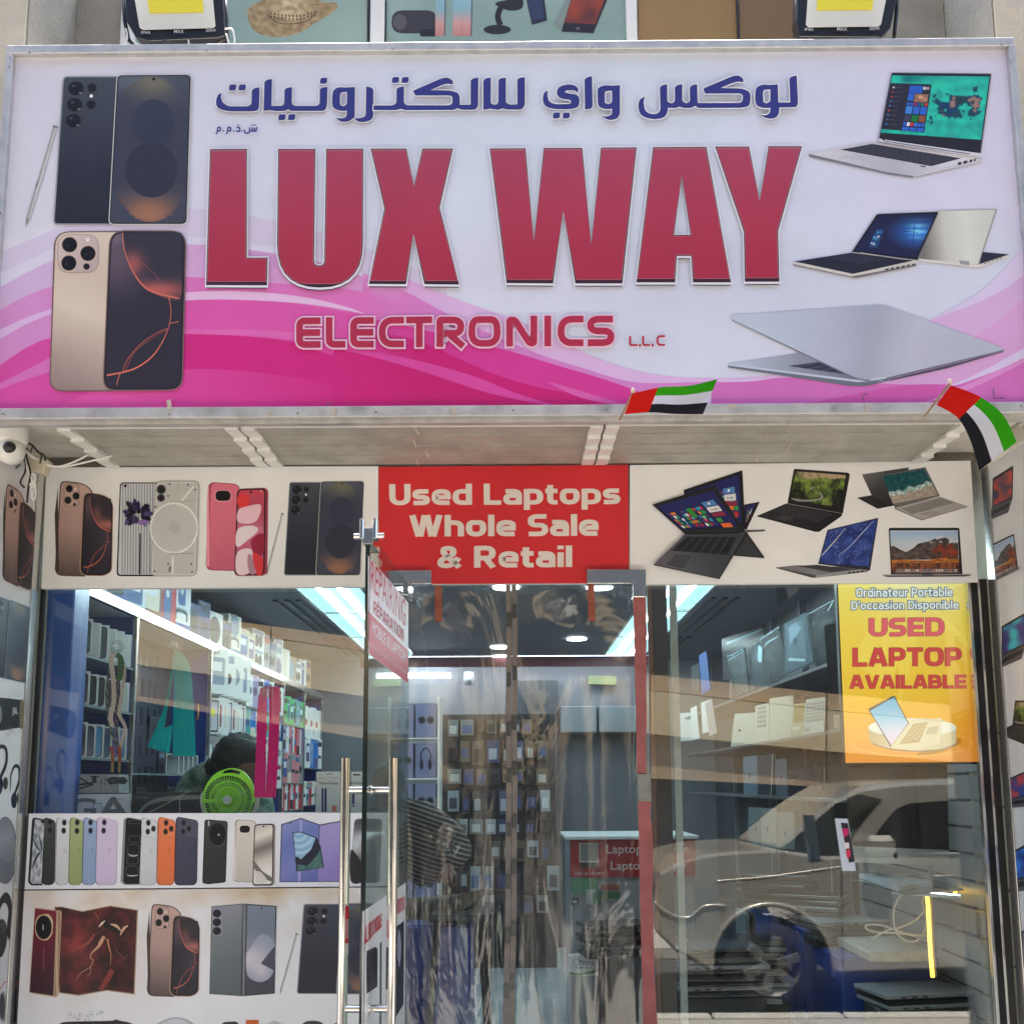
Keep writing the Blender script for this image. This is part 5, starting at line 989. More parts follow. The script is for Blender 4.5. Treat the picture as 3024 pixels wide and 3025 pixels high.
L3s = lambda x: [(x, 224), (x + 42, 272), (x - 4, 296)]
backph('phone_back_picture', 1136, 1300, 178, 734, (206, 208, 210), L3s(1209), lb1, (156, 158, 164), 3); backph('phone_back_picture', 1278, 1445, 174, 734, (226, 120, 74), L3s(1354), lb1, (176, 84, 46), 3); backph('phone_back_picture', 1424, 1630, 174, 734, (66, 68, 86), L3s(1497), lb1, (42, 42, 56), 3)
P = P1(); P.poly(rc([(1666, 200, 18), (1700, 197, 10), (1850, 210, 24), (1856, 230, 6), (1840, 710, 20), (1690, 726, 20), (1648, 715, 14)]), (36, 38, 38)); P.poly(rc([(1674, 204, 16), (1850, 216, 20), (1832, 706, 18), (1664, 718, 12)]), grad((1670, 200), (1830, 700), (64, 68, 66), (50, 54, 52), (44, 48, 48)), res=30)
P.poly(ell(1774, 320, 76, 100), (84, 86, 86)); P.poly(ell(1772, 318, 72, 96), (30, 31, 34)); P.poly(ell(1776, 318, 58, 80), (20, 21, 25)); P.poly(ell(1782, 322, 9, 10), (150, 160, 170)); P.poly(rect(1696, 208, 1706, 248), (196, 196, 190)); P.build('phone_back_picture', lb1)
Q = PY(YB); Q.layer = 3; Q.fit(BXK, [(687, 2420), (815, 2420), (815, 2620), (687, 2620)]); art_pixel(Q, (214, 206, 196), (196, 188, 178), (150, 142, 132), 2); Q.build('phone_pair_picture', lb1)
P = P2(); P.poly([(636, 236), (796, 184), (950, 238), (1160, 200), (1160, 705), (750, 708), (622, 708)], (40, 42, 60)); P.poly([(644, 242), (796, 192), (944, 244), (934, 702), (766, 702), (630, 702)], grad((640, 240), (900, 700), (136, 144, 196), (106, 120, 184), (126, 132, 190), (92, 104, 168)), res=20); P.poly([(950, 248), (1160, 208), (1160, 700), (934, 700)], grad((950, 240), (1150, 700), (162, 150, 204), (150, 138, 196), (140, 122, 186)), res=24)
P.poly([(790, 196), (806, 200), (792, 702), (772, 702)], (168, 164, 214)); P.poly(rc([(728, 300), (800, 296), (930, 346), (958, 420), (986, 590, 8), (760, 622, 8)]), (32, 38, 58))
P.poly([(736, 306), (800, 304), (918, 350), (880, 440), (800, 520), (752, 500)], lambda x, y: mixc((130, 170, 204), (176, 208, 228), .5 + .5 * math.sin(math.hypot(x - 780, y - 300) * .12)), res=8); P.poly(smooth([(760, 500), (830, 530), (900, 470), (918, 370), (940, 380), (930, 480), (850, 570), (765, 560)], True, 5), (40, 44, 62)); P.poly([(770, 560), (850, 575), (935, 480), (956, 440), (978, 588), (768, 614)], lambda x, y: mixc((86, 130, 124), (60, 92, 92), .5 + nz(x, y, .04)), res=10); P.poly(ell(712, 229, 6), (20, 20, 26)); P.build('folding_phone_picture', lb1)
P = P2(); P.poly(rc([(1232, 190, 40), (1460, 190, 40), (1438, 716, 40), (1196, 716, 40)]), (96, 98, 102)); P.poly(rc([(1234, 200, 36), (1450, 200, 36), (1430, 708, 36), (1200, 708, 36)]), lambda x, y: mixc((70, 72, 78), (196, 198, 202), g2(x, y, 1240, 400, 90, 110) + g2(x, y, 1340, 330, 60, 40)), res=10)
P.poly(smooth([(1200, 460), (1240, 470), (1300, 580), (1300, 700), (1204, 700)], True, 5), (44, 44, 48)); P.build('phone_front_picture', lb1)
# second row
P = P1(); P.poly([(443, 908), (500, 906), (672, 944), (900, 898), (1126, 934), (1098, 1626), (870, 1594), (640, 1636), (480, 1612)], (176, 150, 120))
def flame(x, y):
    n = nz(x * 1.2, y, .007, 2) + .6 * nz(x, y, .02, 6); c = mixc((56, 30, 34), (102, 42, 44), .5 + n * 1.1); c = addc(c, (40, 14, 12), g2(x, y, 620, 1250, 140, 160)); c = addc(c, (-26, -16, -16), g2(x, y, 940, 1180, 110, 240)); c = addc(c, (-24, -12, -14), g2(x, y, 1000, 1500, 160, 120)); return c
P.poly([(450, 914), (500, 912), (672, 950), (900, 905), (1117, 940), (1090, 1616), (870, 1586), (640, 1626), (486, 1606)], flame, res=9)
for pts, w_, c in (([(770, 1130), (720, 1200), (600, 1270), (580, 1275)], [14, 20, 6, 1], (150, 70, 62)), ([(840, 1010), (870, 1060), (940, 1090), (1000, 1150)], [30, 50, 34, 2], (34, 30, 34)), ([(806, 1075), (830, 1045), (856, 1022)], [4, 20, 5], (220, 200, 170)), ([(900, 1050), (950, 1066), (990, 1110)], [6, 24, 3], (206, 172, 140)), ([(980, 1140), (1010, 1085), (1045, 1062)], [6, 22, 8], (214, 170, 140)), ([(850, 1150), (820, 1200), (800, 1235), (745, 1290), (740, 1330), (760, 1340), (735, 1400), (660, 1450), (620, 1510)], [26, 30, 20, 8, 6, 5, 5, 4, 1], (196, 150, 120)), ([(740, 1400), (735, 1450), (708, 1480)], [4, 4, 1], (190, 140, 110)), ([(876, 1170), (890, 1240), (905, 1300), (900, 1390)], [16, 10, 6, 2], (190, 130, 100)), ([(915, 1420), (880, 1490), (820, 1590)], [40, 50, 30], (132, 54, 54)), ([(770, 950), (800, 1000), (790, 1040)], [3, 6, 2], (170, 90, 80)), ([(940, 1240), (960, 1280), (1020, 1330), (1040, 1290)], [4, 6, 5, 2], (116, 76, 76))):
    P.rib(smooth(pts, False, 5), w_, c)
P.poly(rc([(285, 914, 14), (505, 942, 12), (475, 1640, 16), (450, 1646), (238, 1610, 16)]), (188, 158, 128)); P.poly([(470, 950), (500, 948), (472, 1634), (446, 1636)], grad((446, 0), (500, 0), (120, 92, 76), (210, 186, 156), (140, 112, 92), (204, 178, 150)), res=8); P.poly(rc([(288, 922, 10), (462, 944), (436, 1632), (244, 1604, 10)]), grad((300, 930), (350, 1600), (124, 42, 58), (106, 34, 50), (78, 32, 44), (58, 34, 42)), res=24)
P.poly(rc([(320, 975, 30), (400, 962, 30), (436, 1020, 30), (430, 1130, 30), (390, 1186, 30), (330, 1180, 30), (288, 1130, 30), (290, 1020, 30)]), (206, 182, 142)); P.poly(ell(358, 1076, 66, 98), (30, 30, 34)); P.poly(ell(354, 1076, 50, 78), (22, 22, 26)); P.poly(rect(349, 1054, 357, 1098), (196, 190, 176)); P.poly(rect(356, 1240, 362, 1420), (134, 84, 88))
P.build('folding_phone_picture', lb2, label='printed dark red folding phone')
Q = PY(YB); Q.layer = 3; Q.fit(BXP, [(433, 2671), (592, 2671), (592, 2946), (433, 2946)]); art_gold(Q); Q.build('phone_pair_picture', lb2)
P = P2(); P.poly([(68, 905), (322, 882), (350, 884), (338, 1638), (300, 1638), (50, 1620)], (96, 100, 104)); P.poly([(76, 912), (318, 890), (300, 1630), (56, 1612)], grad((70, 900), (250, 1600), (146, 146, 156), (122, 128, 134), (104, 114, 116), (92, 100, 104)), res=30); P.poly([(322, 888), (346, 888), (334, 1632), (304, 1632)], grad((320, 0), (346, 0), (70, 74, 78), (150, 152, 158), (90, 94, 98)), res=8)
P.poly(rect(76, 924, 154, 1146, 38), (150, 150, 160))
for cy in (963, 1035, 1106): P.poly(ell(113, cy, 36, 34), (84, 84, 92)); P.poly(ell(113, cy, 31, 29), (28, 28, 33)); P.poly(ell(106, cy - 6, 9), (44, 46, 56))
P.poly([(352, 884), (600, 902), (584, 1616), (338, 1636)], (48, 50, 62))
P.poly([(360, 894), (590, 910), (576, 1608), (346, 1626)], grad((360, 900), (400, 1500), (124, 136, 150), (118, 130, 146), (150, 148, 160), (72, 72, 84)), res=24)
P.poly(smooth([(365, 1270), (480, 1130), (588, 1220), (580, 1400), (540, 1490), (460, 1522), (380, 1490), (352, 1420), (352, 1290)], True, 6), lambda x, y: mixc((146, 156, 172), (206, 196, 204), g2(x, y, 380, 1330, 160, 120) + .6 * g2(x, y, 480, 1440, 60, 70)), res=10); P.poly([(588, 1222), (470, 1370), (583, 1430)], (76, 78, 90)); P.poly(ell(478, 920, 8), (20, 20, 26)); P.build('folding_phone_picture', lb2, label='printed grey folding phone')
Q = PY(YB); Q.layer = 3; Q.fit(BXD, [(876, 2668), (1167, 2668), (1167, 2938), (876, 2938)]); art_dark(Q); Q.build('phone_pair_picture', lb2); Q = PY(YB); Q.layer = 8; Q.fit(BXS, [(826, 2757), (882, 2757), (882, 2940), (826, 2940)]); art_stylus(Q); Q.build('stylus_picture', lb2)
P = P1()
P.poly(smooth([(480, 1870), (560, 1846), (900, 1838), (935, 1826), (980, 1838), (1060, 1856), (1090, 1900), (480, 1930)], True, 5), (40, 40, 44)); P.poly(smooth([(1260, 1900), (1340, 1830), (1440, 1808), (1540, 1836), (1600, 1900), (1500, 1960)], True, 5), (176, 178, 184)); P.poly(smooth([(1290, 1900), (1350, 1845), (1440, 1822), (1520, 1848), (1570, 1900), (1500, 1950)], True, 5), (206, 206, 208))
random.seed(9)
for i in range(40): x = random.uniform(540, 860); y = random.uniform(1760, 1830); P.rib([(x, y), (x + random.uniform(-20, 20), y + random.uniform(-14, 14))], random.choice([2, 3, 5]), random.choice([(120, 130, 150), (90, 110, 140), (150, 170, 180)]))
P.build('speaker_picture', lb2)
P = P2(); P.poly(rc([(160, 1850, 20), (270, 1842, 20), (320, 1900), (140, 1900)]), (52, 52, 54)); P.poly(rc([(348, 1832, 6), (452, 1830, 6), (450, 1900), (344, 1900)]), (206, 96, 46)); P.poly(smooth([(500, 1900), (560, 1842), (620, 1850), (660, 1900)], True, 5), (196, 198, 196)); P.poly(smooth([(800, 1900), (830, 1848), (900, 1838), (960, 1850), (985, 1900)], True, 5), (60, 60, 64)); P.poly(smooth([(1040, 1900), (1090, 1850), (1150, 1850), (1160, 1900)], True, 5), (196, 90, 66)); P.build('watch_picture', lb2)
# side reveals with their posters and an aluminium edge strip
def reveal(name, lab, X, n, arts):
    o = thing(name, lab, 'side panel', (X, -.25, 0.5))
    s_ = n[0]
    MB().box((X - s_ * .006, -.265, 1.46), (.011, .31, 2.93)).build('panel', mat('glossy_white_laminate', (0.80, .80, .81), .12, noise_s=3, noise_a=.05, spec=.6), o)
    MB().box((X - s_ * .004, -.075, 1.46), (.016, .064, 2.93), bev=.002).build('edge_strip', ALUS, o)
    for nm, fn in arts:
        Q = Pr(lambda x, y: atX(x, y, X), n); Q.layer = 3; fn(Q); Q.build(nm, o)
    return o
def r_gold(Q): Q.fit((283, 388, 590, 884), [(10, 1424), (108, 1462), (100, 1752), (6, 1715)]); art_gold(Q)
def r_dark(Q): Q.fit(BXD, [(-28, 1748), (92, 1796), (84, 2022), (-36, 1995)]); art_dark(Q)
def r_jbl(Q):
    Q.ctx(0, 2050, 1.98)
    Q.poly(smooth([(-60, 36), (110, 34), (140, 50), (156, 120), (140, 186), (100, 200), (-60, 206)], True, 5), (28, 28, 32)); Q.poly(smooth([(118, 40), (140, 50), (157, 118), (142, 186), (116, 196)], True, 4), (120, 102, 78)); Q.tr('JBL', 70, 80, 104, 130, (176, 176, 176), bold=.03); Q.poly(ell(-2, 120, 12, 50), (120, 124, 128))
    random.seed(4)
    for i in range(26): x = random.uniform(15, 118); y = random.choice([random.uniform(205, 240), random.uniform(0, 34)]); Q.rib([(x, y), (x + random.uniform(-10, 10), y + random.uniform(-16, 16))], 2.2, (120, 128, 150))
def r_hooks(Q):
    Q.fit((0, 0, 100, 160), [(22, 2258), (62, 2258), (60, 2390), (22, 2390)]); art_earhook(Q); Q.fit((0, 0, 100, 160), [(-26, 2196), (26, 2202), (22, 2350), (-30, 2350)]); art_earhook(Q)
def r_oval(Q): Q.ctx(0, 2050, 1.98); Q.poly(ell(30, 916, 70, 198), (96, 98, 104)); Q.poly(ell(28, 916, 66, 193), grad((-30, 720), (70, 1110), (120, 122, 128), (146, 148, 154), (128, 130, 136), (108, 110, 118)), res=12); Q.poly(smooth([(-30, 960), (40, 985), (92, 960), (80, 1040), (20, 1100), (-20, 1090)], True, 5), (116, 118, 126))
def r_head(Q): Q.fit((0, 0, 100, 200), [(-20, 2634), (38, 2636), (36, 2825), (-22, 2828)]); art_headset(Q)
def r_watch(Q):
    Q.ctx(0, 2050, 1.98); Q.rib(smooth([(0, 1730), (24, 1690), (50, 1690), (72, 1720), (100, 1690), (112, 1660)], False, 5), 5, (206, 70, 66)); Q.poly(rc([(56, 1722, 16), (96, 1722, 16), (90, 1925, 16), (44, 1925, 16)]), (40, 42, 46)); Q.tr('10', 62, 1775, 82, 1810, (190, 190, 190)); Q.poly(ell(18, 1830, 22, 90), (150, 154, 156)); Q.poly(ell(12, 1830, 16, 78), (60, 62, 66))
XL_ = XLW; XR_ = XRW
reveal('left_reveal', 'glossy side panel of phone and speaker pictures at the left edge of the shopfront', XL_, (1, 0, 0), [('phone_pair_picture', r_gold), ('phone_pair_picture', r_dark), ('speaker_picture', r_jbl), ('earphone_picture', r_hooks), ('round_speaker_picture', r_oval), ('headphone_picture', r_head), ('watch_picture', r_watch)])
def rl(fn, bx, q):
    def f(Q): Q.fit(bx, q); fn(Q)
    return ('laptop_picture', f)
def art_simple_lap(cols):
    def f(P):   # 0..100 x 0..100
        P.poly([(30, 14), (96, 0), (94, 62), (28, 74)], (44, 42, 48)); P.poly([(34, 18), (93, 5), (91, 58), (32, 70)], lambda x, y: mixc(cols[0], cols[1], .5 + 1.3 * nz(x, y * 1.5, .04, cols[2])), res=3)
        P.poly([(28, 74), (94, 62), (80, 88), (0, 100)], (86, 86, 92)); P.poly([(34, 78), (86, 68), (78, 78), (22, 90)], (40, 40, 46))
    return f
reveal('right_reveal', 'glossy side panel of laptop pictures at the right edge of the shopfront', XR_, (-1, 0, 0), [
    rl(art_simple_lap([(190, 70, 60), (60, 60, 90), 3]), (0, 0, 100, 100), [(2904, 1400), (2996, 1374), (2996, 1530), (2904, 1544)]), rl(art_lap_mount, BX8, [(2918, 1612), (3006, 1570), (3016, 1680), (2920, 1726)]),
    rl(art_simple_lap([(70, 60, 130), (60, 190, 200), 5]), (0, 0, 100, 100), [(2926, 1838), (3030, 1810), (3040, 1960), (2930, 1984)]), rl(art_lap_green, BX5, [(2944, 2074), (3080, 2060), (3090, 2210), (2944, 2196)]),
    rl(art_simple_lap([(40, 70, 150), (180, 70, 80), 8]), (0, 0, 100, 100), [(2950, 2290), (3050, 2270), (3056, 2400), (2952, 2390)]), rl(art_simple_lap([(30, 60, 140), (60, 130, 220), 11]), (0, 0, 100, 100), [(2958, 2500), (3060, 2480), (3070, 2650), (2970, 2640)]),
    rl(art_simple_lap([(150, 152, 164), (120, 122, 134), 14]), (0, 0, 100, 100), [(2982, 2740), (3090, 2720), (3100, 2880), (2990, 2860)])])
# ------------------------------------------------------------------ security camera, junction box, loose wiring
sc_ = thing('security_camera', 'white ball security camera under the left end of the sign', 'camera', atY(30, 1300, -.42))
c = atY(31, 1290, -.42); MB().lathe([(.0, .05), (.062, .05), (.064, .03), (.064, -.03), (.058, -.045), (0, -.045)], c + Vector((0, 0, .01)), 28).build('mount', WHITEP, sc_)
c = atY(32, 1333, -.44); MB().lathe([(.052 * math.sin(a), .052 * math.cos(a)) for a in [i * math.pi / 14 for i in range(15)]], c, 28).build('ball', WHITEP, sc_)
l_ = c + Vector((.012, -.034, .002)); MB().lathe([(.0, .026), (.012, .024), (.024, .012), (.026, -.004)], l_, 20, M=Matrix.Rotation(R(90), 3, 'X') @ Matrix.Scale(1.0, 3)).build('lens', BLACKP, sc_)
jb = MB(); jb.box(atY(121, 1378, -.30), (.062, .05, .062), M=Matrix.Rotation(R(18), 3, 'Y'), bev=.004).build('junction_box', mat('yellowed_plastic', (.62, .57, .42), .4, noise_s=9, noise_a=.15), cat='junction box', label='yellowed square junction box beside the security camera')
wr = thing('loose_wiring', 'tangle of black and white wires hanging beside the security camera', 'wire', atY(80, 1360, -.36))
for pts, r_, m_ in (([(68, 1325), (85, 1338), (100, 1352)], .005, WHITEP), ([(72, 1330), (96, 1350), (112, 1358)], .004, WHITEP), ([(70, 1305), (95, 1315), (112, 1335), (130, 1345), (134, 1362)], .004, BLACKP), ([(66, 1318), (84, 1330), (88, 1345), (96, 1320), (108, 1330)], .003, BLACKP), ([(110, 1330), (122, 1345), (118, 1370)], .003, BLACKP),
                    ([(72, 1345), (76, 1380), (72, 1400), (60, 1425), (72, 1440)], .004, BLACKP), ([(76, 1340), (84, 1370), (90, 1400), (84, 1440), (80, 1485)], .004, BLACKP), ([(60, 1372), (50, 1380), (46, 1385)], .003, BLACKP), ([(74, 1350), (80, 1385), (92, 1412), (100, 1440), (94, 1470), (104, 1475), (106, 1440), (96, 1425), (92, 1450), (98, 1476)], .003, WHITEP), ([(84, 1405), (100, 1402), (104, 1420), (88, 1430), (96, 1440), (108, 1430)], .003, WHITEP),
                    ([(140, 1372), (170, 1378), (210, 1368), (260, 1344)], .004, WHITEP), ([(140, 1376), (190, 1378), (250, 1366), (332, 1346)], .004, WHITEP), ([(705, 1252), (722, 1246), (742, 1248), (762, 1258)], .004, BLACKP), ([(712, 1248), (740, 1256), (766, 1256)], .003, BLACKP)):
    MB().tube([atY(*p, -.36 if p[0] < 600 else -.58) for p in smooth(pts, False, 4)], r_, 6).build('wire', m_, wr)
# ------------------------------------------------------------------ the glass front: frames, panes
GY = 0.0
zb = 0.28; zt_ = atY(1500, 1728, 0).z
def xg(px, py=2100, Y=0): return atY(px, py, Y).x
front = thing('glass_shopfront', 'frameless glass shopfront with steel corner patches and dark side posts', 'shopfront', (0, 0, 0))
xa, xb_, xc, xd = xg(126, 1740) - .02, xg(1196, 2100), xg(1900, 2100), xg(2868, 1740) + .03
def pane_(name, x0, x1, z0, z1, Y=0.0, m=GLASS, th=.010): MB().box(((x0 + x1) / 2, Y + th / 2, (z0 + z1) / 2), (x1 - x0, th, z1 - z0)).build(name, m, front)
zsill = atY(600, 2403, 0).z
pane_('left_pane', xa, xb_ - .012, zsill - .05, zt_ + .02); pane_('right_pane', xc + .005, xd, zb, zt_ + .02)
MB().box(((xa + xb_) / 2, .03, (zsill + 0) / 2 - .01), (xb_ - xa, .10, zsill)).build('panel_core', mat('dark_board', (.12, .12, .13), .7), front)
def post(px, w, Y, m, nm, d=.03, z0=0.0, z1=None, py=2200): 
    x = atY(px, py, Y).x; MB().box((x, Y, (z0 + (z1 or zt_)) / 2), (w, d, (z1 or zt_) - z0), bev=.0015).build(nm, m, front)
post(1957, .062, .045, mat('dark_bronze_post', (.035, .03, .032), .35, noise_s=6, noise_a=.2), 'inner_post', .03)
post(1931, .028, .05, mat('brown_strip', (.20, .10, .07), .5, noise_s=6, noise_a=.2), 'inner_strip', .02)
post(1999, .030, .04, mat('pale_sealed_strip', (.32, .36, .34), .4, noise_s=14, noise_a=.3), 'sealed_strip', .02)
for dx, w, m_, nm in ((-.060, .012, ALUS, 'edge_trim'), (-.040, .026, BLACKM, 'dark_gasket'), (-.020, .010, ALUS, 'edge_trim'), (0.0, .030, BLACKM, 'dark_gasket')):
    MB().box((XR_ - .022 + dx, -.022, 1.3), (w, .03, 2.3), bev=.001).build(nm, m_, front)
MB().box((XL_ + .012, -.018, (zsill + zt_) / 2), (.016, .02, zt_ - zsill), bev=.001).build('dark_gasket', BLACKM, front)
# red cloth tape down the right edge of the doorway
tp_ = mat('red_cloth_tape', (.42, .13, .125), .75, noise_s=9, noise_a=.4, bump=.4, bscale=180)
tapeT = thing('red_tape', 'long strip of red cloth tape down the right edge of the doorway', 'tape', (xc, -.004, 0.5))
def tape(pl, pr, nm, tp_=tp_): 
    m = MB(); L_ = [atY(x, y, -.003) for x, y in pl]; R_ = [atY(x, y, -.003) for x, y in pr]
    for i in range(len(L_) - 1): m.slab([L_[i], R_[i], R_[i + 1], L_[i + 1]], (0, 1, 0), .002)
    m.build(nm, tp_, tapeT)
random.seed(11)
tape([(1870, 1765)] + [(1870 + 12 * i / 14, 1765 + 522 * i / 14) for i in range(1, 15)], [(1908 + (random.uniform(-1, 3) if i else 0), 1765 + 522 * i / 14) for i in range(15)], 'upper_strip')
tape([(1884 + 16 * i / 16, 2368 + 690 * i / 16) for i in range(17)], [(1922 + 18 * i / 16 + random.uniform(-3, 3), 2368 + 690 * i / 16) for i in range(17)], 'lower_strip')
tape([(1882, 2285), (1884, 2326), (1886, 2370)], [(1920, 2285), (1922, 2326), (1924, 2370)], 'grey_patch', mat('grey_clear_tape', (.25, .26, .23), .35, noise_s=12, noise_a=.4))
# steel patches
pf = lambda nm, q, Y=-.022, t=.03: MB().slab([atY(*p, Y) for p in q], (0, 1, 0), t).build(nm, CHROME, front, bevel=.0025)
YP = -.075
pf('corner_patch', [(1733, 1682), (1908, 1682), (1908, 1764), (1869, 1764), (1869, 1727), (1860, 1724), (1733, 1724)], YP, .06)
pf('corner_patch', [(1150, 1685), (1274, 1684), (1275, 1725), (1150, 1726)], YP, .06)
# ------------------------------------------------------------------ the open glass door
H0 = Vector((atY(1200, 2200, -.03).x, -.03, 0)); N0 = Vector((atY(1074, 2200, -.99).x, -.99, 0)); dv = (N0 - H0).normalized(); dn = Vector((-dv.y, dv.x, 0)); dn = dn if dn.x > 0 else -dn
ztd = atP(1078, 1612, N0, dn).z
door = thing('glass_door', 'frameless glass door swung open toward the street with long steel pull handles', 'door', H0)
def db(a, b, z0, z1, th, m, nm, off=0, bev=0):   # a,b metres from the hinge along the door
    A = H0 + dv * a + dn * off; B = H0 + dv * b + dn * off
    return MB().slab([(A.x, A.y, z0), (B.x, B.y, z0), (B.x, B.y, z1), (A.x, A.y, z1)], dn, th).build(nm, m, door, bevel=bev)
DW = (N0 - H0).length; zhd = zt_ - .012
db(0, DW, .03, zhd + .0, .010, GLASSG, 'pane')
EDG = mat('dark_glass_edge', (.012, .02, .018), .12, spec=.7)
db(DW, DW + .004, .03, zhd, .015, EDG, 'polished_edge', -.002)
db(DW - .13, DW + .01, zhd - .045, zhd + .012, .034, CHROME, 'top_lock', -.012, .003); db(-.01, .13, zhd - .06, zhd - .005, .034, CHROME, 'top_pivot_patch', -.012, .003)
ck = H0 + dv * (DW - .012); 
for s_ in (-1, 1): MB().cyl(Vector((ck.x, ck.y, zhd - .012)) + dn * .006, Vector((ck.x, ck.y, zhd - .012)) + dn * (.006 + s_ * .05), .0105, n=16).build('lock_knob', CHROME, door); MB().box(Vector((ck.x, ck.y, zhd + .008)) + dn * (.006 + s_ * .022), (.014, .05, .07), bev=.003).build('lock_cheek', CHROME, door)
hs = H0 + dv * (DW - .085)
for s_, nm in ((-1, 'a'), (1, 'b')):
    c = hs + dn * (.005 + s_ * .078)
    m = MB(); m.cyl(Vector((c.x, c.y, .52)), Vector((c.x, c.y, atP(1018 if s_ < 0 else 1150, 2240, c, Vector((0, 1, 0))).z)), .0165, n=28); m.build('pull_bar', CHROME, door)
    for yy in (2334, 2981):
        zz = atP(1018 if s_ < 0 else 1150, yy, c, Vector((0, 1, 0))).z; q = hs + dn * (.005 + s_ * .006)
        MB().cyl(Vector((q.x, q.y, zz)), Vector((c.x, c.y, zz)), .0125, n=20).build('standoff', CHROME, door); MB().cyl(Vector((q.x, q.y, zz)), Vector((q.x, q.y, zz)) + dn * s_ * .004, .0185, n=20).build('standoff_collar', CHROME, door)
# red sticker wrapped on the street-side bar
c = hs + dn * (.005 - .078)
for y0, y1, cc in ((2676, 2714, (.55, .02, .03)), (2714, 2772, (.5, .2, .2)), (2772, 2786, (.55, .02, .03)), (2786, 2818, (.6, .57, .52))):
    q = c; z1 = atP(1018, y0, q, Vector((0, 1, 0))).z; z0 = atP(1018, y1, q, Vector((0, 1, 0))).z; m = MB(); n_ = 10
    vs = []; 
    for i in range(n_ + 1): a = -1.57 + .5 + 1.5 * i / n_; vs += [(q.x + .0172 * math.cos(a), q.y + .0172 * math.sin(a), z0), (q.x + .0172 * math.cos(a), q.y + .0172 * math.sin(a), z1)]
    m.smooth = True; m.add(vs, [(2 * i, 2 * i + 2, 2 * i + 3, 2 * i + 1) for i in range(n_)], cc); m.build('pull_sticker', SHINY, door)
# posters on the door
DP = H0 + dn * .0115
def PD(l=1): q = Pr(lambda x, y: atP(x, y, DP, dn), dn); q.layer = l; q.res = 20; return q
dpo = thing('repair_poster', 'white and red repair poster on the upper part of the open door', 'poster', atP(1140, 1950, DP, dn))
P = PD().ctx(1060, 1640, 4.83); P.poly([(128, 5), (706, 686), (702, 1836), (130, 1400)], (222, 214, 216)); P.poly([(133, 800), (704, 1368), (702, 1836), (130, 1400)], (190, 36, 52)); P.build('sheet', dpo)
words('text_line', dpo, lambda: PD().ctx(1060, 1640, 4.83), [('REPAIRING', [(172, 66), (668, 655), (662, 1030), (168, 488)], (184, 30, 46), .0), ('MOBILE & LAPTOP', [(188, 935), (664, 1390), (660, 1530), (186, 1120)], (226, 212, 214), .0), ('All kind of new and used phone available', [(150, 1240), (678, 1640), (676, 1730), (148, 1320)], (210, 150, 160), .01)])
hwords('text_line', dpo, lambda: PD(6).ctx(1060, 1640, 4.83), [('RÉPARATION', [(208, 596), (636, 1020), (630, 1240), (200, 826)], (184, 30, 46), 0, 0)])
dp2 = thing('sale_poster', 'phone sale poster on the lower part of the open door', 'poster', atP(1140, 2850, DP, dn))
P = PD().ctx(600, 2350, 2.7586); P.poly([(1296, 950), (1650, 712), (1642, 1960), (1290, 2100)], (216, 214, 210)); P.poly([(1302, 1060), (1640, 800), (1638, 945), (1304, 1228)], (222, 216, 212))
P.poly([(1330, 1270), (1400, 1235, 0), (1420, 1250), (1418, 1560), (1330, 1620)], (70, 62, 64)); P.poly(rc([(1366, 1290, 14), (1410, 1244, 12), (1420, 1260), (1418, 1540), (1372, 1450, 20)]), (42, 38, 42)); P.poly([(1548, 1090), (1636, 1022), (1632, 1700), (1550, 1840)], (40, 44, 54)); P.poly(smooth([(1590, 1090), (1612, 1200), (1600, 1400), (1580, 1300)], True, 4), (150, 150, 166)); P.poly([(1440, 1200), (1452, 1200), (1448, 2040), (1436, 2040)], (40, 40, 44))
for cy in (1340, 1420, 1500): P.poly(ell(1338, cy, 10, 24), (36, 34, 40))
P.build('sheet', dp2)
hwords('text_line', dp2, lambda: PD(8).ctx(600, 2350, 2.7586), [('ALL IND O MOBILE', [(1310, 1070), (1450, 960), (1450, 1070), (1310, 1226)], (190, 44, 52), 0, 0), ('SALE AND RETAIL', [(1550, 862), (1638, 822), (1636, 925), (1550, 1000)], (190, 44, 52), 0, 0)])
# ------------------------------------------------------------------ clear plastic strip curtain in the doorway
FILM = glassmat('clear_curtain_film', (0.90, .92, .93), .095, rough=.10, wave=1.0, dust=.05, wdist=.035, wscale=(2.6, 2.6, .8))
cur = thing('plastic_curtain', 'clear plastic magnetic curtain hanging in the doorway', 'curtain', (0, .1, 0))
xm = atY(1511, 2200, .1).x; x0_, x1_ = xg(1204, 2100, .1), xg(1884, 2100, .1)
zc = zt_ + .03
for nm, xa_, xb2, sd in (('film_panel', x0_, xm, 1), ('film_panel', xm, x1_, 2)):
    m = MB(); m.sheet(lambda u, v: Vector((xa_ + (xb2 - xa_) * u + (.006 * math.sin(v * 9) if .05 < u < .95 else 0), .1 + .022 * nz(u * 5.5, v * 1.6, 1, sd * 3.3) * (.4 + 1.3 * v) + .009 * math.sin(u * 15 + sd + 2 * nz(u, v * 2, 1, sd)) * min(1, v * 1.5) + .03 * g2(u, v, .35 if sd == 1 else .45, .08, .25, .05), zc - (zc - .05) * v)), 70, 110); m.build(nm, FILM, cur)
TRM = mat('grey_brown_hem', (.22, .19, .17), .45, noise_s=20, noise_a=.3, bump=.3)
def wob(v, s): return .006 * math.sin(v * 5 + s) + .004 * nz(v * 6, s, 1)
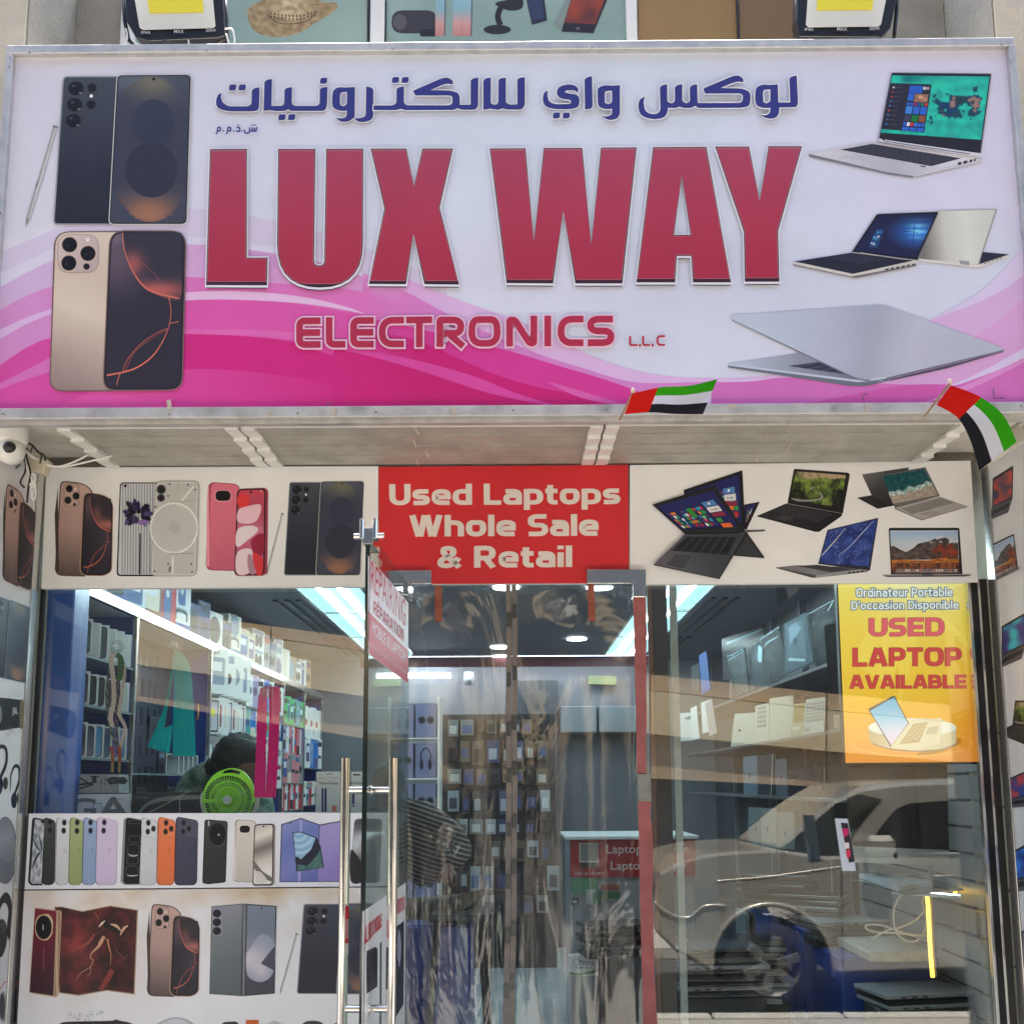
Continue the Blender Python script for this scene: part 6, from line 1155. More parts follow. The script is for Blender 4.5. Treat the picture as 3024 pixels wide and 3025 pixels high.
for s_, dx in ((0, -.012), (1, .013)):
    m = MB(); m.sheet(lambda u, v: Vector((xm + dx + (u - .5) * .023 + wob(v, 0) - .018 * v, .088 + .003 * s_ + .004 * math.sin(v * 14 + s_), zc - (zc - .05) * v)), 2, 60); m.build('hem_strip', TRM, cur)
for i, (y, s_) in enumerate([(1806, 1), (1832, 0), (1988, 1), (2008, 0), (2135, 1), (2154, 0), (2270, 1), (2290, 0), (2424, 1), (2450, 0), (2560, 1), (2604, 0), (2744, 1), (2764, 0), (2900, 1), (2925, 0)]):
    z_ = atY(1511, y, .088).z; v = (zc - z_) / (zc - .05); MB().box((xm + (-.012, .013)[s_] + wob(v, 0) - .018 * v, .082, z_), (.018, .005, .062), bev=.0015).build('magnet', mat('steel_magnet', (.10, .11, .11), .35, .5, noise_s=20, noise_a=.2), cur)
    for k in (-1, 1): MB().cyl((xm + (-.012, .013)[s_] + wob(v, 0) - .018 * v, .0795, z_ + k * .022), (xm + (-.012, .013)[s_] + wob(v, 0) - .018 * v, .0765, z_ + k * .022), .003, n=8).build('rivet', BLACKM, cur)
OR = mat('faded_orange_strap', (.34, .09, .05), .7, noise_s=20, noise_a=.25, bump=.2)
for px, y1, lb in ((1293, 1836, 'faded orange strap hanging left of the curtain seam'), (1745, 1834, 'faded orange strap hanging right of the curtain seam')):
    a = atY(px, 1726, .06); b = atY(px + 3, y1, .06); m = MB(); m.sheet(lambda u, v: Vector((a.x + (u - .5) * .03 + (b.x - a.x) * v, .06 + .006 * math.sin(v * 6), a.z + (b.z - a.z) * v)), 3, 12); m.sheet(lambda u, v: Vector((a.x + (u - .5) * .03 + (b.x - a.x) * v, .063 + .006 * math.sin(v * 6), a.z + (b.z - a.z) * v)), 3, 12); m.build('strap', OR, cat='strap', label=lb)
# ------------------------------------------------------------------ the shop inside
CZ = 2.85; BY = 6.2; LX = -1.93; LW_ = -2.28; RW_ = 2.04
Wm = mat('pale_interior_paint', (.17, .18, .20), .6, noise_s=4, noise_a=.1); BLU = mat('blue_laminate', (.012, .055, .30), .3, noise_s=3, noise_a=.15, spec=.5)
CEI = mat('grey_ceiling', (.17, .18, .21), .6, noise_s=3, noise_a=.12); DKW = mat('dark_display_wall', (.055, .06, .075), .5, noise_s=5, noise_a=.3)
MB().box(((LW_ - .05), 3.15, 1.5), (.06, 6.3, 3.0)).build('wall_left', DKW, kind='structure'); MB().box((RW_ + .05, 3.15, 1.5), (.06, 6.3, 3.0)).build('wall_right', DKW, kind='structure')
MB().box((-.1, BY + .05, 1.5), (4.6, .08, 3.0)).build('wall_back', Wm, kind='structure')
cl_ = MB().box((-.1, 3.2, CZ + .06), (4.5, 6.1, .1)).build('ceiling', CEI, kind='structure')
fl_ = MB().box((-.1, 3.15, -.02), (4.5, 6.2, .03)).build('shop_floor', mat('floor_grout', (.10, .11, .12), .8), kind='structure')
TIL = mat('glossy_floor_tile', (.46, .50, .53), .12, noise_s=2, noise_a=.1, spec=.6)
tb = MB().box((0, 0, 0), (.594, .594, .014), bev=.002); t0 = None
for i in range(-2, 4):
    for j in range(10):
        x, y = -.12 + i * .6, .36 + j * .6
        if t0 is None: t0 = tb.build('floor_tile', TIL, fl_); 
        o = t0 if (i == -2 and j == 0) else t0.copy()
        if o is not t0: COL.objects.link(o)
        o.location = (x, y, .004)
# ceiling lights and slots
LIT = mat('lit_light_panel', (.10, .2, .22), .4, emis=(.42, .86, 1.0), es=.34); LITS = mat('lit_tube', (.9, .95, 1), .4, emis=(.85, .95, 1.0), es=4.0); TUB = mat('lit_troffer_tube', (.9, .95, 1), .4, emis=(.75, .96, 1.0), es=12.0)
def clight(x0, x1, y0, y1, lab):
    t = thing('ceiling_light', lab, 'ceiling light', ((x0 + x1) / 2, (y0 + y1) / 2, CZ), 'bright panels in the shop ceiling')
    m = MB(); m.quad((x0, y0, CZ - .004), (x1, y0, CZ - .004), (x1, y1, CZ - .004), (x0, y1, CZ - .004)); m.build('diffuser', LIT, t)
    f = MB(); 
    for xx in (x0 - .01, x1 + .01): f.box((xx, (y0 + y1) / 2, CZ - .006), (.02, y1 - y0 + .04, .02))
    for yy in (y0 - .01, y1 + .01): f.box(((x0 + x1) / 2, yy, CZ - .006), (x1 - x0, .02, .02))
    f.build('frame', ALUS, t)
    for k in range(1, 3): xx = x0 + (x1 - x0) * k / 3; MB().cyl((xx, y0 + .02, CZ - .012), (xx, y1 - .02, CZ - .012), .012, n=10).build('tube', TUB, t)
for j in range(4):
    y0 = .5 + j * 1.27
    clight(-1.36, -.96, y0, y0 + 1.23, 'bright ceiling panel on the left side, %s from the street' % ORD[j]); clight(.90, 1.28, y0, y0 + 1.23, 'bright ceiling panel on the right side, %s from the street' % ORD[j])
m = MB(); m.box((-.05, BY - .35, CZ - .03), (2.75, .10, .05)); m.build('cove_light', LITS, cat='strip light', label='long bright strip light across the back of the ceiling')
MB().box((-1.0, BY - .12, 2.70), (.75, .05, .05)).build('strip_light', LITS, cat='strip light', label='short bright tube low on the back wall left of the curtain seam')
MB().box((-.05, BY - .42, CZ - .05), (2.9, .03, .10)).build('cove_lip', mat('dark_red_trim', (.10, .02, .03), .5), cat='ceiling trim', label='dark red trim in front of the strip light at the back')
for i, (px, py) in enumerate(((1495, 1738), (1770, 1738), (1703, 1890), (1476, 1914), (1480, 1942))):
    c = atZ(px, py, CZ - .003); m = MB(); m.cyl(c, c + Vector((0, 0, .01)), .085, n=28); t = m.build('downlight', LITS, cat='downlight', label='round ceiling downlight, %s of the five behind the curtain counted from the street' % ORD[i], group='round downlights')
sl_ = thing('ceiling_slots', 'dark linear slots in the ceiling beside the bright panels', 'ceiling slot', (0, 3, CZ))
for x in (-1.46, -1.54, -1.62, 1.38, 1.46, 1.54):
    for y0, y1 in ((.6, 2.2), (2.6, 4.2), (4.5, 5.7)): MB().box((x, (y0 + y1) / 2, CZ + .006), (.03, y1 - y0, .004 + .016)).build('slot', BLACKP, sl_)
# blue column inside the left window
bc = thing('blue_column', 'glossy blue column just inside the left window', 'column', (atY(165, 2100, .1).x, .12, 0))
a = atY(112, 2100, .06).x; b = atY(215, 2100, .1).x
MB().box(((a + b) / 2 - .02, .16, 1.42), (b - a + .02, .16, 2.8), bev=.006).build('column_panel', mat('bright_blue_laminate', (.018, .10, .42), .25, noise_s=3, noise_a=.15, spec=.6), bc)
# left shelving: uprights, top rail, shelves
rack = thing('wall_shelving', 'aluminium framed shelving full of phone boxes along the left wall', 'shelving', (LX, 3, 0))
zr = atX(300, 1762, LX).z; ups = [224, 387, 614, 717, 833, 896, 948]
def YL(px, X=LX): return atX(px, 2200, X).y
for px in ups: MB().box((LX, YL(px), zr / 2), (.022, .022, zr), bev=.002).build('upright', ALUS, rack)
MB().box((LX, (YL(224) + BY) / 2, zr + .0), (.03, BY - YL(224), .055), bev=.003).build('top_rail', ALUS, rack)
MB().box((LX - .17, (YL(224) + BY) / 2, zr - .012), (.33, BY - YL(224), .018)).build('top_shelf', mat('pale_shelf', (.55, .57, .58), .4), rack)
for px in ups[1:]: MB().box((LX - .18, YL(px) + .02, zr / 2), (.32, .016, zr)).build('divider', BLU, rack)
SHM = mat('glass_shelf', (.16, .22, .22), .12, spec=.7)
def bx(name, lab, cat, c, w, d, h, rz, body, fronts=(), group=None, side=None, label_ok=True, rx=0):
    "a carton: w wide (its front faces -y before turning), d deep, h high; fronts draw on the front, side(P) on the right side; c = base centre"
    M = Matrix.Translation(c) @ Matrix.Rotation(rz, 4, 'Z') @ Matrix.Rotation(rx, 4, 'X')
    m = MB(); R3 = M.to_3x3(); m.box(M @ Vector((0, 0, h / 2)), (w, d, h), R3, L3(body, 1.0), bev=.0015)
    o = Vector((-w / 2, -d / 2, h)); P = local(M @ o, R3 @ Vector((1, 0, 0)), R3 @ Vector((0, 0, -1)), R3 @ Vector((0, -1, 0)), step=.0003); P.k = 1.0; P.m = m; P.w_, P.h_ = w, h
    for f in fronts: f(P, w, h)
    if side:
        P = local(M @ Vector((w / 2, -d / 2, h)), R3 @ Vector((0, 1, 0)), R3 @ Vector((0, 0, -1)), R3 @ Vector((1, 0, 0)), step=.0003); P.k = 1.0; P.m = m; side(P, d, h)
    return m.build(name, PAPER, None, cat=cat, label=lab, group=group)
def f_phone(c1, c2=None, edge=(30, 32, 36)):
    def f(P, w, h):
        P.poly(rect(w * .1, h * .05, w * .9, h * .96, w * .2), edge); P.poly(rect(w * .14, h * .07, w * .86, h * .94, w * .16), grad((0, 0), (w * .6, h), c1, c2 or c1, mixc(c2 or c1, (220, 220, 230), .35)) if c2 else c1)
    return f
def f_back(col):
    def f(P, w, h):
        P.poly(rect(w * .12, h * .05, w * .88, h * .95, w * .2), mixc(col, (120, 120, 120), .25)); P.poly(rect(w * .15, h * .07, w * .85, h * .93, w * .17), col); P.poly(rect(w * .2, h * .1, w * .58, h * .32, w * .1), mixc(col, (90, 90, 90), .2))
        for u, v in ((.3, .15), (.3, .25), (.46, .2)): P.poly(ell(w * u, h * v, w * .07), (40, 40, 44))
    return f
def f_rand(seed):
    rr = random.Random(seed); k = rr.randint(0, 4); c = rr.choice([(60, 90, 140), (200, 190, 170), (40, 44, 50), (150, 60, 60), (120, 140, 160), (90, 80, 120)])
    def f(P, w, h):
        if k == 0: P.poly(ell(w / 2, h * .5, w * .36), mixc(c, (130, 130, 130), .3)); P.poly(ell(w / 2, h * .5, w * .26), c)
        elif k == 1: P.poly(rect(w * .15, h * .2, w * .85, h * .8, w * .08), c); P.poly(rect(w * .25, h * .3, w * .75, h * .5, w * .03), (200, 205, 210))
        elif k == 2:
            P.poly(rect(0.004, h * .62, w - .004, h * .98), c)
            P.rib(smooth([(w * .2, h * .5), (w * .25, h * .15), (w * .75, h * .15), (w * .8, h * .5)], False, 5), w * .09, (40, 40, 46))
        elif k == 3: P.poly(rect(w * .1, h * .08, w * .9, h * .25), c); P.poly(ell(w * .35, h * .6, w * .16, w * .2), (44, 46, 54)); P.poly(ell(w * .66, h * .6, w * .16, w * .2), (44, 46, 54))
        else: P.poly(rect(w * .3, h * .12, w * .7, h * .9, w * .1), c); P.poly(ell(w * .5, h * .3, w * .1), (190, 195, 200))
        for i in range(3): P.poly(rect(w * .1, h * (.03 + i * .03), w * rr.uniform(.3, .7), h * (.045 + i * .03)), (120, 124, 130))
    return f
WHT = (205, 208, 210)
# bay one: stepped phone boxes turned to the street
rows = [('top shelf', 1924, 6, .168, [f_phone((70, 74, 82)), f_back((196, 198, 200)), f_phone((84, 88, 98)), f_back((190, 192, 192)), f_back((206, 208, 208)), None]),
        ('middle shelf', 2076, 6, .152, [f_phone((44, 46, 52), (70, 74, 80)), f_phone((56, 60, 66)), f_phone((64, 66, 74)), f_phone((70, 70, 78)), f_phone((48, 48, 56)), f_back((190, 200, 196))]),
        ('lowest shelf', 2236, 6, .158, [f_phone((140, 110, 150), (60, 50, 66)), f_phone((50, 52, 64), (90, 90, 110)), f_phone((40, 130, 190), (90, 150, 200)), f_phone((150, 90, 140), (60, 90, 120)), f_phone((90, 150, 190), (110, 70, 150)), f_back((110, 140, 190))])]
def shelf(pxa, pxb, y, nm='shelf', px0=None):
    z_ = atX(px0 or pxa, y, LX).z; ya, yb_ = YL(pxa), YL(pxb); MB().box((LX - .16, (ya + yb_) / 2, z_ - .005), (.32, yb_ - ya - .03, .010)).build(nm, SHM, rack); return z_, ya, yb_
for nm, y, n, h_, fs in rows:
    z_, ya, yb_ = shelf(224, 387, y)
    for k in range(n):
        yy = ya + .05 + k * (yb_ - ya - .08) / n; f = fs[k]
        bx('phone_box', 'white phone box, %s from the window on the %s of the first shelving bay' % (ORD[k], nm), 'box', (LX - .035, yy + .03, z_), .092, .026, h_ - .004 * (k % 2), R(38), WHT, [f] if f else [], 'boxes in the first shelving bay')
# back sheet with slots behind bays one and two
pg = MB(); pg.box((LW_ + .10, (YL(224) + YL(614)) / 2, zr / 2 + .5), (.012, YL(614) - YL(224), zr - 1.0)); pg = pg.build('slotted_back_panel', mat('slotted_dark_panel', (.035, .04, .06), .4), rack)
sm_ = None
for j in range(8):
    for i in range(16):
        y = YL(224) + .1 + i * .105
        if y > YL(614) - .06: continue
        if sm_ is None: mm = MB(); mm.box((0, 0, 0), (.006, .040, .105), bev=.012); sm_ = mm.build('slot', mat('slot_shadow_blue', (.006, .01, .035), .5), rack)
        o = sm_ if (i == 0 and j == 0) else sm_.copy()
        if o is not sm_: COL.objects.link(o)
        o.location = Vector((LW_ + .109, y, zr - .14 - j * .17))
# bay two: dark hooks, cards and small boxes
z_, ya, yb_ = shelf(387, 614, 2290, px0=614)
for k in range(5): bx('phone_box', 'small white phone box low in the second shelving bay, %s from the window' % ORD[k], 'box', (LX - .06, yb_ - .5 + k * .09, z_), .08, .03, .12, R(40), (196, 198, 198), [f_phone((60, 62, 70), (120, 126, 130))], 'small boxes in the second shelving bay')
for k in range(2): c = atX((545, 585)[k], (2090, 2080)[k], LX - .05); m = MB(); m.tube([c, c + Vector((.01, -.02, -.06)), c + Vector((.0, -.01, -.1))], .006, 6); m.build('orange_cable', mat('orange_cord', (.6, .25, .05), .5), cat='cable', label='orange cord hanging in the second shelving bay, the %s one' % ('left', 'right')[k])
for k in range(7):
    yy = ya + .02 + k * .17; zq = zr - .62 - (k % 3) * .2; bx('hanging_pack', 'dark blister pack on a hook of the slotted panel, %s from the window' % ORD[k], 'package', (LX - .13, yy + .15, zq), .07, .02, .13, R(60), (60, 66, 78), [f_rand(k + 40)], 'blister packs on the slotted panel')
# further bays
def row(bay, pxa, pxb, y, nm, n, h_, cols, rz=R(62), px0=None, art=None, wd=.09, thick=.8):
    z_, ya, yb_ = shelf(pxa, pxb, y, px0=px0); sp = (yb_ - ya - .06) / n
    for k in range(n):
        c = cols[k % len(cols)]; hh = h_ * random.uniform(.94, 1.03)
        bx('carton', '%s carton, %s from the window on the %s shelf of the %s bay' % (c[1], ORD[k], nm, bay), 'box', (LX - .06, ya + .045 + sp * (k + .5), z_), wd, sp * thick, hh, rz, c[0], [art[k % len(art)]] if art else [f_rand(int(y) + k)], 'cartons in the %s shelving bay' % bay, side=lambda P, w, h, c=c: (P.poly(rect(w * .15, h * .1, w * .85, h * .45), mixc(c[0], (40, 44, 60), .45)), P.poly(rect(w * .3, h * .6, w * .7, h * .8), mixc(c[0], (200, 60, 60), .4))))
W_ = ((205, 208, 208), 'white'); B_1 = ((40, 110, 190), 'blue'); B2 = ((30, 60, 130), 'dark blue'); RD = ((180, 50, 60), 'red'); PK = ((190, 120, 130), 'pink'); GR = ((40, 170, 100), 'green'); TE = ((70, 150, 150), 'teal'); LI = ((150, 140, 180), 'lilac'); GY_ = ((130, 134, 138), 'grey')
def f_tab(P, w, h): P.poly(rect(w * .08, h * .06, w * .92, h * .95, w * .06), (40, 42, 50)); P.poly(rect(w * .12, h * .1, w * .88, h * .9, w * .03), (196, 186, 196)); P.poly(ell(w * .6, h * .4, w * .18), (216, 206, 70))
row('third', 618, 717, 2044, 'upper', 4, .30, [W_], R(50), art=[f_tab, None, None, None] and [f_rand(3), f_rand(9), f_rand(14)], wd=.2); row('third', 618, 717, 2166, 'middle', 7, .24, [W_], R(48), art=[f_tab, f_rand(21), f_rand(22)], wd=.16); row('third', 618, 717, 2292, 'lower', 3, .26, [W_], R(48), wd=.2)
row('fourth', 720, 833, 2082, 'upper', 7, .24, [W_, LI, W_, B_1], R(66)); row('fourth', 720, 833, 2174, 'middle', 8, .2, [TE, B_1, W_, B2], R(66)); row('fourth', 720, 833, 2250, 'lower', 7, .2, [W_, GY_, B_1], R(66)); row('fourth', 720, 833, 2330, 'lowest', 7, .2, [W_, GY_, W_, LI], R(66))
row('fifth', 836, 896, 2134, 'upper', 6, .24, [GR, GR, GR, TE, TE], R(70)); row('fifth', 836, 896, 2230, 'middle', 7, .26, [LI, W_, PK, W_, RD, PK], R(70)); row('fifth', 836, 896, 2314, 'lower', 5, .26, [PK, GY_, PK], R(70)); row('fifth', 836, 896, 2396, 'lowest', 7, .24, [RD, W_, RD, W_], R(70))
row('sixth', 898, 948, 2178, 'upper', 6, .3, [W_], R(70), art=[f_rand(31), f_rand(33)]); row('sixth', 898, 948, 2268, 'middle', 4, .28, [W_, B_1, B_1], R(70)); row('sixth', 898, 948, 2380, 'lower', 6, .22, [W_, GY_, RD], R(70))
row('seventh', 952, 1003, 2190, 'upper', 5, .3, [W_, TE, LI, RD], R(70)); row('seventh', 952, 1003, 2284, 'middle', 3, .34, [B_1], R(70))
# boxes on top of the shelving
random.seed(21); yy = YL(262); k = 0
CC = [((150, 190, 192), 'pale teal'), ((70, 96, 150), 'blue'), ((200, 204, 206), 'white'), ((120, 70, 66), 'brown red'), ((170, 36, 44), 'red'), ((196, 200, 204), 'white'), ((70, 74, 110), 'dark violet'), ((60, 70, 110), 'dark blue'), ((206, 206, 200), 'white'), ((90, 80, 76), 'brown'), ((200, 196, 186), 'cream')]
while yy < 5.6:
    c, nm = CC[k] if k < len(CC) else random.choice([W_, W_, ((190, 180, 160), 'cream'), GY_, ((150, 130, 110), 'tan')]); w = random.uniform(.17, .26); h_ = random.choice([.24, .27, .3, .22]); 
    if CZ - zr - .03 < h_ + .1: pass
    stk = 2 if k in (5, 10, 13, 16) else 1
    for s_ in range(stk):
        bx('product_box', '%s product box, %s from the window along the top of the shelving%s' % (nm, ORD[k] if k < 30 else 'last', ', upper of two' if s_ else ''), 'box', (LX - .09, yy + w / 2, zr + .014 + s_ * (h_ * .62 + .001)), w, .11, h_ * (.62 if stk == 2 else 1), R(82), c, [f_rand(k * 7 + 1 + s_)], 'boxes on top of the left shelving', side=lambda P, w, h, c=c: P.poly(rect(w * .2, h * .15, w * .8, h * .6), mixc(c, (60, 60, 80), .4)))
    yy += w + .02; k += 1
# ------------------------------------------------------------------ things in the left window
SILL = zsill - .004
MB().box(((xa + xb_) / 2 - .1, .26, SILL - .02), (xb_ - xa - .3, .36, .03), bev=.003).build('window_ledge', mat('grey_ledge', (.3, .31, .33), .4), front)
def wbox(nm, lab, q, Y, dep, body, art=None, cat='box'):
    "carton standing inside the glass, front traced at depth Y"
    p = [atY(*c, Y) for c in q]; z0 = p[3].z; m = MB(); m.slab([p[0], p[1], Vector((p[2].x, Y, z0)), Vector((p[3].x, Y, z0))], (0, 1, 0), dep, L3(body, 1.45))
    P = PY(Y, step=.0003); P.k = 1.2; P.m = m; P.layer = 2
    if art: art(P)
    return m.build(nm, PAPER, None, cat=cat, label=lab)
def a_ga(P):
    P.ctx(80, 1700, 2.5758); P.text('GA', [(300, 1700), (780, 1680), (790, 1860), (290, 1860)], (118, 120, 126), bold=.02); P.poly(smooth([(330, 1745), (345, 1700), (355, 1690), (370, 1700), (388, 1745), (380, 1752), (338, 1752)], True, 4), (40, 42, 50)); P.poly(ell(357, 1697, 16, 9), (36, 38, 44)); P.text('POWER SKY A', [(662, 1694), (735, 1696), (735, 1708), (662, 1706)], (60, 62, 70)); P.rib([(505, 1800), (505, 1740), (565, 1735), (565, 1800)], 6, (120, 140, 200))
wbox('gaming_box', 'white box with big grey letters GA under the tripod box', [(190, 2348), (386, 2346), (386, 2403), (186, 2404)], .22, .18, (196, 200, 208), a_ga)
def a_tri(P):
    P.ctx(80, 1700, 2.5758); P.rib([(360, 1515), (480, 1590)], 12, (40, 40, 44)); P.rib([(296, 1605), (500, 1580)], 16, (44, 44, 48)); P.rib([(350, 1640), (505, 1590)], 12, (40, 40, 44)); P.poly(rect(480, 1525, 550, 1535), (40, 40, 44)); P.poly(rect(496, 1535, 530, 1580, 5), (44, 44, 48)); P.text('Tripod', [(600, 1530), (600, 1600), (585, 1600), (585, 1530)], (60, 60, 64)); P.text('support', [(572, 1545), (572, 1630), (557, 1630), (557, 1545)], (60, 60, 64))
wbox('tripod_box', 'grey tripod box lying on the white GA box', [(192, 2287), (350, 2288), (352, 2344), (190, 2344)], .23, .12, (140, 142, 144), a_tri)
def a_blk(P): P.ctx(80, 1700, 2.5758); P.rib(smooth([(850, 1808), (920, 1740), (1020, 1706), (1200, 1690), (1360, 1690)], False, 6), [14, 24, 34, 34, 30], (130, 132, 132)); P.rib([(930, 1806), (1240, 1640)], 4, (190, 192, 194)); P.rib([(1162, 1680), (1162, 1806)], 4, (190, 192, 194)); P.text('Galaxy Z TriFold', [(824, 1684), (922, 1688), (922, 1702), (824, 1696)], (180, 180, 184)); 
wbox('folding_phone_box', 'wide black box with silver lines left of the green fan', [(390, 2343), (640, 2340), (640, 2402), (390, 2403)], .2, .2, (44, 46, 48), a_blk)
def a_pp(P): P.ctx(550, 1700, 2.5754); P.text('Phone Pocket', [(1010, 1570), (1158, 1572), (1158, 1592), (1010, 1590)], (50, 50, 54), bold=.015); P.poly(rect(1030, 1620, 1044, 1800), (50, 44, 110)); P.poly(rect(1052, 1620, 1068, 1800), (50, 44, 110)); P.poly(rect(1108, 1752, 1144, 1798), (220, 130, 120)); P.poly(rect(1062, 1506, 1118, 1518, 5), (180, 182, 180)); P.poly([(990, 1542), (1170, 1536), (1170, 1540), (990, 1546)], (170, 172, 170)); P.poly([(988, 1560), (998, 1552), (994, 1566)], (40, 40, 44))
wbox('phone_pocket_box', 'white box reading Phone Pocket behind the outer door handle', [(934, 2280), (1010, 2280), (1010, 2400), (932, 2402)], .2, .12, (200, 202, 200), a_pp)
def a_pp2(P): P.ctx(550, 1700, 2.5754); P.text('Phone Pocket', [(1200, 1570), (1345, 1572), (1345, 1590), (1200, 1588)], (50, 50, 54), bold=.015); P.poly(rect(1262, 1640, 1280, 1740), (50, 44, 110)); P.poly(rect(1270, 1512, 1324, 1524, 5), (60, 62, 60)); P.poly(rect(1262, 1748, 1282, 1760), (60, 60, 64))
wbox('phone_pocket_box', 'white box reading Phone Pocket beside the door edge', [(1014, 2280), (1068, 2280), (1068, 2400), (1012, 2402)], .23, .12, (200, 202, 200), a_pp2)
# green fan
fan = thing('desk_fan', 'bright green round desk fan standing in the left window', 'fan', atY(674, 2402, .1)); GRN = mat('lime_green_plastic', (.34, .86, .05), .3, spec=.5)
fc = atY(673, 2363, .12); PXM = 4.42 / F
def fp(dx, dy, Y=0): return fc + Vector((dx * PXM / 6.437, Y, -dy * PXM / 6.437))
m = MB(); 
for r_ in (460, 340, 232): m.tube([fp(r_ * math.cos(a), r_ * math.sin(a) * (1.0)) for a in [i * 6.2832 / 48 for i in range(48)]], 0.0034, 6, closed=True)
m.build('guard_ring', GRN, fan)
m = MB()
for i in range(56): a = i * 6.2832 / 56; m.tube([fp(100 * math.cos(a), 100 * math.sin(a)), fp(232 * math.cos(a + .07), 232 * math.sin(a + .07), -.006), fp(460 * math.cos(a + .16), 460 * math.sin(a + .16))], .0022, 4)
m.build('guard_spokes', GRN, fan, kind='stuff')
m = MB(); P = Pr(lambda x, y: fp(x, y, -.004), (0, -1, 0), step=.0001)
outer = smooth([(-478, 60), (-470, -120), (-380, -330), (-230, -500), (0, -585), (130, -580), (300, -500), (440, -320), (500, -120), (496, 60)], False, 6); inner = [(462 * math.cos(R(a)), 462 * math.sin(R(a))) for a in range(6, -187, -8)]
m.slab([fp(x, y, -.006) for x, y in outer] + [fp(x, y, -.006) for x, y in inner], (0, 1, 0), .016) if False else None
N_ = 40
def pk(c, u): f = u * (len(c) - 1); i = min(int(f), len(c) - 2); w = f - i; return (c[i][0] * (1 - w) + c[i + 1][0] * w, c[i][1] * (1 - w) + c[i + 1][1] * w)
inn = inner[::-1]
for i in range(N_):
    o0, o1, i0, i1 = pk(outer, i / N_), pk(outer, (i + 1) / N_), pk(inn, i / N_), pk(inn, (i + 1) / N_); u = (i + .5) / N_
    if .40 < u < .62:   # the grip opening
        for A, B in ((0, .3), (.82, 1)):
            f = lambda p, q, t: (p[0] + (q[0] - p[0]) * t, p[1] + (q[1] - p[1]) * t); m.slab([fp(*f(i0, o0, A), -.006), fp(*f(i1, o1, A), -.006), fp(*f(i1, o1, B), -.006), fp(*f(i0, o0, B), -.006)], (0, 1, 0), .02)
    else: m.slab([fp(*i0, -.006), fp(*i1, -.006), fp(*o1, -.006), fp(*o0, -.006)], (0, 1, 0), .02)
m.build('outer_frame', GRN, fan)
m = MB(); m.cyl(fp(0, 0, -.012), fp(0, 0, .01), .022, n=28); m.build('hub', GRN, fan); m = MB(); m.cyl(fp(0, 0, -.0145), fp(0, 0, -.011), .0185, n=28, col=(.6, .62, .62)); m.build('hub_label', PAPER, fan)
m = MB()
for i in range(5): a = i * 1.2566; m.slab([fp(100 * math.cos(a), 100 * math.sin(a), .02), fp(400 * math.cos(a - .3), 400 * math.sin(a - .3), .03), fp(430 * math.cos(a + .25), 430 * math.sin(a + .25), .012), fp(110 * math.cos(a + .6), 110 * math.sin(a + .6), .012)], (0, 1, 0), .003)
m.build('blade', mat('green_tinted_blade', (.10, .24, .07), .35), fan)
m = MB(); m.tube([fp(520 * math.cos(a), 520 * math.sin(a) * 1.0, .03) for a in [R(x) for x in range(-14, 195, 8)]], .010, 8); m.build('stand', WHITEP, fan); MB().slab([fp(-478, -20, -.009), fp(-200, -12, -.009), (fp(-200, 40, -.009)), fp(-478, 60, -.009)], (0, 1, 0), .006).build('guard_wedge', GRN, fan)
# suction hooks, lanyards and stretch bands hanging on the glass
SUC = glassmat('clear_suction_cup', (.80, .86, .86), .22, rough=.05)
def cup(px, py, nm_): 
    c = atY(px, py, .014); t = thing('suction_hook', nm_, 'hook', c); MB().lathe([(.0, .018), (.008, .017), (.016, .010), (.030, .002), (.031, .0)], c, 28, M=Matrix.Rotation(R(-90), 3, 'X')).build('cup', SUC, t); MB().tube([c + Vector((0, .018, 0)), c + Vector((0, .024, -.004)), c + Vector((0, .026, -.012)), c + Vector((0, .020, -.014))], .0018, 6).build('hook', CHROME, t)
cup(345, 1912, 'clear suction hook holding the patterned phone straps'); cup(521, 1908, 'clear suction hook holding the teal stretch band'); cup(789, 2044, 'clear suction hook holding the pink stretch band')
def ribsheet(nm, lab, cat, L_, R_, Y, col, holes=None, per=26, amp=.0016, ctx=(80, 1700, 2.5758)):
    ox, oy, s = ctx; l = smooth([(ox + x / s, oy + y / s) for x, y in L_], False, 8); r = smooth([(ox + x / s, oy + y / s) for x, y in R_], False, 8)
    def fn(u, v):
        a = pk(l, v); b = pk(r, v); q = atY(a[0] + (b[0] - a[0]) * u, a[1] + (b[1] - a[1]) * u, Y); return q + Vector((0, amp * math.sin(u * per * math.pi) + .004 * math.sin(u * 5 + v * 3), 0))
    m = MB(); m.sheet(fn, per * 3, 30, lambda u, v: tuple(c * (1 + .16 * math.sin(u * per * math.pi)) for c in col)); return m
tb_ = thing('stretch_band', 'teal ribbed stretch band hanging on a suction hook in the left window', 'band', atY(521, 2000, .05)); TC = (.0, .36, .40)
ribsheet('x', '', '', [(1118, 565), (1116, 800), (1110, 1100), (1108, 1375)], [(1150, 560), (1235, 680), (1262, 900), (1282, 1380)], .05, TC, per=22).build('front_leg', FABRIC, tb_)
ribsheet('x', '', '', [(1120, 565), (1085, 760), (1040, 1000), (918, 1305)], [(1140, 570), (1110, 780), (1060, 1050), (1030, 1240)], .058, TC, per=9).build('side_leg', FABRIC, tb_)
ribsheet('x', '', '', [(918, 1305), (935, 1270), (960, 1240), (975, 1200)], [(1082, 1358), (1095, 1290), (1104, 1200), (1108, 1130)], .062, TC, per=10).build('folded_end', FABRIC, tb_)
pb_ = thing('stretch_band', 'bright pink ribbed stretch band hanging on a suction hook in the left window', 'band', atY(789, 2200, .05)); PC = (.72, .015, .20)
cP = (550, 1700, 2.5754)
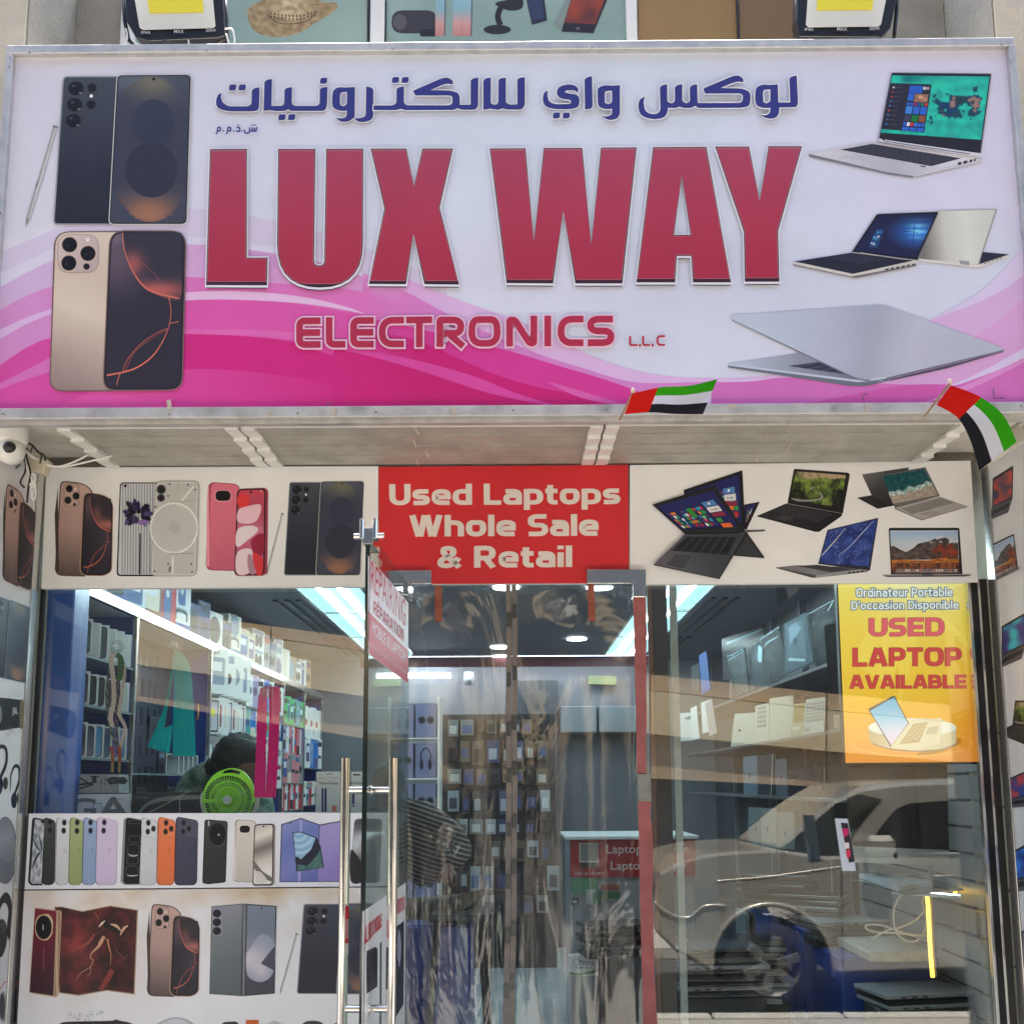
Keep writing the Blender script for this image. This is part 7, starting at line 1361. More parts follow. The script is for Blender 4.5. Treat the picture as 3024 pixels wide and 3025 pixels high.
ribsheet('x', '', '', [(562, 855), (540, 1000), (530, 1300), (514, 1690)], [(618, 842), (614, 1000), (606, 1300), (600, 1690)], .05, PC, per=8, ctx=cP).build('left_leg', FABRIC, pb_)
ribsheet('x', '', '', [(618, 842), (630, 1000), (622, 1300), (600, 1690)], [(714, 850), (712, 1000), (700, 1350), (680, 1692)], .05, PC, per=10, ctx=cP).build('right_leg', FABRIC, pb_)
ln = thing('phone_straps', 'bunch of patterned phone straps hanging on a suction hook in the left window', 'strap', atY(345, 2100, .05))
def strap(pts, w, c, Y, nm='strap'):
    s = smooth([(80 + x / 2.5758, 1700 + y / 2.5758) for x, y in pts], False, 6); L_ = offs(s, w / 5, False); R_ = offs(s, -w / 5, False); m = MB()
    m.sheet(lambda u, v: atY(*[pk(L_, v)[i] * (1 - u) + pk(R_, v)[i] * u for i in (0, 1)], Y + .004 * math.sin(v * 7 + Y * 900)), 3, 40, lambda u, v: mixc(c, (.02, .03, .03), .5 + .5 * math.sin(v * 60 + u * 3)) if nm == 'woven' else c); m.build('strap', FABRIC, ln)
strap([(660, 590), (640, 640), (655, 780), (660, 950), (635, 1080), (650, 1150)], 34, (.55, .44, .38), .050); strap([(680, 600), (715, 640), (712, 740), (690, 800)], 40, (.10, .22, .06), .054, 'woven'); strap([(660, 590), (620, 750), (604, 900), (612, 1040), (640, 1180), (680, 1300)], 22, (.16, .22, .20), .058, 'woven')
strap([(690, 600), (740, 700), (722, 900), (700, 1050), (745, 1150), (728, 1240), (706, 1330)], 26, (.5, .42, .36), .062); strap([(700, 620), (690, 900), (680, 1100), (690, 1300)], 20, (.26, .16, .24), .066, 'woven'); strap([(640, 1300), (648, 1360), (650, 1420)], 26, (.30, .08, .03), .05); strap([(700, 1300), (702, 1360), (704, 1420)], 28, (.30, .08, .03), .055)
for x in (648, 702): c = atY(80 + x / 2.5758, 1700 + 1460 / 2.5758, .05); MB().box(c, (.012, .006, .045), bev=.002).build('gold_clasp', mat('gold_metal', (.7, .5, .2), .2, 1.0), ln)
m = MB(); q0 = [atY(80 + x / 2.5758, 1700 + y / 2.5758, .06) for x, y in ((612, 1560), (650, 1545), (690, 1552), (740, 1548), (756, 1565), (740, 1578), (690, 1570), (630, 1580))]; m.tube(q0, .008, 8, closed=True); m.build('black_loop', BLACKP, ln)
# bright tablet logo: a carton with a white fruit mark behind the woman
ap = Pr(lambda x, y: atY(x, y, .9), (0, -1, 0)); ap.k = 1; ap.ctx(550, 1700, 2.5754); apm = MB(); apm.slab([atY(550 + x / 2.5754, 1700 + y / 2.5754, .905) for x, y in ((200, 1270), (330, 1262), (330, 1470), (192, 1470))], (0, 1, 0), .04, L3((140, 144, 146))); ap.m = apm
ap.poly(smooth([(200, 1232), (222, 1226), (234, 1232), (250, 1226), (276, 1234), (280, 1248), (268, 1262), (276, 1282), (284, 1290), (262, 1314), (236, 1318), (212, 1312), (192, 1290), (186, 1256)], True, 4), (240, 242, 244)); ap.poly(smooth([(236, 1222), (240, 1206), (262, 1198), (258, 1216)], True, 4), (240, 242, 244)); apm.build('laptop_lid_box', PAPER, None, cat='box', label='grey carton with a bright white apple mark behind the seated person')
# the counter and the person bending over it behind the fan
skin = mat('skin_brown', (.16, .08, .05), .55, noise_s=30, noise_a=.1); hairm = mat('black_hair', (.008, .007, .007), .5, noise_s=60, noise_a=.3, bump=.5)
def skinbody(name, joints, edges, m_, par, lv=2, col=None):
    me = bpy.data.meshes.new(name); me.from_pydata([Vector(j[0]) for j in joints], edges, []); me.materials.append(m_); o = bpy.data.objects.new(name, me); COL.objects.link(o); o.parent = par
    if par: o.matrix_parent_inverse = Matrix.Translation(-par.location)
    k = o.modifiers.new('skin', 'SKIN'); sv = me.skin_vertices[0].data
    for i, j in enumerate(joints): sv[i].radius = (j[1], j[2] if len(j) > 2 else j[1]); sv[i].use_root = (i == 0)
    k.use_smooth_shade = True; s = o.modifiers.new('sub', 'SUBSURF'); s.levels = lv; s.render_levels = lv; return o
p1 = thing('person', 'person with black hair in a green leaf patterned top bending behind the green fan', 'person', atY(640, 2420, .55))
hc = atY(705, 2245, .52)
def hd(name, c, rx, ry, rz, m_, par, fn=None):
    m = MB(); m.sheet(lambda u, v: c + Vector((rx * math.sin(v * math.pi) * math.cos(u * 2 * math.pi), ry * math.sin(v * math.pi) * math.sin(u * 2 * math.pi), rz * math.cos(v * math.pi))) * (1) + ((fn(u, v)) if fn else Vector()), 40, 28); return m.build(name, m_, par)
leaf = mat('leaf_print_cloth', (.02, .10, .07), .8, noise_s=14, col2=(.34, .42, .38))
body = skinbody('torso', [(hc + Vector((-.02, .55, -.62)), .17, .13), (hc + Vector((-.08, .42, -.36)), .17, .14), (hc + Vector((-.12, .24, -.12)), .16, .12), (hc + Vector((-.10, .12, -.04)), .09), (hc + Vector((-.04, .06, -.03)), .06), (hc + Vector((-.27, .14, -.13)), .075), (hc + Vector((-.30, .0, -.34)), .055), (hc + Vector((-.14, -.08, -.40)), .04), (hc + Vector((.05, .24, -.2)), .08), (hc + Vector((.12, .05, -.38)), .055), (hc + Vector((.02, -.08, -.42)), .04)], [(0, 1), (1, 2), (2, 3), (3, 4), (2, 5), (5, 6), (6, 7), (2, 8), (8, 9), (9, 10)], leaf, p1)
hd('head', hc + Vector((.03, -.015, -.035)), .078, .095, .10, skin, p1)
hd('hair', hc + Vector((0, .012, .012)), .125, .135, .112, hairm, p1, lambda u, v: Vector((.012 * noise.noise(Vector((u * 9, v * 9, 1))), 0, .014 * noise.noise(Vector((u * 7, v * 12, 4))))))
hd('hair_bun', hc + Vector((-.135, .04, -.03)), .035, .035, .04, hairm, p1, lambda u, v: Vector((.006 * noise.noise(Vector((u * 9, v * 9, 1))), 0, .006 * noise.noise(Vector((u * 9, v * 9, 7))))))
m = MB(); e_ = hc + Vector((.045, -.095, -.05)); m.tube([e_, e_ + Vector((.012, -.004, -.02)), e_ + Vector((.01, 0, -.035))], [.006, .009, .005], 8); m.build('nose', skin, p1)
for dx in (-.05, .1): m = MB(); q = hc + Vector((dx, .01, -.04)); m.tube([q, q + Vector((.004, .01, -.02)), q + Vector((0, .008, -.04))], [.008, .012, .006], 8); m.build('ear', skin, p1)
m = MB(); m.box((-.95, .85, .48), (1.5, .5, .94), bev=.01); cn = m.build('service_counter', BLU, cat='counter', label='blue service counter behind the left window display')
# ------------------------------------------------------------------ right-hand side of the shop
SLW = mat('grey_slatwall', (.34, .36, .37), .35, noise_s=3, noise_a=.12, spec=.5)
sw = thing('slatwall', 'grey slatted display wall behind the right window', 'wall panel', (RW_, .8, 0)); RS = RW_ - .03
for k in range(17):
    z0 = .12 + k * .117
    MB().box((RS + .012, .95, z0 + .052), (.022, 1.7, .104), bev=.004).build('slat', SLW, sw)
MB().box((RS + .026, .95, 1.08), (.006, 1.7, 2.0)).build('groove_back', mat('dark_groove', (.03, .032, .035), .6), sw)
MB().box((RS + .02, .97, 2.42), (.05, 1.7, .80)).build('upper_panel', DKW, sw)
for yy in (1.86, 2.7, 3.5): MB().box((RS + .0, yy, 1.5), (.05, .04, 2.7)).build('wall_post', mat('steel_blue_post', (.08, .10, .13), .4), sw)
RX_ = 1.62; SH2 = mat('dark_shelf', (.10, .10, .11), .3)
def rz(px, py, X=RX_): return atX(px, py, X)
lapS = thing('laptop_shelving', 'long dark shelves of laptops along the right wall', 'shelving', (RX_ + .2, 2.6, 0))
for px, py, nm in ((2330, 2005, 'upper'), (2433, 2162, 'middle'), (2260, 2350, 'lower')):
    z_ = rz(px, py).z; MB().box((RX_ + .20, 2.9, z_ - .01), (.44, 4.6, .018), bev=.002).build('shelf', SH2, lapS)
for yy in (.75, 2.3, 3.8, 5.1): MB().box((RX_ + .40, yy, 1.6), (.03, .03, 1.9)).build('upright', GREYP, lapS)
nR = Vector((-.62, -.78, 0)).normalized()
def lean(nm, lab, q, X, th, col, m=SHINY, art=None, n=nR, ctx=(1850, 1700, 2.76), cat='laptop', group=None, mm=None):
    ox, oy, s = ctx; q = [(ox + x / s, oy + y / s) for x, y in q]; a = atX(*q[3], X); p = [atP(*c, a, n) for c in q]
    m_ = MB(); m_.slab(p, -n, th, L3(col, 1.0)); P = Pr(lambda x, y: atP(x, y, a, n), n, step=.0004); P.k = 1; P.m = m_; P.layer = 2; P.ctx(ox, oy, s)
    if art: art(P)
    return m_.build(nm, mm or m, None, cat=cat, label=lab, group=group)
ROW1 = 'laptops standing on the upper right shelf'; ROW2 = 'pale laptops and keyboards on the middle right shelf'; ROW3 = 'tablets leaning on the lower right shelf'
lean('laptop', 'slim blue closed laptop standing on edge at the far left of the upper right shelf', [(590, 655), (650, 615), (686, 925), (614, 972)], 1.5, .02, (60, 90, 150), group=ROW1)
lean('laptop', 'dark closed laptop standing beside the slim blue laptop', [(530, 745), (590, 712), (600, 960), (524, 930)], 1.55, .02, (38, 44, 50), group=ROW1)
def a_lap(P): P.poly([(800, 530), (1115, 415), (1120, 480), (805, 620)], (40, 50, 56)); P.poly([(815, 545), (1110, 432), (1112, 446), (818, 566)], (120, 160, 170))
lean('laptop', 'large black open laptop at the back of the upper right shelf', [(775, 520), (1122, 398), (1126, 790), (790, 860)], 1.72, .015, (18, 20, 24), art=a_lap, group=ROW1)
PLW = glassmat('crinkled_plastic_wrap', (.9, .94, .95), .05, rough=.04, wave=.9, wdist=.02, wscale=(30, 30, 30))
def wrapped(lab, q, X, col, art=None):
    lean('wrapped_laptop', lab, q, X, .022, col, art=art, group=ROW1)
    cx = sum(p[0] for p in q) / 4; cy = sum(p[1] for p in q) / 4; q2 = [(cx + (x - cx) * 1.06, cy + (y - cy) * 1.04) for x, y in q]
    lean('plastic_sleeve', 'clear crinkled sleeve around the ' + ' '.join(lab.split()[:8]), q2, X - .03, .05, (200, 200, 200), mm=PLW, cat='plastic sleeve', group='clear sleeves around the laptops')
def a_edge(P): pass
def eg(pts, c=(150, 180, 190), w=6): 
    def f(P):
        for s_ in pts: P.rib(s_, w, c)
    return f
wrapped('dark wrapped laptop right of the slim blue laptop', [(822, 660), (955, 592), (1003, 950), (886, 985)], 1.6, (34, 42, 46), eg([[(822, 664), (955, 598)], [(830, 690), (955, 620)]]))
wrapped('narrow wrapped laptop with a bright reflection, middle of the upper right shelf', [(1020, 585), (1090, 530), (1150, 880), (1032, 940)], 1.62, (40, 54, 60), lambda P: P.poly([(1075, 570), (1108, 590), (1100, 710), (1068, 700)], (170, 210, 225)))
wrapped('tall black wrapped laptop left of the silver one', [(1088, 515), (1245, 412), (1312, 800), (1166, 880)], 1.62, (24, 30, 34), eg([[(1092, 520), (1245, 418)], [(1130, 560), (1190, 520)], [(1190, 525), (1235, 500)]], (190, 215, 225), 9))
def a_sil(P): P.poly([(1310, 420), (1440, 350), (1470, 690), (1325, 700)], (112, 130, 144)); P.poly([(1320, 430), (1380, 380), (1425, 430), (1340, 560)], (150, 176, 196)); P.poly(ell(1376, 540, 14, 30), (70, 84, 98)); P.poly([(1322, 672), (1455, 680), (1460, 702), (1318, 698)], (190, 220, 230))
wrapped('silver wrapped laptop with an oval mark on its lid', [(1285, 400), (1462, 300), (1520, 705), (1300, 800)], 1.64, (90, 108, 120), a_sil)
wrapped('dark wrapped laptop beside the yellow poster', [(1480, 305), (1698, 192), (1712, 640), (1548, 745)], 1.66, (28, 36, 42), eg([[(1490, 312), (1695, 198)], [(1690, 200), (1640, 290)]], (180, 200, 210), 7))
lean('monitor', 'black monitor standing edge on behind the yellow poster', [(1610, 410), (1700, 390), (1770, 1040), (1660, 1060)], 1.5, .05, (20, 20, 24), cat='monitor')
# pale laptops and keyboards
WP = (196, 198, 196)
def kb(q, c=(150, 150, 146), nx=8, ny=5):
    return lambda P: keys(P, q, nx, ny, c, .14)
lean('laptop', 'wide white laptop at the left end of the middle right shelf', [(400, 1125), (520, 1118), (535, 1345), (405, 1358)], 1.55, .02, WP, group=ROW2)
lean('laptop', 'upright white tablet keyboard beside the wide white laptop', [(520, 1085), (572, 1062), (596, 1330), (530, 1345)], 1.55, .02, (206, 208, 206), group=ROW2)
lean('laptop', 'white laptop lid behind the pink grey laptop', [(606, 1040), (690, 1008), (700, 1270), (620, 1290)], 1.57, .02, (210, 210, 206), group=ROW2)
lean('laptop', 'pink grey laptop lid on the middle right shelf', [(640, 1045), (694, 1006), (738, 1285), (676, 1312)], 1.54, .012, (176, 160, 160), group=ROW2)
lean('laptop', 'big white laptop lid with a tiny dark mark', [(880, 1130), (1052, 1118), (1060, 1370), (850, 1398)], 1.5, .02, (190, 188, 178), art=lambda P: P.poly(ell(923, 1265, 10), (60, 64, 80)), group=ROW2)
lean('laptop', 'white keyboard deck beside the tiny dark mark', [(1050, 1065), (1160, 1040), (1165, 1345), (1060, 1365)], 1.55, .02, (196, 194, 184), art=kb([(1066, 1070), (1140, 1055), (1142, 1240), (1068, 1250)], nx=5), group=ROW2)
lean('laptop', 'tall cream laptop lid left of the keyboards', [(1165, 1005), (1362, 975), (1345, 1325), (1168, 1352)], 1.55, .02, (196, 192, 176), group=ROW2)
lean('laptop', 'laptop deck with amber keys and trackpad', [(1362, 1052), (1458, 1040), (1452, 1300), (1335, 1318)], 1.57, .02, (186, 180, 156), art=lambda P: (P.poly([(1366, 1062), (1452, 1052), (1446, 1190), (1362, 1205)], (130, 108, 60)), keys(P, [(1366, 1062), (1452, 1052), (1446, 1190), (1362, 1205)], 4, 6, (170, 146, 90), .1), P.poly([(1355, 1235), (1412, 1230), (1410, 1262), (1352, 1268)], (206, 202, 190))), group=ROW2)
lean('laptop', 'laptop deck with white keys and trackpad, nearest the yellow poster', [(1464, 1012), (1622, 992), (1608, 1272), (1442, 1300)], 1.6, .02, (204, 206, 202), art=lambda P: (keys(P, [(1468, 1040), (1612, 1022), (1606, 1185), (1456, 1205)], 7, 6, (160, 162, 160), .12), P.poly([(1450, 1244), (1500, 1238), (1498, 1268), (1446, 1274)], (176, 178, 176))), group=ROW2)
lean('charger', 'small white box at the right end of the middle right shelf', [(1682, 1140), (1736, 1132), (1742, 1245), (1694, 1252)], 1.55, .03, (170, 170, 160), cat='box')
# tablets on the lower shelf
lean('tablet', 'blue grey tablet with a small oval mark, leaning on the lower right shelf', [(948, 1482), (1066, 1466), (1068, 1788), (956, 1784)], 1.5, .012, (104, 124, 140), art=lambda P: P.poly(ell(1004, 1636, 7, 18), (60, 70, 84)), group=ROW3)
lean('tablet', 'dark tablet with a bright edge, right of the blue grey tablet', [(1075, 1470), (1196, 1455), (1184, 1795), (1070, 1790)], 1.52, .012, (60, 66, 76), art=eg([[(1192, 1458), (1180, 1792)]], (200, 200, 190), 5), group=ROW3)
lean('tablet', 'grey tablet with a slim dark mark, third on the lower right shelf', [(1210, 1500), (1304, 1494), (1316, 1802), (1224, 1800)], 1.52, .012, (96, 106, 122), art=lambda P: P.poly(ell(1262, 1650, 5, 18), (50, 56, 70)), group=ROW3)
lean('tablet', 'wide black tablet with a logo on the lower right shelf', [(1320, 1590), (1580, 1560), (1590, 1800), (1330, 1806)], 1.56, .012, (34, 40, 56), art=lambda P: (P.poly(ell(1374, 1640, 7, 20), (16, 18, 26)), P.poly(ell(1504, 1630, 7, 20), (16, 18, 26))), group=ROW3)
lean('tablet', 'black tablet below the yellow poster', [(1590, 1560), (1790, 1530), (1790, 1770), (1600, 1800)], 1.56, .012, (40, 44, 52), group=ROW3)
C2 = (1850, 2350, 2.8617)
for q, c, lab in (([(1030, 100), (1130, 104), (1130, 440), (1028, 400)], (120, 134, 138), 'pale grey tablet standing left of the others behind the reflected hood'), ([(1130, 106), (1270, 116), (1274, 460), (1140, 455)], (136, 148, 150), 'pale grey tablet with an oval mark, middle of three behind the reflected hood'), ([(1280, 142), (1412, 142), (1424, 460), (1278, 455)], (128, 138, 140), 'speckled grey tablet, right of three behind the reflected hood')):
    lean('tablet', lab, q, 1.45, .012, c, ctx=C2, art=lambda P, q=q: P.poly(ell(q[0][0] + 62, q[0][1] + 180, 7, 24), (84, 94, 104)), group='pale tablets behind the reflected hood')
lean('wrapped_tablet', 'black tablet in a crinkled sleeve left of the white monitor', [(1420, 150), (1740, 160), (1800, 560), (1600, 540)], 1.35, .02, (36, 40, 48), ctx=C2, cat='tablet')
lean('picture_frame', 'white framed screen with red stripes left of the big monitor', [(1762, 196), (1870, 200), (1940, 640), (1826, 640)], 1.28, .02, (190, 200, 212), ctx=C2, cat='screen', n=Vector((-.2, -.98, 0)).normalized(), art=lambda P: (P.poly([(1810, 232), (1870, 236), (1930, 560), (1880, 570)], (40, 30, 50)), P.poly([(1822, 280), (1872, 280), (1876, 330), (1836, 360)], (190, 40, 100)), P.poly([(1838, 400), (1880, 400), (1884, 450), (1850, 450)], (220, 210, 214)), P.poly([(1852, 470), (1890, 455), (1894, 520), (1864, 530)], (200, 50, 80))))
# the all-in-one computer, keyboard, mouse and cable on a glass shelf
def pl(q, Y): return [atY(*c, Y) for c in q]
im = thing('desktop_computer', 'silver all-in-one desktop computer with a black screen and black apple mark', 'computer', atY(2650, 2552, .42))
MB().slab(pl([(2504, 2258), (2797, 2256), (2802, 2512), (2505, 2500)], .42), (0, 1, 0), .012).build('screen', mat('black_screen_glass', (.008, .009, .011), .06, spec=.6), im)
MB().slab(pl([(2505, 2500), (2802, 2512), (2803, 2548), (2796, 2558), (2514, 2548), (2506, 2540)], .419), (0, 1, 0), .014).build('chin', mat('brushed_silver', (.42, .48, .52), .3, .4), im)
P = PY(.4185); P.k = 1; P.ctx(2400, 2350, 2.862); P.poly(smooth([(684, 492), (696, 486), (706, 492), (716, 490), (717, 502), (713, 512), (718, 526), (708, 536), (698, 534), (686, 530), (682, 512)], True, 4), (14, 14, 16)); P.poly(smooth([(698, 484), (702, 474), (710, 472), (707, 482)], True, 4), (14, 14, 16)); P.poly(rect(308, 432, 362, 480), (180, 190, 192)); P.build('printed_mark', im)
zk = atY(2640, 2622, .3).z
MB().slab([atZ(*c, zk + .012) for c in ((2555, 2546), (2680, 2556), (2690, 2580), (2570, 2572))], (0, 0, -1), .01).build('stand_foot', mat('brushed_silver'), im)
shz = zk - .008; st_ = thing('glass_shelf', 'small glass shelf with chrome brackets carrying the keyboard and mouse', 'shelf', atZ(2680, 2640, shz))
MB().slab([atZ(*c, shz) for c in ((2518, 2597), (2680, 2641), (2845, 2626), (2740, 2585))], (0, 0, -1), .008).build('shelf_pane', mat('dark_green_glass', (.10, .14, .13), .08, spec=.6), st_)
for a, b in (((2550, 2612), (2600, 2622)), ((2632, 2634), (2842, 2650))): A = atZ(*a, shz - .012); B = atZ(*b, shz - .012); MB().beam(A, B, .018, .02, bev=.005).build('bracket', CHROME, st_)
MB().slab([atZ(*c, shz - .03) for c in ((2816, 2637), (2827, 2637), (2827, 2655), (2816, 2655))], (0, 0, 1), .02).build('amber_tip', mat('amber_lit_edge', (.6, .4, .1), .4, emis=(1, .55, .05), es=.9), st_)
kbz = shz + .022; kbd = MB(); q = [atZ(*c, kbz) for c in ((2536, 2582), (2612, 2578), (2752, 2601), (2650, 2620))]; kbd.slab(q, (0, 0, -1), .02, (.5, .56, .6)); P = Pr(lambda x, y: atZ(x, y, kbz), (0, 0, 1), step=.0006); P.k = 1; P.m = kbd; keys(P, [(2542, 2583), (2612, 2580), (2744, 2601), (2652, 2616)], 5, 14, (196, 208, 214), .1); kbd.build('keyboard', PAPER, cat='keyboard', label='white keyboard on the small glass shelf below the black screen')
mc = atZ(2715, 2622, shz); m = MB(); m.sheet(lambda u, v: mc + Vector((.062 * math.sin(v * 1.5708) * math.cos(u * 6.2832), .035 * math.sin(v * 1.5708) * math.sin(u * 6.2832), .002 + .034 * max(0, math.cos(v * 1.5708)) ** .7)), 28, 10); m.build('computer_mouse', mat('pale_blue_plastic', (.55, .66, .74), .25), cat='mouse', label='pale computer mouse beside the white keyboard')
cb = thing('white_cable', 'white looping cable hanging below the glass shelf', 'cable', atY(2650, 2760, .4))
for pts in ([(752, 840), (700, 920), (682, 1010), (690, 1110), (720, 1180), (790, 1230), (850, 1240), (900, 1215)], [(985, 890), (940, 980), (860, 1060), (760, 1110), (640, 1140), (540, 1190), (500, 1220)], [(970, 1190), (860, 1180), (700, 1165), (560, 1160), (470, 1140), (445, 1110), (490, 1095), (580, 1100), (700, 1140), (850, 1185), (960, 1180)], [(930, 860), (925, 920), (960, 1020), (955, 1120), (930, 1170)]):
    MB().tube([atY(2400 + x / 2.862, 2350 + y / 2.862, .42) for x, y in smooth(pts, False, 5)], .0045, 8).build('loop', mat('white_cable_skin', (.55, .53, .5), .5), cb)
nb = MB(); A = [atY(2400 + x / 2.862, 2350 + y / 2.862, .30) for x, y in ((966, 852), (976, 950), (982, 1080), (990, 1250), (1000, 1400), (1014, 1540))]; nb.tube(A, .0085, 10); nb.build('neon_strip', mat('amber_neon', (1, .7, .1), .4, emis=(1.0, .62, .08), es=.9), cat='light strip', label='glowing amber light strip standing below the glass shelf')
nb = MB(); nb.tube([p + Vector((.02, .02, 0)) for p in A], .008, 8); nb.build('strip_channel', mat('tan_channel', (.35, .26, .17), .4), cat='strip holder', label='tan channel right behind the glowing amber strip')
# yellow lit poster
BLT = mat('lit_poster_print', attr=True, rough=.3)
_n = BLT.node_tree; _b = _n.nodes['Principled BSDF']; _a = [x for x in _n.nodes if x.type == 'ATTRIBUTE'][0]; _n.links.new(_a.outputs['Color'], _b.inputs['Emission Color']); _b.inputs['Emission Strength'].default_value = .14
yp = thing('lit_poster', 'bright yellow lit poster reading Used Laptop Available in the right window', 'poster', atY(2690, 2255, .05)); PYY = .03
C6 = (2400, 1700, 2.7596)
MB().slab([atY(C6[0] + x / C6[2], C6[1] + y / C6[2], PYY + .002) for x, y in ((192, 40), (1282, 30), (1376, 1540), (254, 1550))], (0, 1, 0), .03).build('frame', BLACKM, yp)
def PP(l=1): q = PY(PYY); q.layer = l; q.k = 1.0; return q.ctx(*C6)
P = PP(); P.res = 16
def ybg(x, y):
    t = (y - 60) / 1470; c = mixc((240, 222, 96), (240, 196, 50), min(1, t * 1.6)) if t < .62 else mixc((240, 196, 50), (238, 154, 60), (t - .62) / .38)
    c = mixc(c, (250, 240, 190), .85 * g2(x, y, 840, 60, 420, 240)); c = mixc(c, (226, 120, 20), .5 * g2(x, y, 1340, 1100, 160, 420)); return c
P.poly([(205, 68), (1268, 58), (1358, 1520), (268, 1530)], ybg); 
for tri in ([(300, 700), (560, 300), (760, 480), (640, 900)], [(700, 480), (830, 250), (860, 500), (700, 1100)], [(980, 300), (1300, 640), (1290, 560), (1000, 260)]): P.poly(tri, lambda x, y: mixc(ybg(x, y), (252, 236, 120), .35))
P.poly(ell(810, 1370, 490, 110), lambda x, y: mixc(ybg(x, y), (250, 210, 110), .4)); P.poly(ell(810, 1368, 476, 100), lambda x, y: mixc(ybg(x, y), (222, 150, 30), .15)); P.poly(smooth([(860, 1450), (1160, 1330), (1200, 1370), (1060, 1440), (900, 1466)], True, 5), (190, 130, 40))
P.poly([(450, 1235), (1170, 1235), (1170, 1340), (1160, 1380), (1060, 1420), (820, 1432), (560, 1400), (460, 1350)], grad((450, 0), (1170, 0), (196, 180, 140), (226, 214, 186), (210, 196, 160))); P.poly(ell(810, 1240, 360, 76), (232, 236, 226)); P.rib(smooth([(480, 1372), (640, 1418), (820, 1432), (1040, 1420), (1160, 1376)], False, 5), 6, (70, 110, 130))
P.poly(rc([(770, 1175), (1052, 1165, 8), (1035, 1372, 8), (850, 1420), (640, 1410, 10)]), (228, 218, 190)); keys(P, [(820, 1210), (940, 1195), (870, 1360), (700, 1380)], 6, 10, (176, 146, 86), .12); P.poly([(940, 1240), (1025, 1226), (1010, 1290), (915, 1300)], (200, 190, 160))
P.poly(rc([(450, 1090, 10), (664, 978, 10), (782, 1205), (634, 1400, 8)]), (90, 84, 78)); P.poly([(466, 1104), (662, 994), (774, 1206), (640, 1390)], grad((600, 1040), (640, 1390), (110, 186, 226), (150, 204, 232), (220, 220, 240), (238, 214, 236)), res=16)
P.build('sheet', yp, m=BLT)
def hw2(items):
    for tx, q, col, oc, g, st in items:
        P = PP(40); P.step = .00005
        if g: htext(P, tx, q, oc, grow=g, st=st)
        htext(P, tx, q, col, st=st); P.build('text_line', yp, m=BLT)
hw2([('Ordinateur Portable', [(352, 106), (1136, 100), (1136, 172), (352, 178)], (232, 240, 246), (92, 116, 144), 1.5, 2.2), ("D'occasion Disponible", [(312, 212), (1184, 206), (1186, 292), (312, 298)], (232, 240, 246), (92, 116, 144), 1.5, 2.2),
     ('USED', [(458, 350), (1068, 346), (1070, 492), (458, 498)], (222, 96, 108), (130, 50, 50), .22, 2.9), ('LAPTOP', [(326, 592), (1208, 590), (1210, 738), (326, 742)], (206, 66, 62), (110, 40, 36), .22, 2.9), ('AVAILABLE', [(300, 814), (1248, 812), (1250, 920), (300, 924)], (206, 66, 62), (110, 40, 36), .25, 2.9)])
# low blue cabinets, counter and stacks of laptops
def blk(nm, lab, cat, x0, x1, y0, y1, z0, z1, m_, bev=.006): return MB().box(((x0 + x1) / 2, (y0 + y1) / 2, (z0 + z1) / 2), (x1 - x0, y1 - y0, z1 - z0), bev=bev).build(nm, m_, cat=cat, label=lab)
zc1 = atY(2330, 2695, 1.3).z; x1_ = lambda px, Y: atY(px, 2800, Y).x
blk('low_cabinet', 'low blue cabinet behind the right window, left of two', 'cabinet', x1_(2274, 1.3), x1_(2366, 1.3), 1.3, 1.8, 0, zc1, BLU); blk('low_cabinet', 'low blue cabinet behind the right window, right of two', 'cabinet', x1_(2370, 1.1), x1_(2452, 1.1), 1.1, 1.62, 0, zc1 - .06, BLU)
zc2 = atY(2640, 2800, .62).z
blk('display_counter', 'blue counter under the looping white cable', 'counter', x1_(2452, .8), 1.98, .64, 1.4, 0, zc2 - .05, BLU); blk('counter_top', 'worn white counter top under the looping white cable', 'counter top', x1_(2556, .55), x1_(2745, .55), .50, 1.35, zc2 - .045, zc2, mat('chipped_white_top', (.46, .45, .42), .5, noise_s=14, noise_a=.4))
def lapstack(lab, cx, cy, z0, n, w, d, rz0, grp, seed):
    rr = random.Random(seed); z_ = z0
    for k in range(n):
        t = rr.uniform(.018, .028); c = rr.choice([(28, 30, 34), (44, 46, 52), (60, 66, 74), (22, 24, 28), (96, 102, 108), (36, 42, 52), (130, 136, 140)]); m = MB(); M = Matrix.Rotation(rz0 + rr.uniform(-.10, .10), 3, 'Z')
        ww = w * rr.uniform(.9, 1.04); o = Vector((cx + rr.uniform(-.02, .02), cy + rr.uniform(-.02, .02), z_ + t / 2)); cc = L3(c, 1.0)
        m.box(o + Vector((0, 0, -t * .14)), (ww, d, t * .62), M, cc, bev=.004); m.box(o + Vector((0, 0, t * .28)), (ww, d, t * .30), M, tuple(x * 1.25 for x in cc), bev=.003)
        for q in range(3): m.box(o + M @ Vector((-ww * .3 + q * .05, -d / 2 - .0006, -t * .14)), (.022, .002, t * .25), M, (.004, .004, .004))
        m.build('stacked_laptop', SHINY, cat='laptop', label='%s laptop, %s up in the pile %s' % (('dark', 'grey', 'silver')[0 if sum(c) < 150 else 1 if sum(c) < 260 else 2], ORD[k], lab), group=grp); z_ += t + .0015
    return z_
SG = 'laptops stacked in piles behind the right window'
lapstack('under the amber strip', x1_(2690, .45), .42, atY(2690, 2960, .45).z, 3, .42, .28, .12, SG, 1)
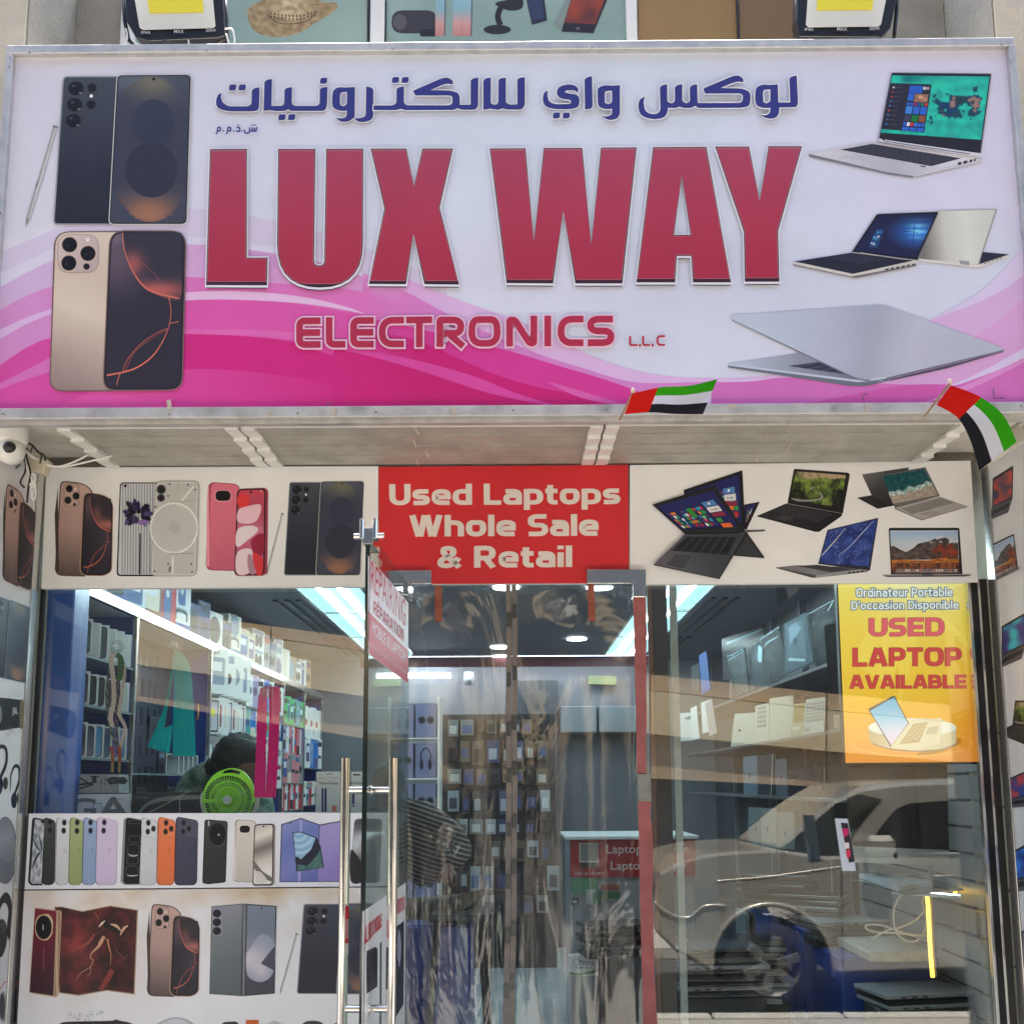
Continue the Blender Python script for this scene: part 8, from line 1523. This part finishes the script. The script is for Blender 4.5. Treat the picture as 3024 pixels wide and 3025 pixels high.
zt1 = lapstack('on the left blue cabinet', x1_(2318, 1.4), 1.5, zc1 + .001, 7, .36, .25, -.5, SG, 2); lapstack('on the right blue cabinet', x1_(2420, 1.2), 1.32, zc1 - .058, 6, .36, .25, -.55, SG, 3); lapstack('at the far end of the blue counter', x1_(2520, .95), 1.12, zc2 - .048, 5, .38, .26, .1, SG, 4)
lapstack('nearest the pale post', x1_(2110, .62), .62, .02 + .62, 9, .40, .27, .08, SG, 5); lapstack('in front of the left cabinet', x1_(2195, .95), .95, .55, 12, .38, .26, -.15, SG, 6); lapstack('against the curtain behind the red tape', x1_(2090, 1.7), 1.75, .30, 18, .36, .25, .3, SG, 7)
blk('pile_crate', 'dark crate under the pile of laptops nearest the pale post', 'crate', x1_(2110, .62) - .2, x1_(2110, .62) + .2, .48, .76, .0, .64, mat('dark_crate', (.02, .022, .026), .6)); blk('pile_crate', 'dark crate under the pile in front of the left cabinet', 'crate', x1_(2195, .95) - .19, x1_(2195, .95) + .19, .82, 1.08, .0, .55, mat('dark_crate')); blk('pile_crate', 'dark crate under the pile behind the red tape', 'crate', x1_(2090, 1.7) - .18, x1_(2090, 1.7) + .18, 1.62, 1.88, 0, .30, mat('dark_crate')); blk('pile_crate', 'dark crate under the laptops below the amber strip', 'crate', x1_(2690, .45) - .21, x1_(2690, .45) + .21, .30, .5, 0, atY(2690, 2960, .45).z - .001, mat('dark_crate'))
for k, px in enumerate((2205, 2222)): blk('upright_laptop', 'laptop standing on its edge in front of the left blue cabinet, %s' % ('grey one', 'darker one')[k], 'laptop', x1_(px, 1.15), x1_(px + 12, 1.15), 1.15, 1.4, .55, atY(px, 2700, 1.15).z, mat(('grey_lid', 'dark_lid')[k], ((.22, .26, .28), (.05, .055, .06))[k], .3), .003)
# ------------------------------------------------------------------ middle of the shop behind the curtain
zq = atY(1860, 2480, 2.6).z; xL, xR = x1_(1686, 2.6), x1_(2058, 2.6)
rc_ = thing('reception_counter', 'white and grey counter with a red laptop sign behind the curtain', 'counter', (xL, 2.6, 0))
MB().box(((xL + xR) / 2, 2.95, (zq) / 2), (xR - xL, .65, zq), bev=.005).build('body', mat('pale_grey_laminate', (.24, .27, .30), .3), rc_); MB().box(((xL + xR) / 2, 2.93, zq + .012), (xR - xL + .06, .72, .024), bev=.004).build('top', mat('pale_shelf'), rc_)
def PQ(): q = PY(2.6); q.k = 1; return q.ctx(1150, 2350, 2.4138)
P = PQ(); P.poly([(1290, 312), (2180, 300), (2180, 580), (1288, 584)], (150, 30, 38)); P.poly(rect(1352, 340, 1488, 478), (176, 178, 172)); P.poly(rect(1360, 348, 1480, 468), (120, 120, 116)); P.poly(rect(1354, 480, 1490, 522, 6), (60, 50, 50)); P.build('red_sign', rc_)
for tx, q in (('Laptop', [(1548, 352), (1800, 350), (1800, 432), (1548, 436)]), ('Option', [(1960, 352), (2130, 352), (2130, 425), (1960, 430)]), ('Laptop', [(1578, 470), (1830, 468), (1830, 548), (1578, 552)]), ('Repair', [(1960, 468), (2120, 468), (2120, 545), (1960, 548)]), ('+971 55 133 0814', [(1322, 552), (1530, 546), (1530, 566), (1322, 572)])): P = PQ(); P.layer = 9; P.text(tx, q, (206, 196, 196)); P.build('text_line', rc_)
P = PQ(); P.poly(rect(1296, 590, 1485, 700), (60, 130, 96)); P.poly(rect(1400, 670, 1470, 780), (170, 176, 176)); P.poly([(1450, 700), (1510, 690), (1508, 780), (1450, 780)], (60, 120, 90)); P.poly(rect(1512, 635, 1642, 676, 14), (130, 60, 40)); P.poly(rect(1512, 690, 1642, 738, 14), (36, 96, 60)); P.poly(rect(1296, 735, 1350, 780), (40, 44, 48)); P.poly(rect(1306, 748, 1336, 770), (190, 192, 192)); P.build('green_leaflets', rc_)
bg_ = MB(); q = [(1280, 1150), (1484, 1134), (1490, 1286), (1282, 1288)]; Yb = 2.35; p = [atY(1150 + x / 2.4138, 2350 + y / 2.4138, Yb) for x, y in q]; bg_.slab(p, (0, 1, 0), .10, (.62, .64, .62)); P = PQ(); P.base = lambda x, y: atY(x, y, Yb); P.m = bg_; P.layer = 3
P.text('Noor', [(1358, 1172), (1462, 1176), (1462, 1200), (1358, 1200)], (50, 60, 90), bold=.02); P.rib(ell(1332, 1190, 22, 20), 4, (120, 140, 150), closed=True); P.rib([(1375, 1208), (1460, 1206)], 4, (40, 80, 120)); P.poly(smooth([(1284, 1262), (1360, 1268), (1440, 1250), (1488, 1238), (1488, 1260), (1400, 1280), (1300, 1284)], True, 5), (40, 120, 70))
for x in (1335, 1362, 1385, 1408, 1432): P.poly(ell(x, 1230, 7), (110, 116, 120))
bg_.build('paper_bag', PAPER, cat='bag', label='small white and green paper bag on the floor behind the curtain')
blk('dark_bin', 'dark bin beside the paper bag behind the curtain', 'bin', x1_(1768, 2.3), x1_(1840, 2.3), 2.3, 2.6, .005, atY(1800, 2830, 2.3).z, BLACKP)
lapstack('on the dark bin behind the curtain', x1_(1830, 2.2), 2.4, atY(1830, 2830, 2.3).z + .002, 8, .42, .3, .2, 'laptops on the bin behind the curtain', 8)
# back wall fittings
blk('wall_cupboard', 'pale cupboard door on the back wall, left of two', 'cupboard', atY(1656, 2100, 5.9).x, atY(1762, 2100, 5.9).x, 5.9, 6.18, atY(1700, 2164, 5.9).z, atY(1700, 2086, 5.9).z, mat('pale_grey_laminate')); blk('wall_cupboard', 'pale cupboard door on the back wall, right of two', 'cupboard', atY(1768, 2100, 5.9).x, atY(1880, 2100, 5.9).x, 5.9, 6.18, atY(1700, 2164, 5.9).z, atY(1700, 2086, 5.9).z, mat('pale_grey_laminate'))
em = MB(); em.slab(pl([(1738, 1996), (1820, 1998), (1820, 2023), (1738, 2021)], 6.1), (0, 1, 0), .04, (.22, .26, .13)); em.build('wall_sign', PAPER, cat='sign', label='small green exit sign with Arabic writing on the back wall')
cw = atY(1385, 1999, 6.0); m = MB(); m.lathe([(0, .05), (.05, .045), (.055, -.02), (.045, -.08), (0, -.09)], cw, 18); m.lathe([(0, .02), (.025, .02), (.028, -.02), (0, -.03)], cw + Vector((.0, -.05, -.03)), 14, col=(.01, .01, .01)); m.build('wall_camera', mat('off_white_camera', (.4, .42, .45), .4), cat='camera', label='small white security camera on the back wall')
blk('dark_door', 'dark panel on the back wall right of the curtain seam', 'panel', atY(1528, 2300, 6.1).x, atY(1650, 2300, 6.1).x, 6.1, 6.19, .01, atY(1600, 2010, 6.1).z, mat('smoky_panel', (.06, .07, .08), .4))
# hanging accessory wall across the back: a dark board covered with packs
hb = thing('accessory_wall', 'dark board at the back crowded with hanging accessory packs', 'display board', (0, 5.0, 0)); YA = 4.9
xa1, xa2 = atY(1306, 2300, YA).x, atY(1640, 2300, YA).x; zt2 = atY(1400, 2110, YA).z
MB().box(((xa1 + xa2) / 2, YA + .06, zt2 / 2), (xa2 - xa1, .04, zt2)).build('board', mat('board_black', (.018, .02, .024), .6), hb)
random.seed(31); zz = zt2 - .05; rI = 0
while zz > .45:
    xx = xa1 + .05; cI = 0; ph = random.choice([.16, .19, .22])
    while xx < xa2 - .08:
        w = random.uniform(.07, .12); hh = ph * random.uniform(.75, 1); c = random.choice([(60, 64, 72), (90, 86, 78), (130, 132, 130), (40, 44, 56), (70, 80, 110), (36, 36, 40), (110, 96, 80), (160, 166, 170)]); m = MB(); rz_ = R(random.uniform(-12, 12))
        M = Matrix.Rotation(rz_, 3, 'Z'); m.box((xx + w / 2, YA, zz - hh / 2), (w, .03, hh), M, L3(c), bev=.003); c2 = L3(mixc(c, random.choice([(230, 230, 230), (20, 20, 24), (60, 90, 160)]), .6)); m.box(Vector((xx + w / 2, YA, zz - hh / 2)) + M @ Vector((0, -.018, -hh * .1)), (w * .66, .01, hh * .5), M, c2, bev=.003)
        m.build('accessory_pack', SHINY, hb); xx += w + .02; cI += 1
    zz -= ph + .03; rI += 1
# white rack of headphone cartons left of it
zh = atY(1250, 2060, 3.4).z; hx0 = atY(1150, 2200, 3.4).x; hx1 = atY(1296, 2200, 3.4).x
rk = thing('headphone_rack', 'white rack of headphone cartons behind the open door', 'rack', ((hx0 + hx1) / 2, 3.4, 0))
for x in (hx0, hx1): MB().box((x, 3.5, zh / 2), (.02, .24, zh), bev=.002).build('side', WHITEP, rk)
def f_hp(P, w, h): P.rib(smooth([(w * .3, h * .6), (w * .28, h * .3), (w * .5, h * .14), (w * .72, h * .3), (w * .7, h * .6)], False, 6), w * .06, (30, 32, 40)); P.poly(ell(w * .3, h * .62, w * .09, h * .16), (36, 40, 52)); P.poly(ell(w * .7, h * .62, w * .09, h * .16), (36, 40, 52))
def f_cup(P, w, h): P.poly(ell(w * .3, h * .5, w * .19), (70, 74, 86)); P.poly(ell(w * .3, h * .5, w * .12), (24, 26, 34)); P.poly(ell(w * .72, h * .5, w * .19), (70, 74, 86)); P.poly(ell(w * .72, h * .5, w * .12), (24, 26, 34))
for k in range(7):
    z_ = zh - .30 * (k + 1); MB().box(((hx0 + hx1) / 2, 3.5, z_ - .01), (hx1 - hx0 - .02, .24, .012)).build('shelf', WHITEP, rk)
    for j in range(2): wq = (hx1 - hx0) / 2 - .03; bx('headphone_box', '%s headphone carton, %s row from the top of the white rack' % (('left', 'right')[j], ORD[k]), 'box', (hx0 + .02 + wq / 2 + .005 + j * (wq + .015), 3.48, z_), wq, .16, .255, 0, (132, 134, 168), [f_cup if (k + j) % 2 else f_hp], 'cartons in the white headphone rack')
# the striped person leaning behind the open door, with a dark stool
p2 = thing('person', 'person in a dark striped shirt leaning over behind the open door', 'person', atY(1260, 2700, .8)); YPn = .85
def q_(px, py, dy=0): return atY(px, py, YPn + dy)
STR = mat('striped_jersey', (.03, .03, .034), .85)
_n = STR.node_tree; _t = _n.nodes.new('ShaderNodeTexCoord'); _m = _n.nodes.new('ShaderNodeMapping'); _m.inputs['Rotation'].default_value = (0, R(-18), 0); _w = _n.nodes.new('ShaderNodeTexWave'); _w.bands_direction = 'Z'; _w.inputs['Scale'].default_value = 15; _w.inputs['Distortion'].default_value = 1.2; _w.inputs['Detail'].default_value = 1; _w.inputs['Detail Scale'].default_value = .35; _r = _n.nodes.new('ShaderNodeValToRGB'); _r.color_ramp.elements[0].position = .70; _r.color_ramp.elements[1].position = .84; _r.color_ramp.elements[0].color = (.022, .021, .024, 1); _r.color_ramp.elements[1].color = (.26, .25, .24, 1)
_n.links.new(_t.outputs['Object'], _m.inputs[0]); _n.links.new(_m.outputs[0], _w.inputs['Vector']); _n.links.new(_w.outputs['Fac'], _r.inputs[0]); _n.links.new(_r.outputs[0], _n.nodes['Principled BSDF'].inputs['Base Color'])
skinbody('shirt', [(q_(1290, 2610), .155, .13), (q_(1262, 2540), .165, .14), (q_(1215, 2450), .165, .13), (q_(1175, 2390), .10), (q_(1165, 2362), .06), (q_(1262, 2410, -.05), .075), (q_(1345, 2470, -.14), .058), (q_(1372, 2510, -.18), .05), (q_(1330, 2560, -.3), .045), (q_(1120, 2400, .05), .08), (q_(1095, 2500, -.1), .055)], [(0, 1), (1, 2), (2, 3), (3, 4), (2, 5), (5, 6), (6, 7), (7, 8), (2, 9), (9, 10)], STR, p2)
skinbody('trousers', [(q_(1300, 2650, .04), .15, .13), (q_(1350, 2690, 0), .10), (q_(1352, 2840, .1), .07), (q_(1350, 3010, .2), .055), (q_(1270, 2700, .1), .10), (q_(1262, 2860, .2), .07), (q_(1260, 3020, .3), .055)], [(0, 1), (1, 2), (2, 3), (0, 4), (4, 5), (5, 6)], mat('khaki_trousers', (.13, .12, .09), .9, noise_s=8, noise_a=.2), p2)
hh_ = q_(1146, 2322, -.04); hd('head', hh_, .075, .092, .105, skin, p2); hd('hair', hh_ + Vector((0, .02, .02)), .083, .096, .1, hairm, p2); m = MB(); m.tube([hh_ + Vector((0, -.085, .0)), hh_ + Vector((0, -.11, -.02)), hh_ + Vector((0, -.09, -.035))], [.008, .012, .007], 8); m.build('nose', skin, p2)
hnd = q_(1318, 2572, -.36); skinbody('hand', [(q_(1330, 2560, -.3), .026), (hnd, .032, .018)] + [(hnd + Vector((-.03 + .018 * i, -.045, -.02 - .006 * (i % 2))), .009) for i in range(4)] + [(hnd + Vector((-.03 + .018 * i, -.065, -.05)), .008) for i in range(4)] + [(hnd + Vector((.045, -.02, -.02)), .010)], [(0, 1)] + [(1, 2 + i) for i in range(4)] + [(2 + i, 6 + i) for i in range(4)] + [(1, 10)], skin, p2)
stl = thing('stool', 'dark stool with splayed legs standing inside the doorway', 'stool', atY(1350, 2720, .55)); YS2 = .55
sx0, sx1 = atY(1264, 2720, YS2).x, atY(1444, 2720, YS2).x; sz = atY(1350, 2708, YS2).z
MB().box(((sx0 + sx1) / 2, YS2 + .17, sz - .012), (sx1 - sx0, .34, .035), bev=.012).build('seat', mat('dark_leatherette', (.02, .02, .024), .4), stl)
for sx in (0, 1):
    for sy in (0, 1): a = Vector(((sx0 + .04, sx1 - .04)[sx], YS2 + (.03, .31)[sy], sz - .03)); b = Vector(((sx0 - .02, sx1 + .02)[sx], YS2 + (-.03, .36)[sy], .005)); MB().cyl(a, b, .016, .013, n=12).build('leg', BLACKM, stl)
MB().cyl((sx0 + .0, YS2 - .012, .33), (sx1 - .0, YS2 - .012, .33), .01, n=10).build('footrest', BLACKM, stl)
# ------------------------------------------------------------------ across the street: what the glass reflects
BEI = mat('beige_cladding', (.66, .52, .31), .5, noise_s=.6, noise_a=.2); DKG = mat('dark_tinted_glazing', (.02, .022, .026), .15, noise_s=.4, noise_a=.2)
ob = thing('opposite_building', 'building across the street with beige cladding bands and dark glazing', 'building', (0, -14.6, -.38))
YO = -11.0      # facade plane; the glass shows it at the mirrored depth
MB().box((0, YO - 4, 6.5), (70, 7.8, 13.8)).build('dark_storeys', DKG, ob)
def mir(px, py, Yr): p = atY(px, py, -Yr); return Vector((p.x, Yr, p.z))
# three beige cladding bands: sunlit face between two soffit strips coloured darker as shade
bands = [((400, 1796), (1920, 1992), (3300, 2130), (400, 1826), (1920, 2038), (3300, 2180), mat('shaded_beige_cladding', (.45, .33, .20), .5, noise_s=.6, noise_a=.2), .25),
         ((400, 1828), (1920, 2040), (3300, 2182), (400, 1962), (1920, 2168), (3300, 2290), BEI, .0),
         ((400, 1964), (1920, 2170), (3300, 2292), (400, 2070), (1920, 2300), (3300, 2330), mat('shaded_beige_cladding'), .15)]
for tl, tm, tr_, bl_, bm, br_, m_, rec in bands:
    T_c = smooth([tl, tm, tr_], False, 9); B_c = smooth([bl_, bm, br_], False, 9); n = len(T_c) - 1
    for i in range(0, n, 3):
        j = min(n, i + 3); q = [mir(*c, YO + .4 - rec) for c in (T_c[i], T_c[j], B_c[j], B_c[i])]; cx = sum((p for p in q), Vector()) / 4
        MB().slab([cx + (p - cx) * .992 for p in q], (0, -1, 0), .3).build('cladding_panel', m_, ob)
MB().box((0, YO - .0, .7), (70, .3, 1.9)).build('shop_glazing', DKG, ob)
MB().box((0, -9.5, -.33), (70, 3.4, .12)).build('far_pavement', PAVE, kind='structure')
# flanking blocks so the street reads as a street from either side
for sx, lb in ((-1, 'plain beige block across the street to the left'), (1, 'plain beige block across the street to the right')): MB().box((sx * 48, -14, 5), (26, 14, 11)).build('street_building', BEI, cat='building', label=lb)
for sx, lb in ((-1, 'plain building adjoining the shop on the left'), (1, 'plain building adjoining the shop on the right')): MB().box((sx * 10 + (-.1), 3.6, 2.2), (10.4, 7.2, 4.96)).build('neighbour_building', PLAST, cat='building', label=lb)
# ------------------------------------------------------------------ the parked car mirrored in the right window (real car beside the kerb, behind the photographer)
YC = -4.72; SC = (YC * -1 + D)   # mirrored distance
car = thing('parked_car', 'champagne coloured four wheel drive parked at the kerb, mirrored in the right window', 'car', (3.6, -5.6, -.38))
PAINT = mat('champagne_car_paint', (.44, .41, .35), .24, .45, spec=.6, coat=.6, noise_s=2, noise_a=.05); CGL = mat('car_window_glass', (.012, .013, .014), .05, spec=.8); TYR = mat('tyre_rubber', (.015, .015, .015), .8); RIM = mat('alloy_rim', (.12, .12, .115), .7, 0); TRIMC = mat('car_black_trim', (.02, .02, .02), .5)
def cp(px, py, Y=YC): p = atY(px, py, -Y); return Vector((p.x, Y, p.z))
C2x = lambda x, y: (1850 + x / 2.8617, 2350 + y / 2.8617); C3x = lambda x, y: (2400 + x / 2.862, 2350 + y / 2.862)
prof = [C2x(x, y) for x, y in ((232, 905), (250, 820), (262, 740), (290, 660), (370, 610), (520, 545), (700, 500), (900, 478), (1150, 465), (1290, 462))]
roof = [C2x(1290, 462), C2x(1440, 330), C2x(1640, 160), (2475, 2370), (2560, 2322), (2680, 2306), (2900, 2298), (3250, 2300), (3420, 2330), (3470, 2480), (3500, 2620), (3500, 2860), (3480, 2900)]
side = [C2x(1290, 462), C2x(1700, 560)]
lower = [C2x(232, 905), C2x(250, 950), C2x(330, 1010), C2x(430, 1040), C2x(540, 1038), C2x(600, 1000), C2x(640, 950)]
# body shell: profile curve swept across the width
top = [cp(*p) for p in prof]; W_C = 1.85
cxl, cxr = top[0].x, cp(3500, 2620).x
def X_(px): return cp(px, 2600).x
def Z_(py): return cp(2400, py).z
def body(nm, outline, m_, ya, yb_, bev=.05):
    m = MB(); m.slab([Vector((p.x, ya, p.z)) for p in outline], (0, -1, 0), ya - yb_); return m.build(nm, m_, car, bevel=bev)
wc = [cp(2281, 2857), cp(3230, 2857)]; WR = .41
def arch(c, r, n=14): return [Vector((c.x + r * math.cos(a), 0, c.z + r * math.sin(a))) for a in [math.pi * i / n for i in range(n + 1)]]
sill_z = Z_(2880)
out = [Vector(p) for p in top] + [cp(*C2x(1700, 520)), cp(3440, 2500), cp(3500, 2620), cp(3500, 2860)]
a2 = arch(wc[1], .50); a1 = arch(wc[0], .50)
out += [Vector((wc[1].x + .50, 0, sill_z))] + a2 + [Vector((wc[0].x + .50, 0, sill_z))] + a1 + [Vector((wc[0].x - .5, 0, sill_z + .02)), cp(*C2x(400, 1310)), cp(*C2x(245, 1150))]
body('body', out, PAINT, YC, YC - W_C, .035)
cab = [cp(*p) for p in roof[:8]] + [cp(3420, 2330), cp(3460, 2500)]
body('cabin', [Vector((p.x, 0, p.z)) for p in cab], PAINT, YC - .10, YC - W_C + .10, .05)
body('windscreen', [cp(2322, 2506), cp(2400, 2442), cp(2478, 2376), cp(2545, 2346), cp(2618, 2362), cp(2560, 2430), cp(2508, 2512), cp(2470, 2540)], CGL, YC - .092, YC - .094, 0)
def gl(nm, q, m_=CGL, y=YC - .088, th=.01): m = MB(); m.slab([cp(*c, y) for c in q], (0, -1, 0), th); return m.build(nm, m_, car, bevel=0)
gl('front_window', [(2558, 2508), (2606, 2440), (2648, 2390), (2688, 2374), (2850, 2362), (2855, 2520)]); gl('rear_window', [(2880, 2362), (3180, 2362), (3190, 2516), (2884, 2520)])
gl('window_rail', [(2500, 2520), (3440, 2528), (3440, 2536), (2500, 2530)], TRIMC, YC + .004)
MB().tube([cp(*C2x(x, y), YC + .002) for x, y in smooth([(232, 905), (330, 985), (430, 1030), (530, 1035), (590, 990), (650, 945), (730, 932), (840, 938)], False, 5)], .016, 8).build('bumper_trim', PAINT, car)
MB().tube([Vector((wc[0].x + .52 * math.cos(a), YC + .01, wc[0].z + .52 * math.sin(a))) for a in [math.pi * i / 20 for i in range(-1, 22)]], .022, 8).build('wheel_arch', PAINT, car); MB().tube([Vector((wc[1].x + .52 * math.cos(a), YC + .01, wc[1].z + .52 * math.sin(a))) for a in [math.pi * i / 20 for i in range(-1, 22)]], .022, 8).build('wheel_arch', PAINT, car)
gl('headlight', [C2x(600, 780), C2x(700, 795), C2x(812, 800), C2x(770, 870), C2x(700, 940), C2x(610, 950)], mat('headlight_glass', (.30, .30, .28), .1, .3), YC + .004)
m = MB(); m.slab([cp(*C2x(258, 745), YC - .1), cp(*C2x(258, 745), YC - W_C + .1), cp(*C2x(246, 880), YC - W_C + .1), cp(*C2x(246, 880), YC - .1)], (-1, 0, 0), .03); m.build('grille', TRIMC, car)
for k in (1, 2, 3): z_ = cp(*C2x(255, 745 + k * 32)).z; MB().box((cp(*C2x(246, 800)).x - .02, YC - W_C / 2, z_), (.03, W_C - .3, .018)).build('grille_bar', CHROME, car)
MB().tube([cp(*C2x(x, y), YC - .01) for x, y in smooth([(280, 700), (400, 740), (520, 775), (640, 792), (800, 798)], False, 5)], .008, 6).build('bonnet_gap', TRIMC, car)
MB().tube([cp(*C2x(x, y), YC - .004) for x, y in smooth([(760, 728), (900, 715), (1200, 690), (1560, 640), (1860, 600)], False, 5)], .010, 6).build('body_crease', PAINT, car)
for c, nm in ((wc[0], 0), (wc[1], 1)):
    for yy in (YC - .02, YC - W_C + .24):
        w = MB(); M = Matrix.Rotation(R(90), 3, 'X'); w.lathe([(.25, .0), (.34, -.005), (.40, .03), (WR - .0, .08), (WR, .16), (.39, .21), (.30, .22)], Vector((c.x, yy, c.z)), 40, M=M); t = w.build('tyre', TYR, car)
        w = MB(); w.lathe([(.0, .06), (.06, .02), (.09, .05), (.22, .06), (.245, .01), (.27, .0), (.27, .1), (.0, .14)], Vector((c.x, yy, c.z)), 40, M=M); w.build('rim', mat('dark_rim_well', (.12, .115, .11), .5, .2), car)
        for k in range(6): a = k * 1.0472 + .3; d = Vector((math.cos(a), 0, math.sin(a))); MB().beam(Vector((c.x, yy - .012, c.z)) + d * .05, Vector((c.x, yy - .004, c.z)) + d * .25, 0.085, .02, up=(0, 1, 0), bev=.006).build('spoke', RIM, car)
mc_ = cp(2600, 2500, YC + .14); MB().box(mc_, (.26, .10, .18), bev=.045).build('wing_mirror', PAINT, car, bevel=.01); MB().cyl(mc_ + Vector((-.06, -.04, -.06)), mc_ + Vector((-.10, -.16, -.08)), .02, n=10).build('mirror_arm', TRIMC, car)
for px in (2486, 2868): MB().beam(cp(px, 2560, YC + .002), cp(px + 4, 2860, YC + .002), .008, .004, up=(0, 1, 0)).build('door_gap', TRIMC, car)
for px in (2760, 3080): MB().beam(cp(px, 2590, YC + .02), cp(px + 50, 2588, YC + .02), .03, .02, up=(0, 0, 1), bev=.008).build('door_handle', PAINT, car)
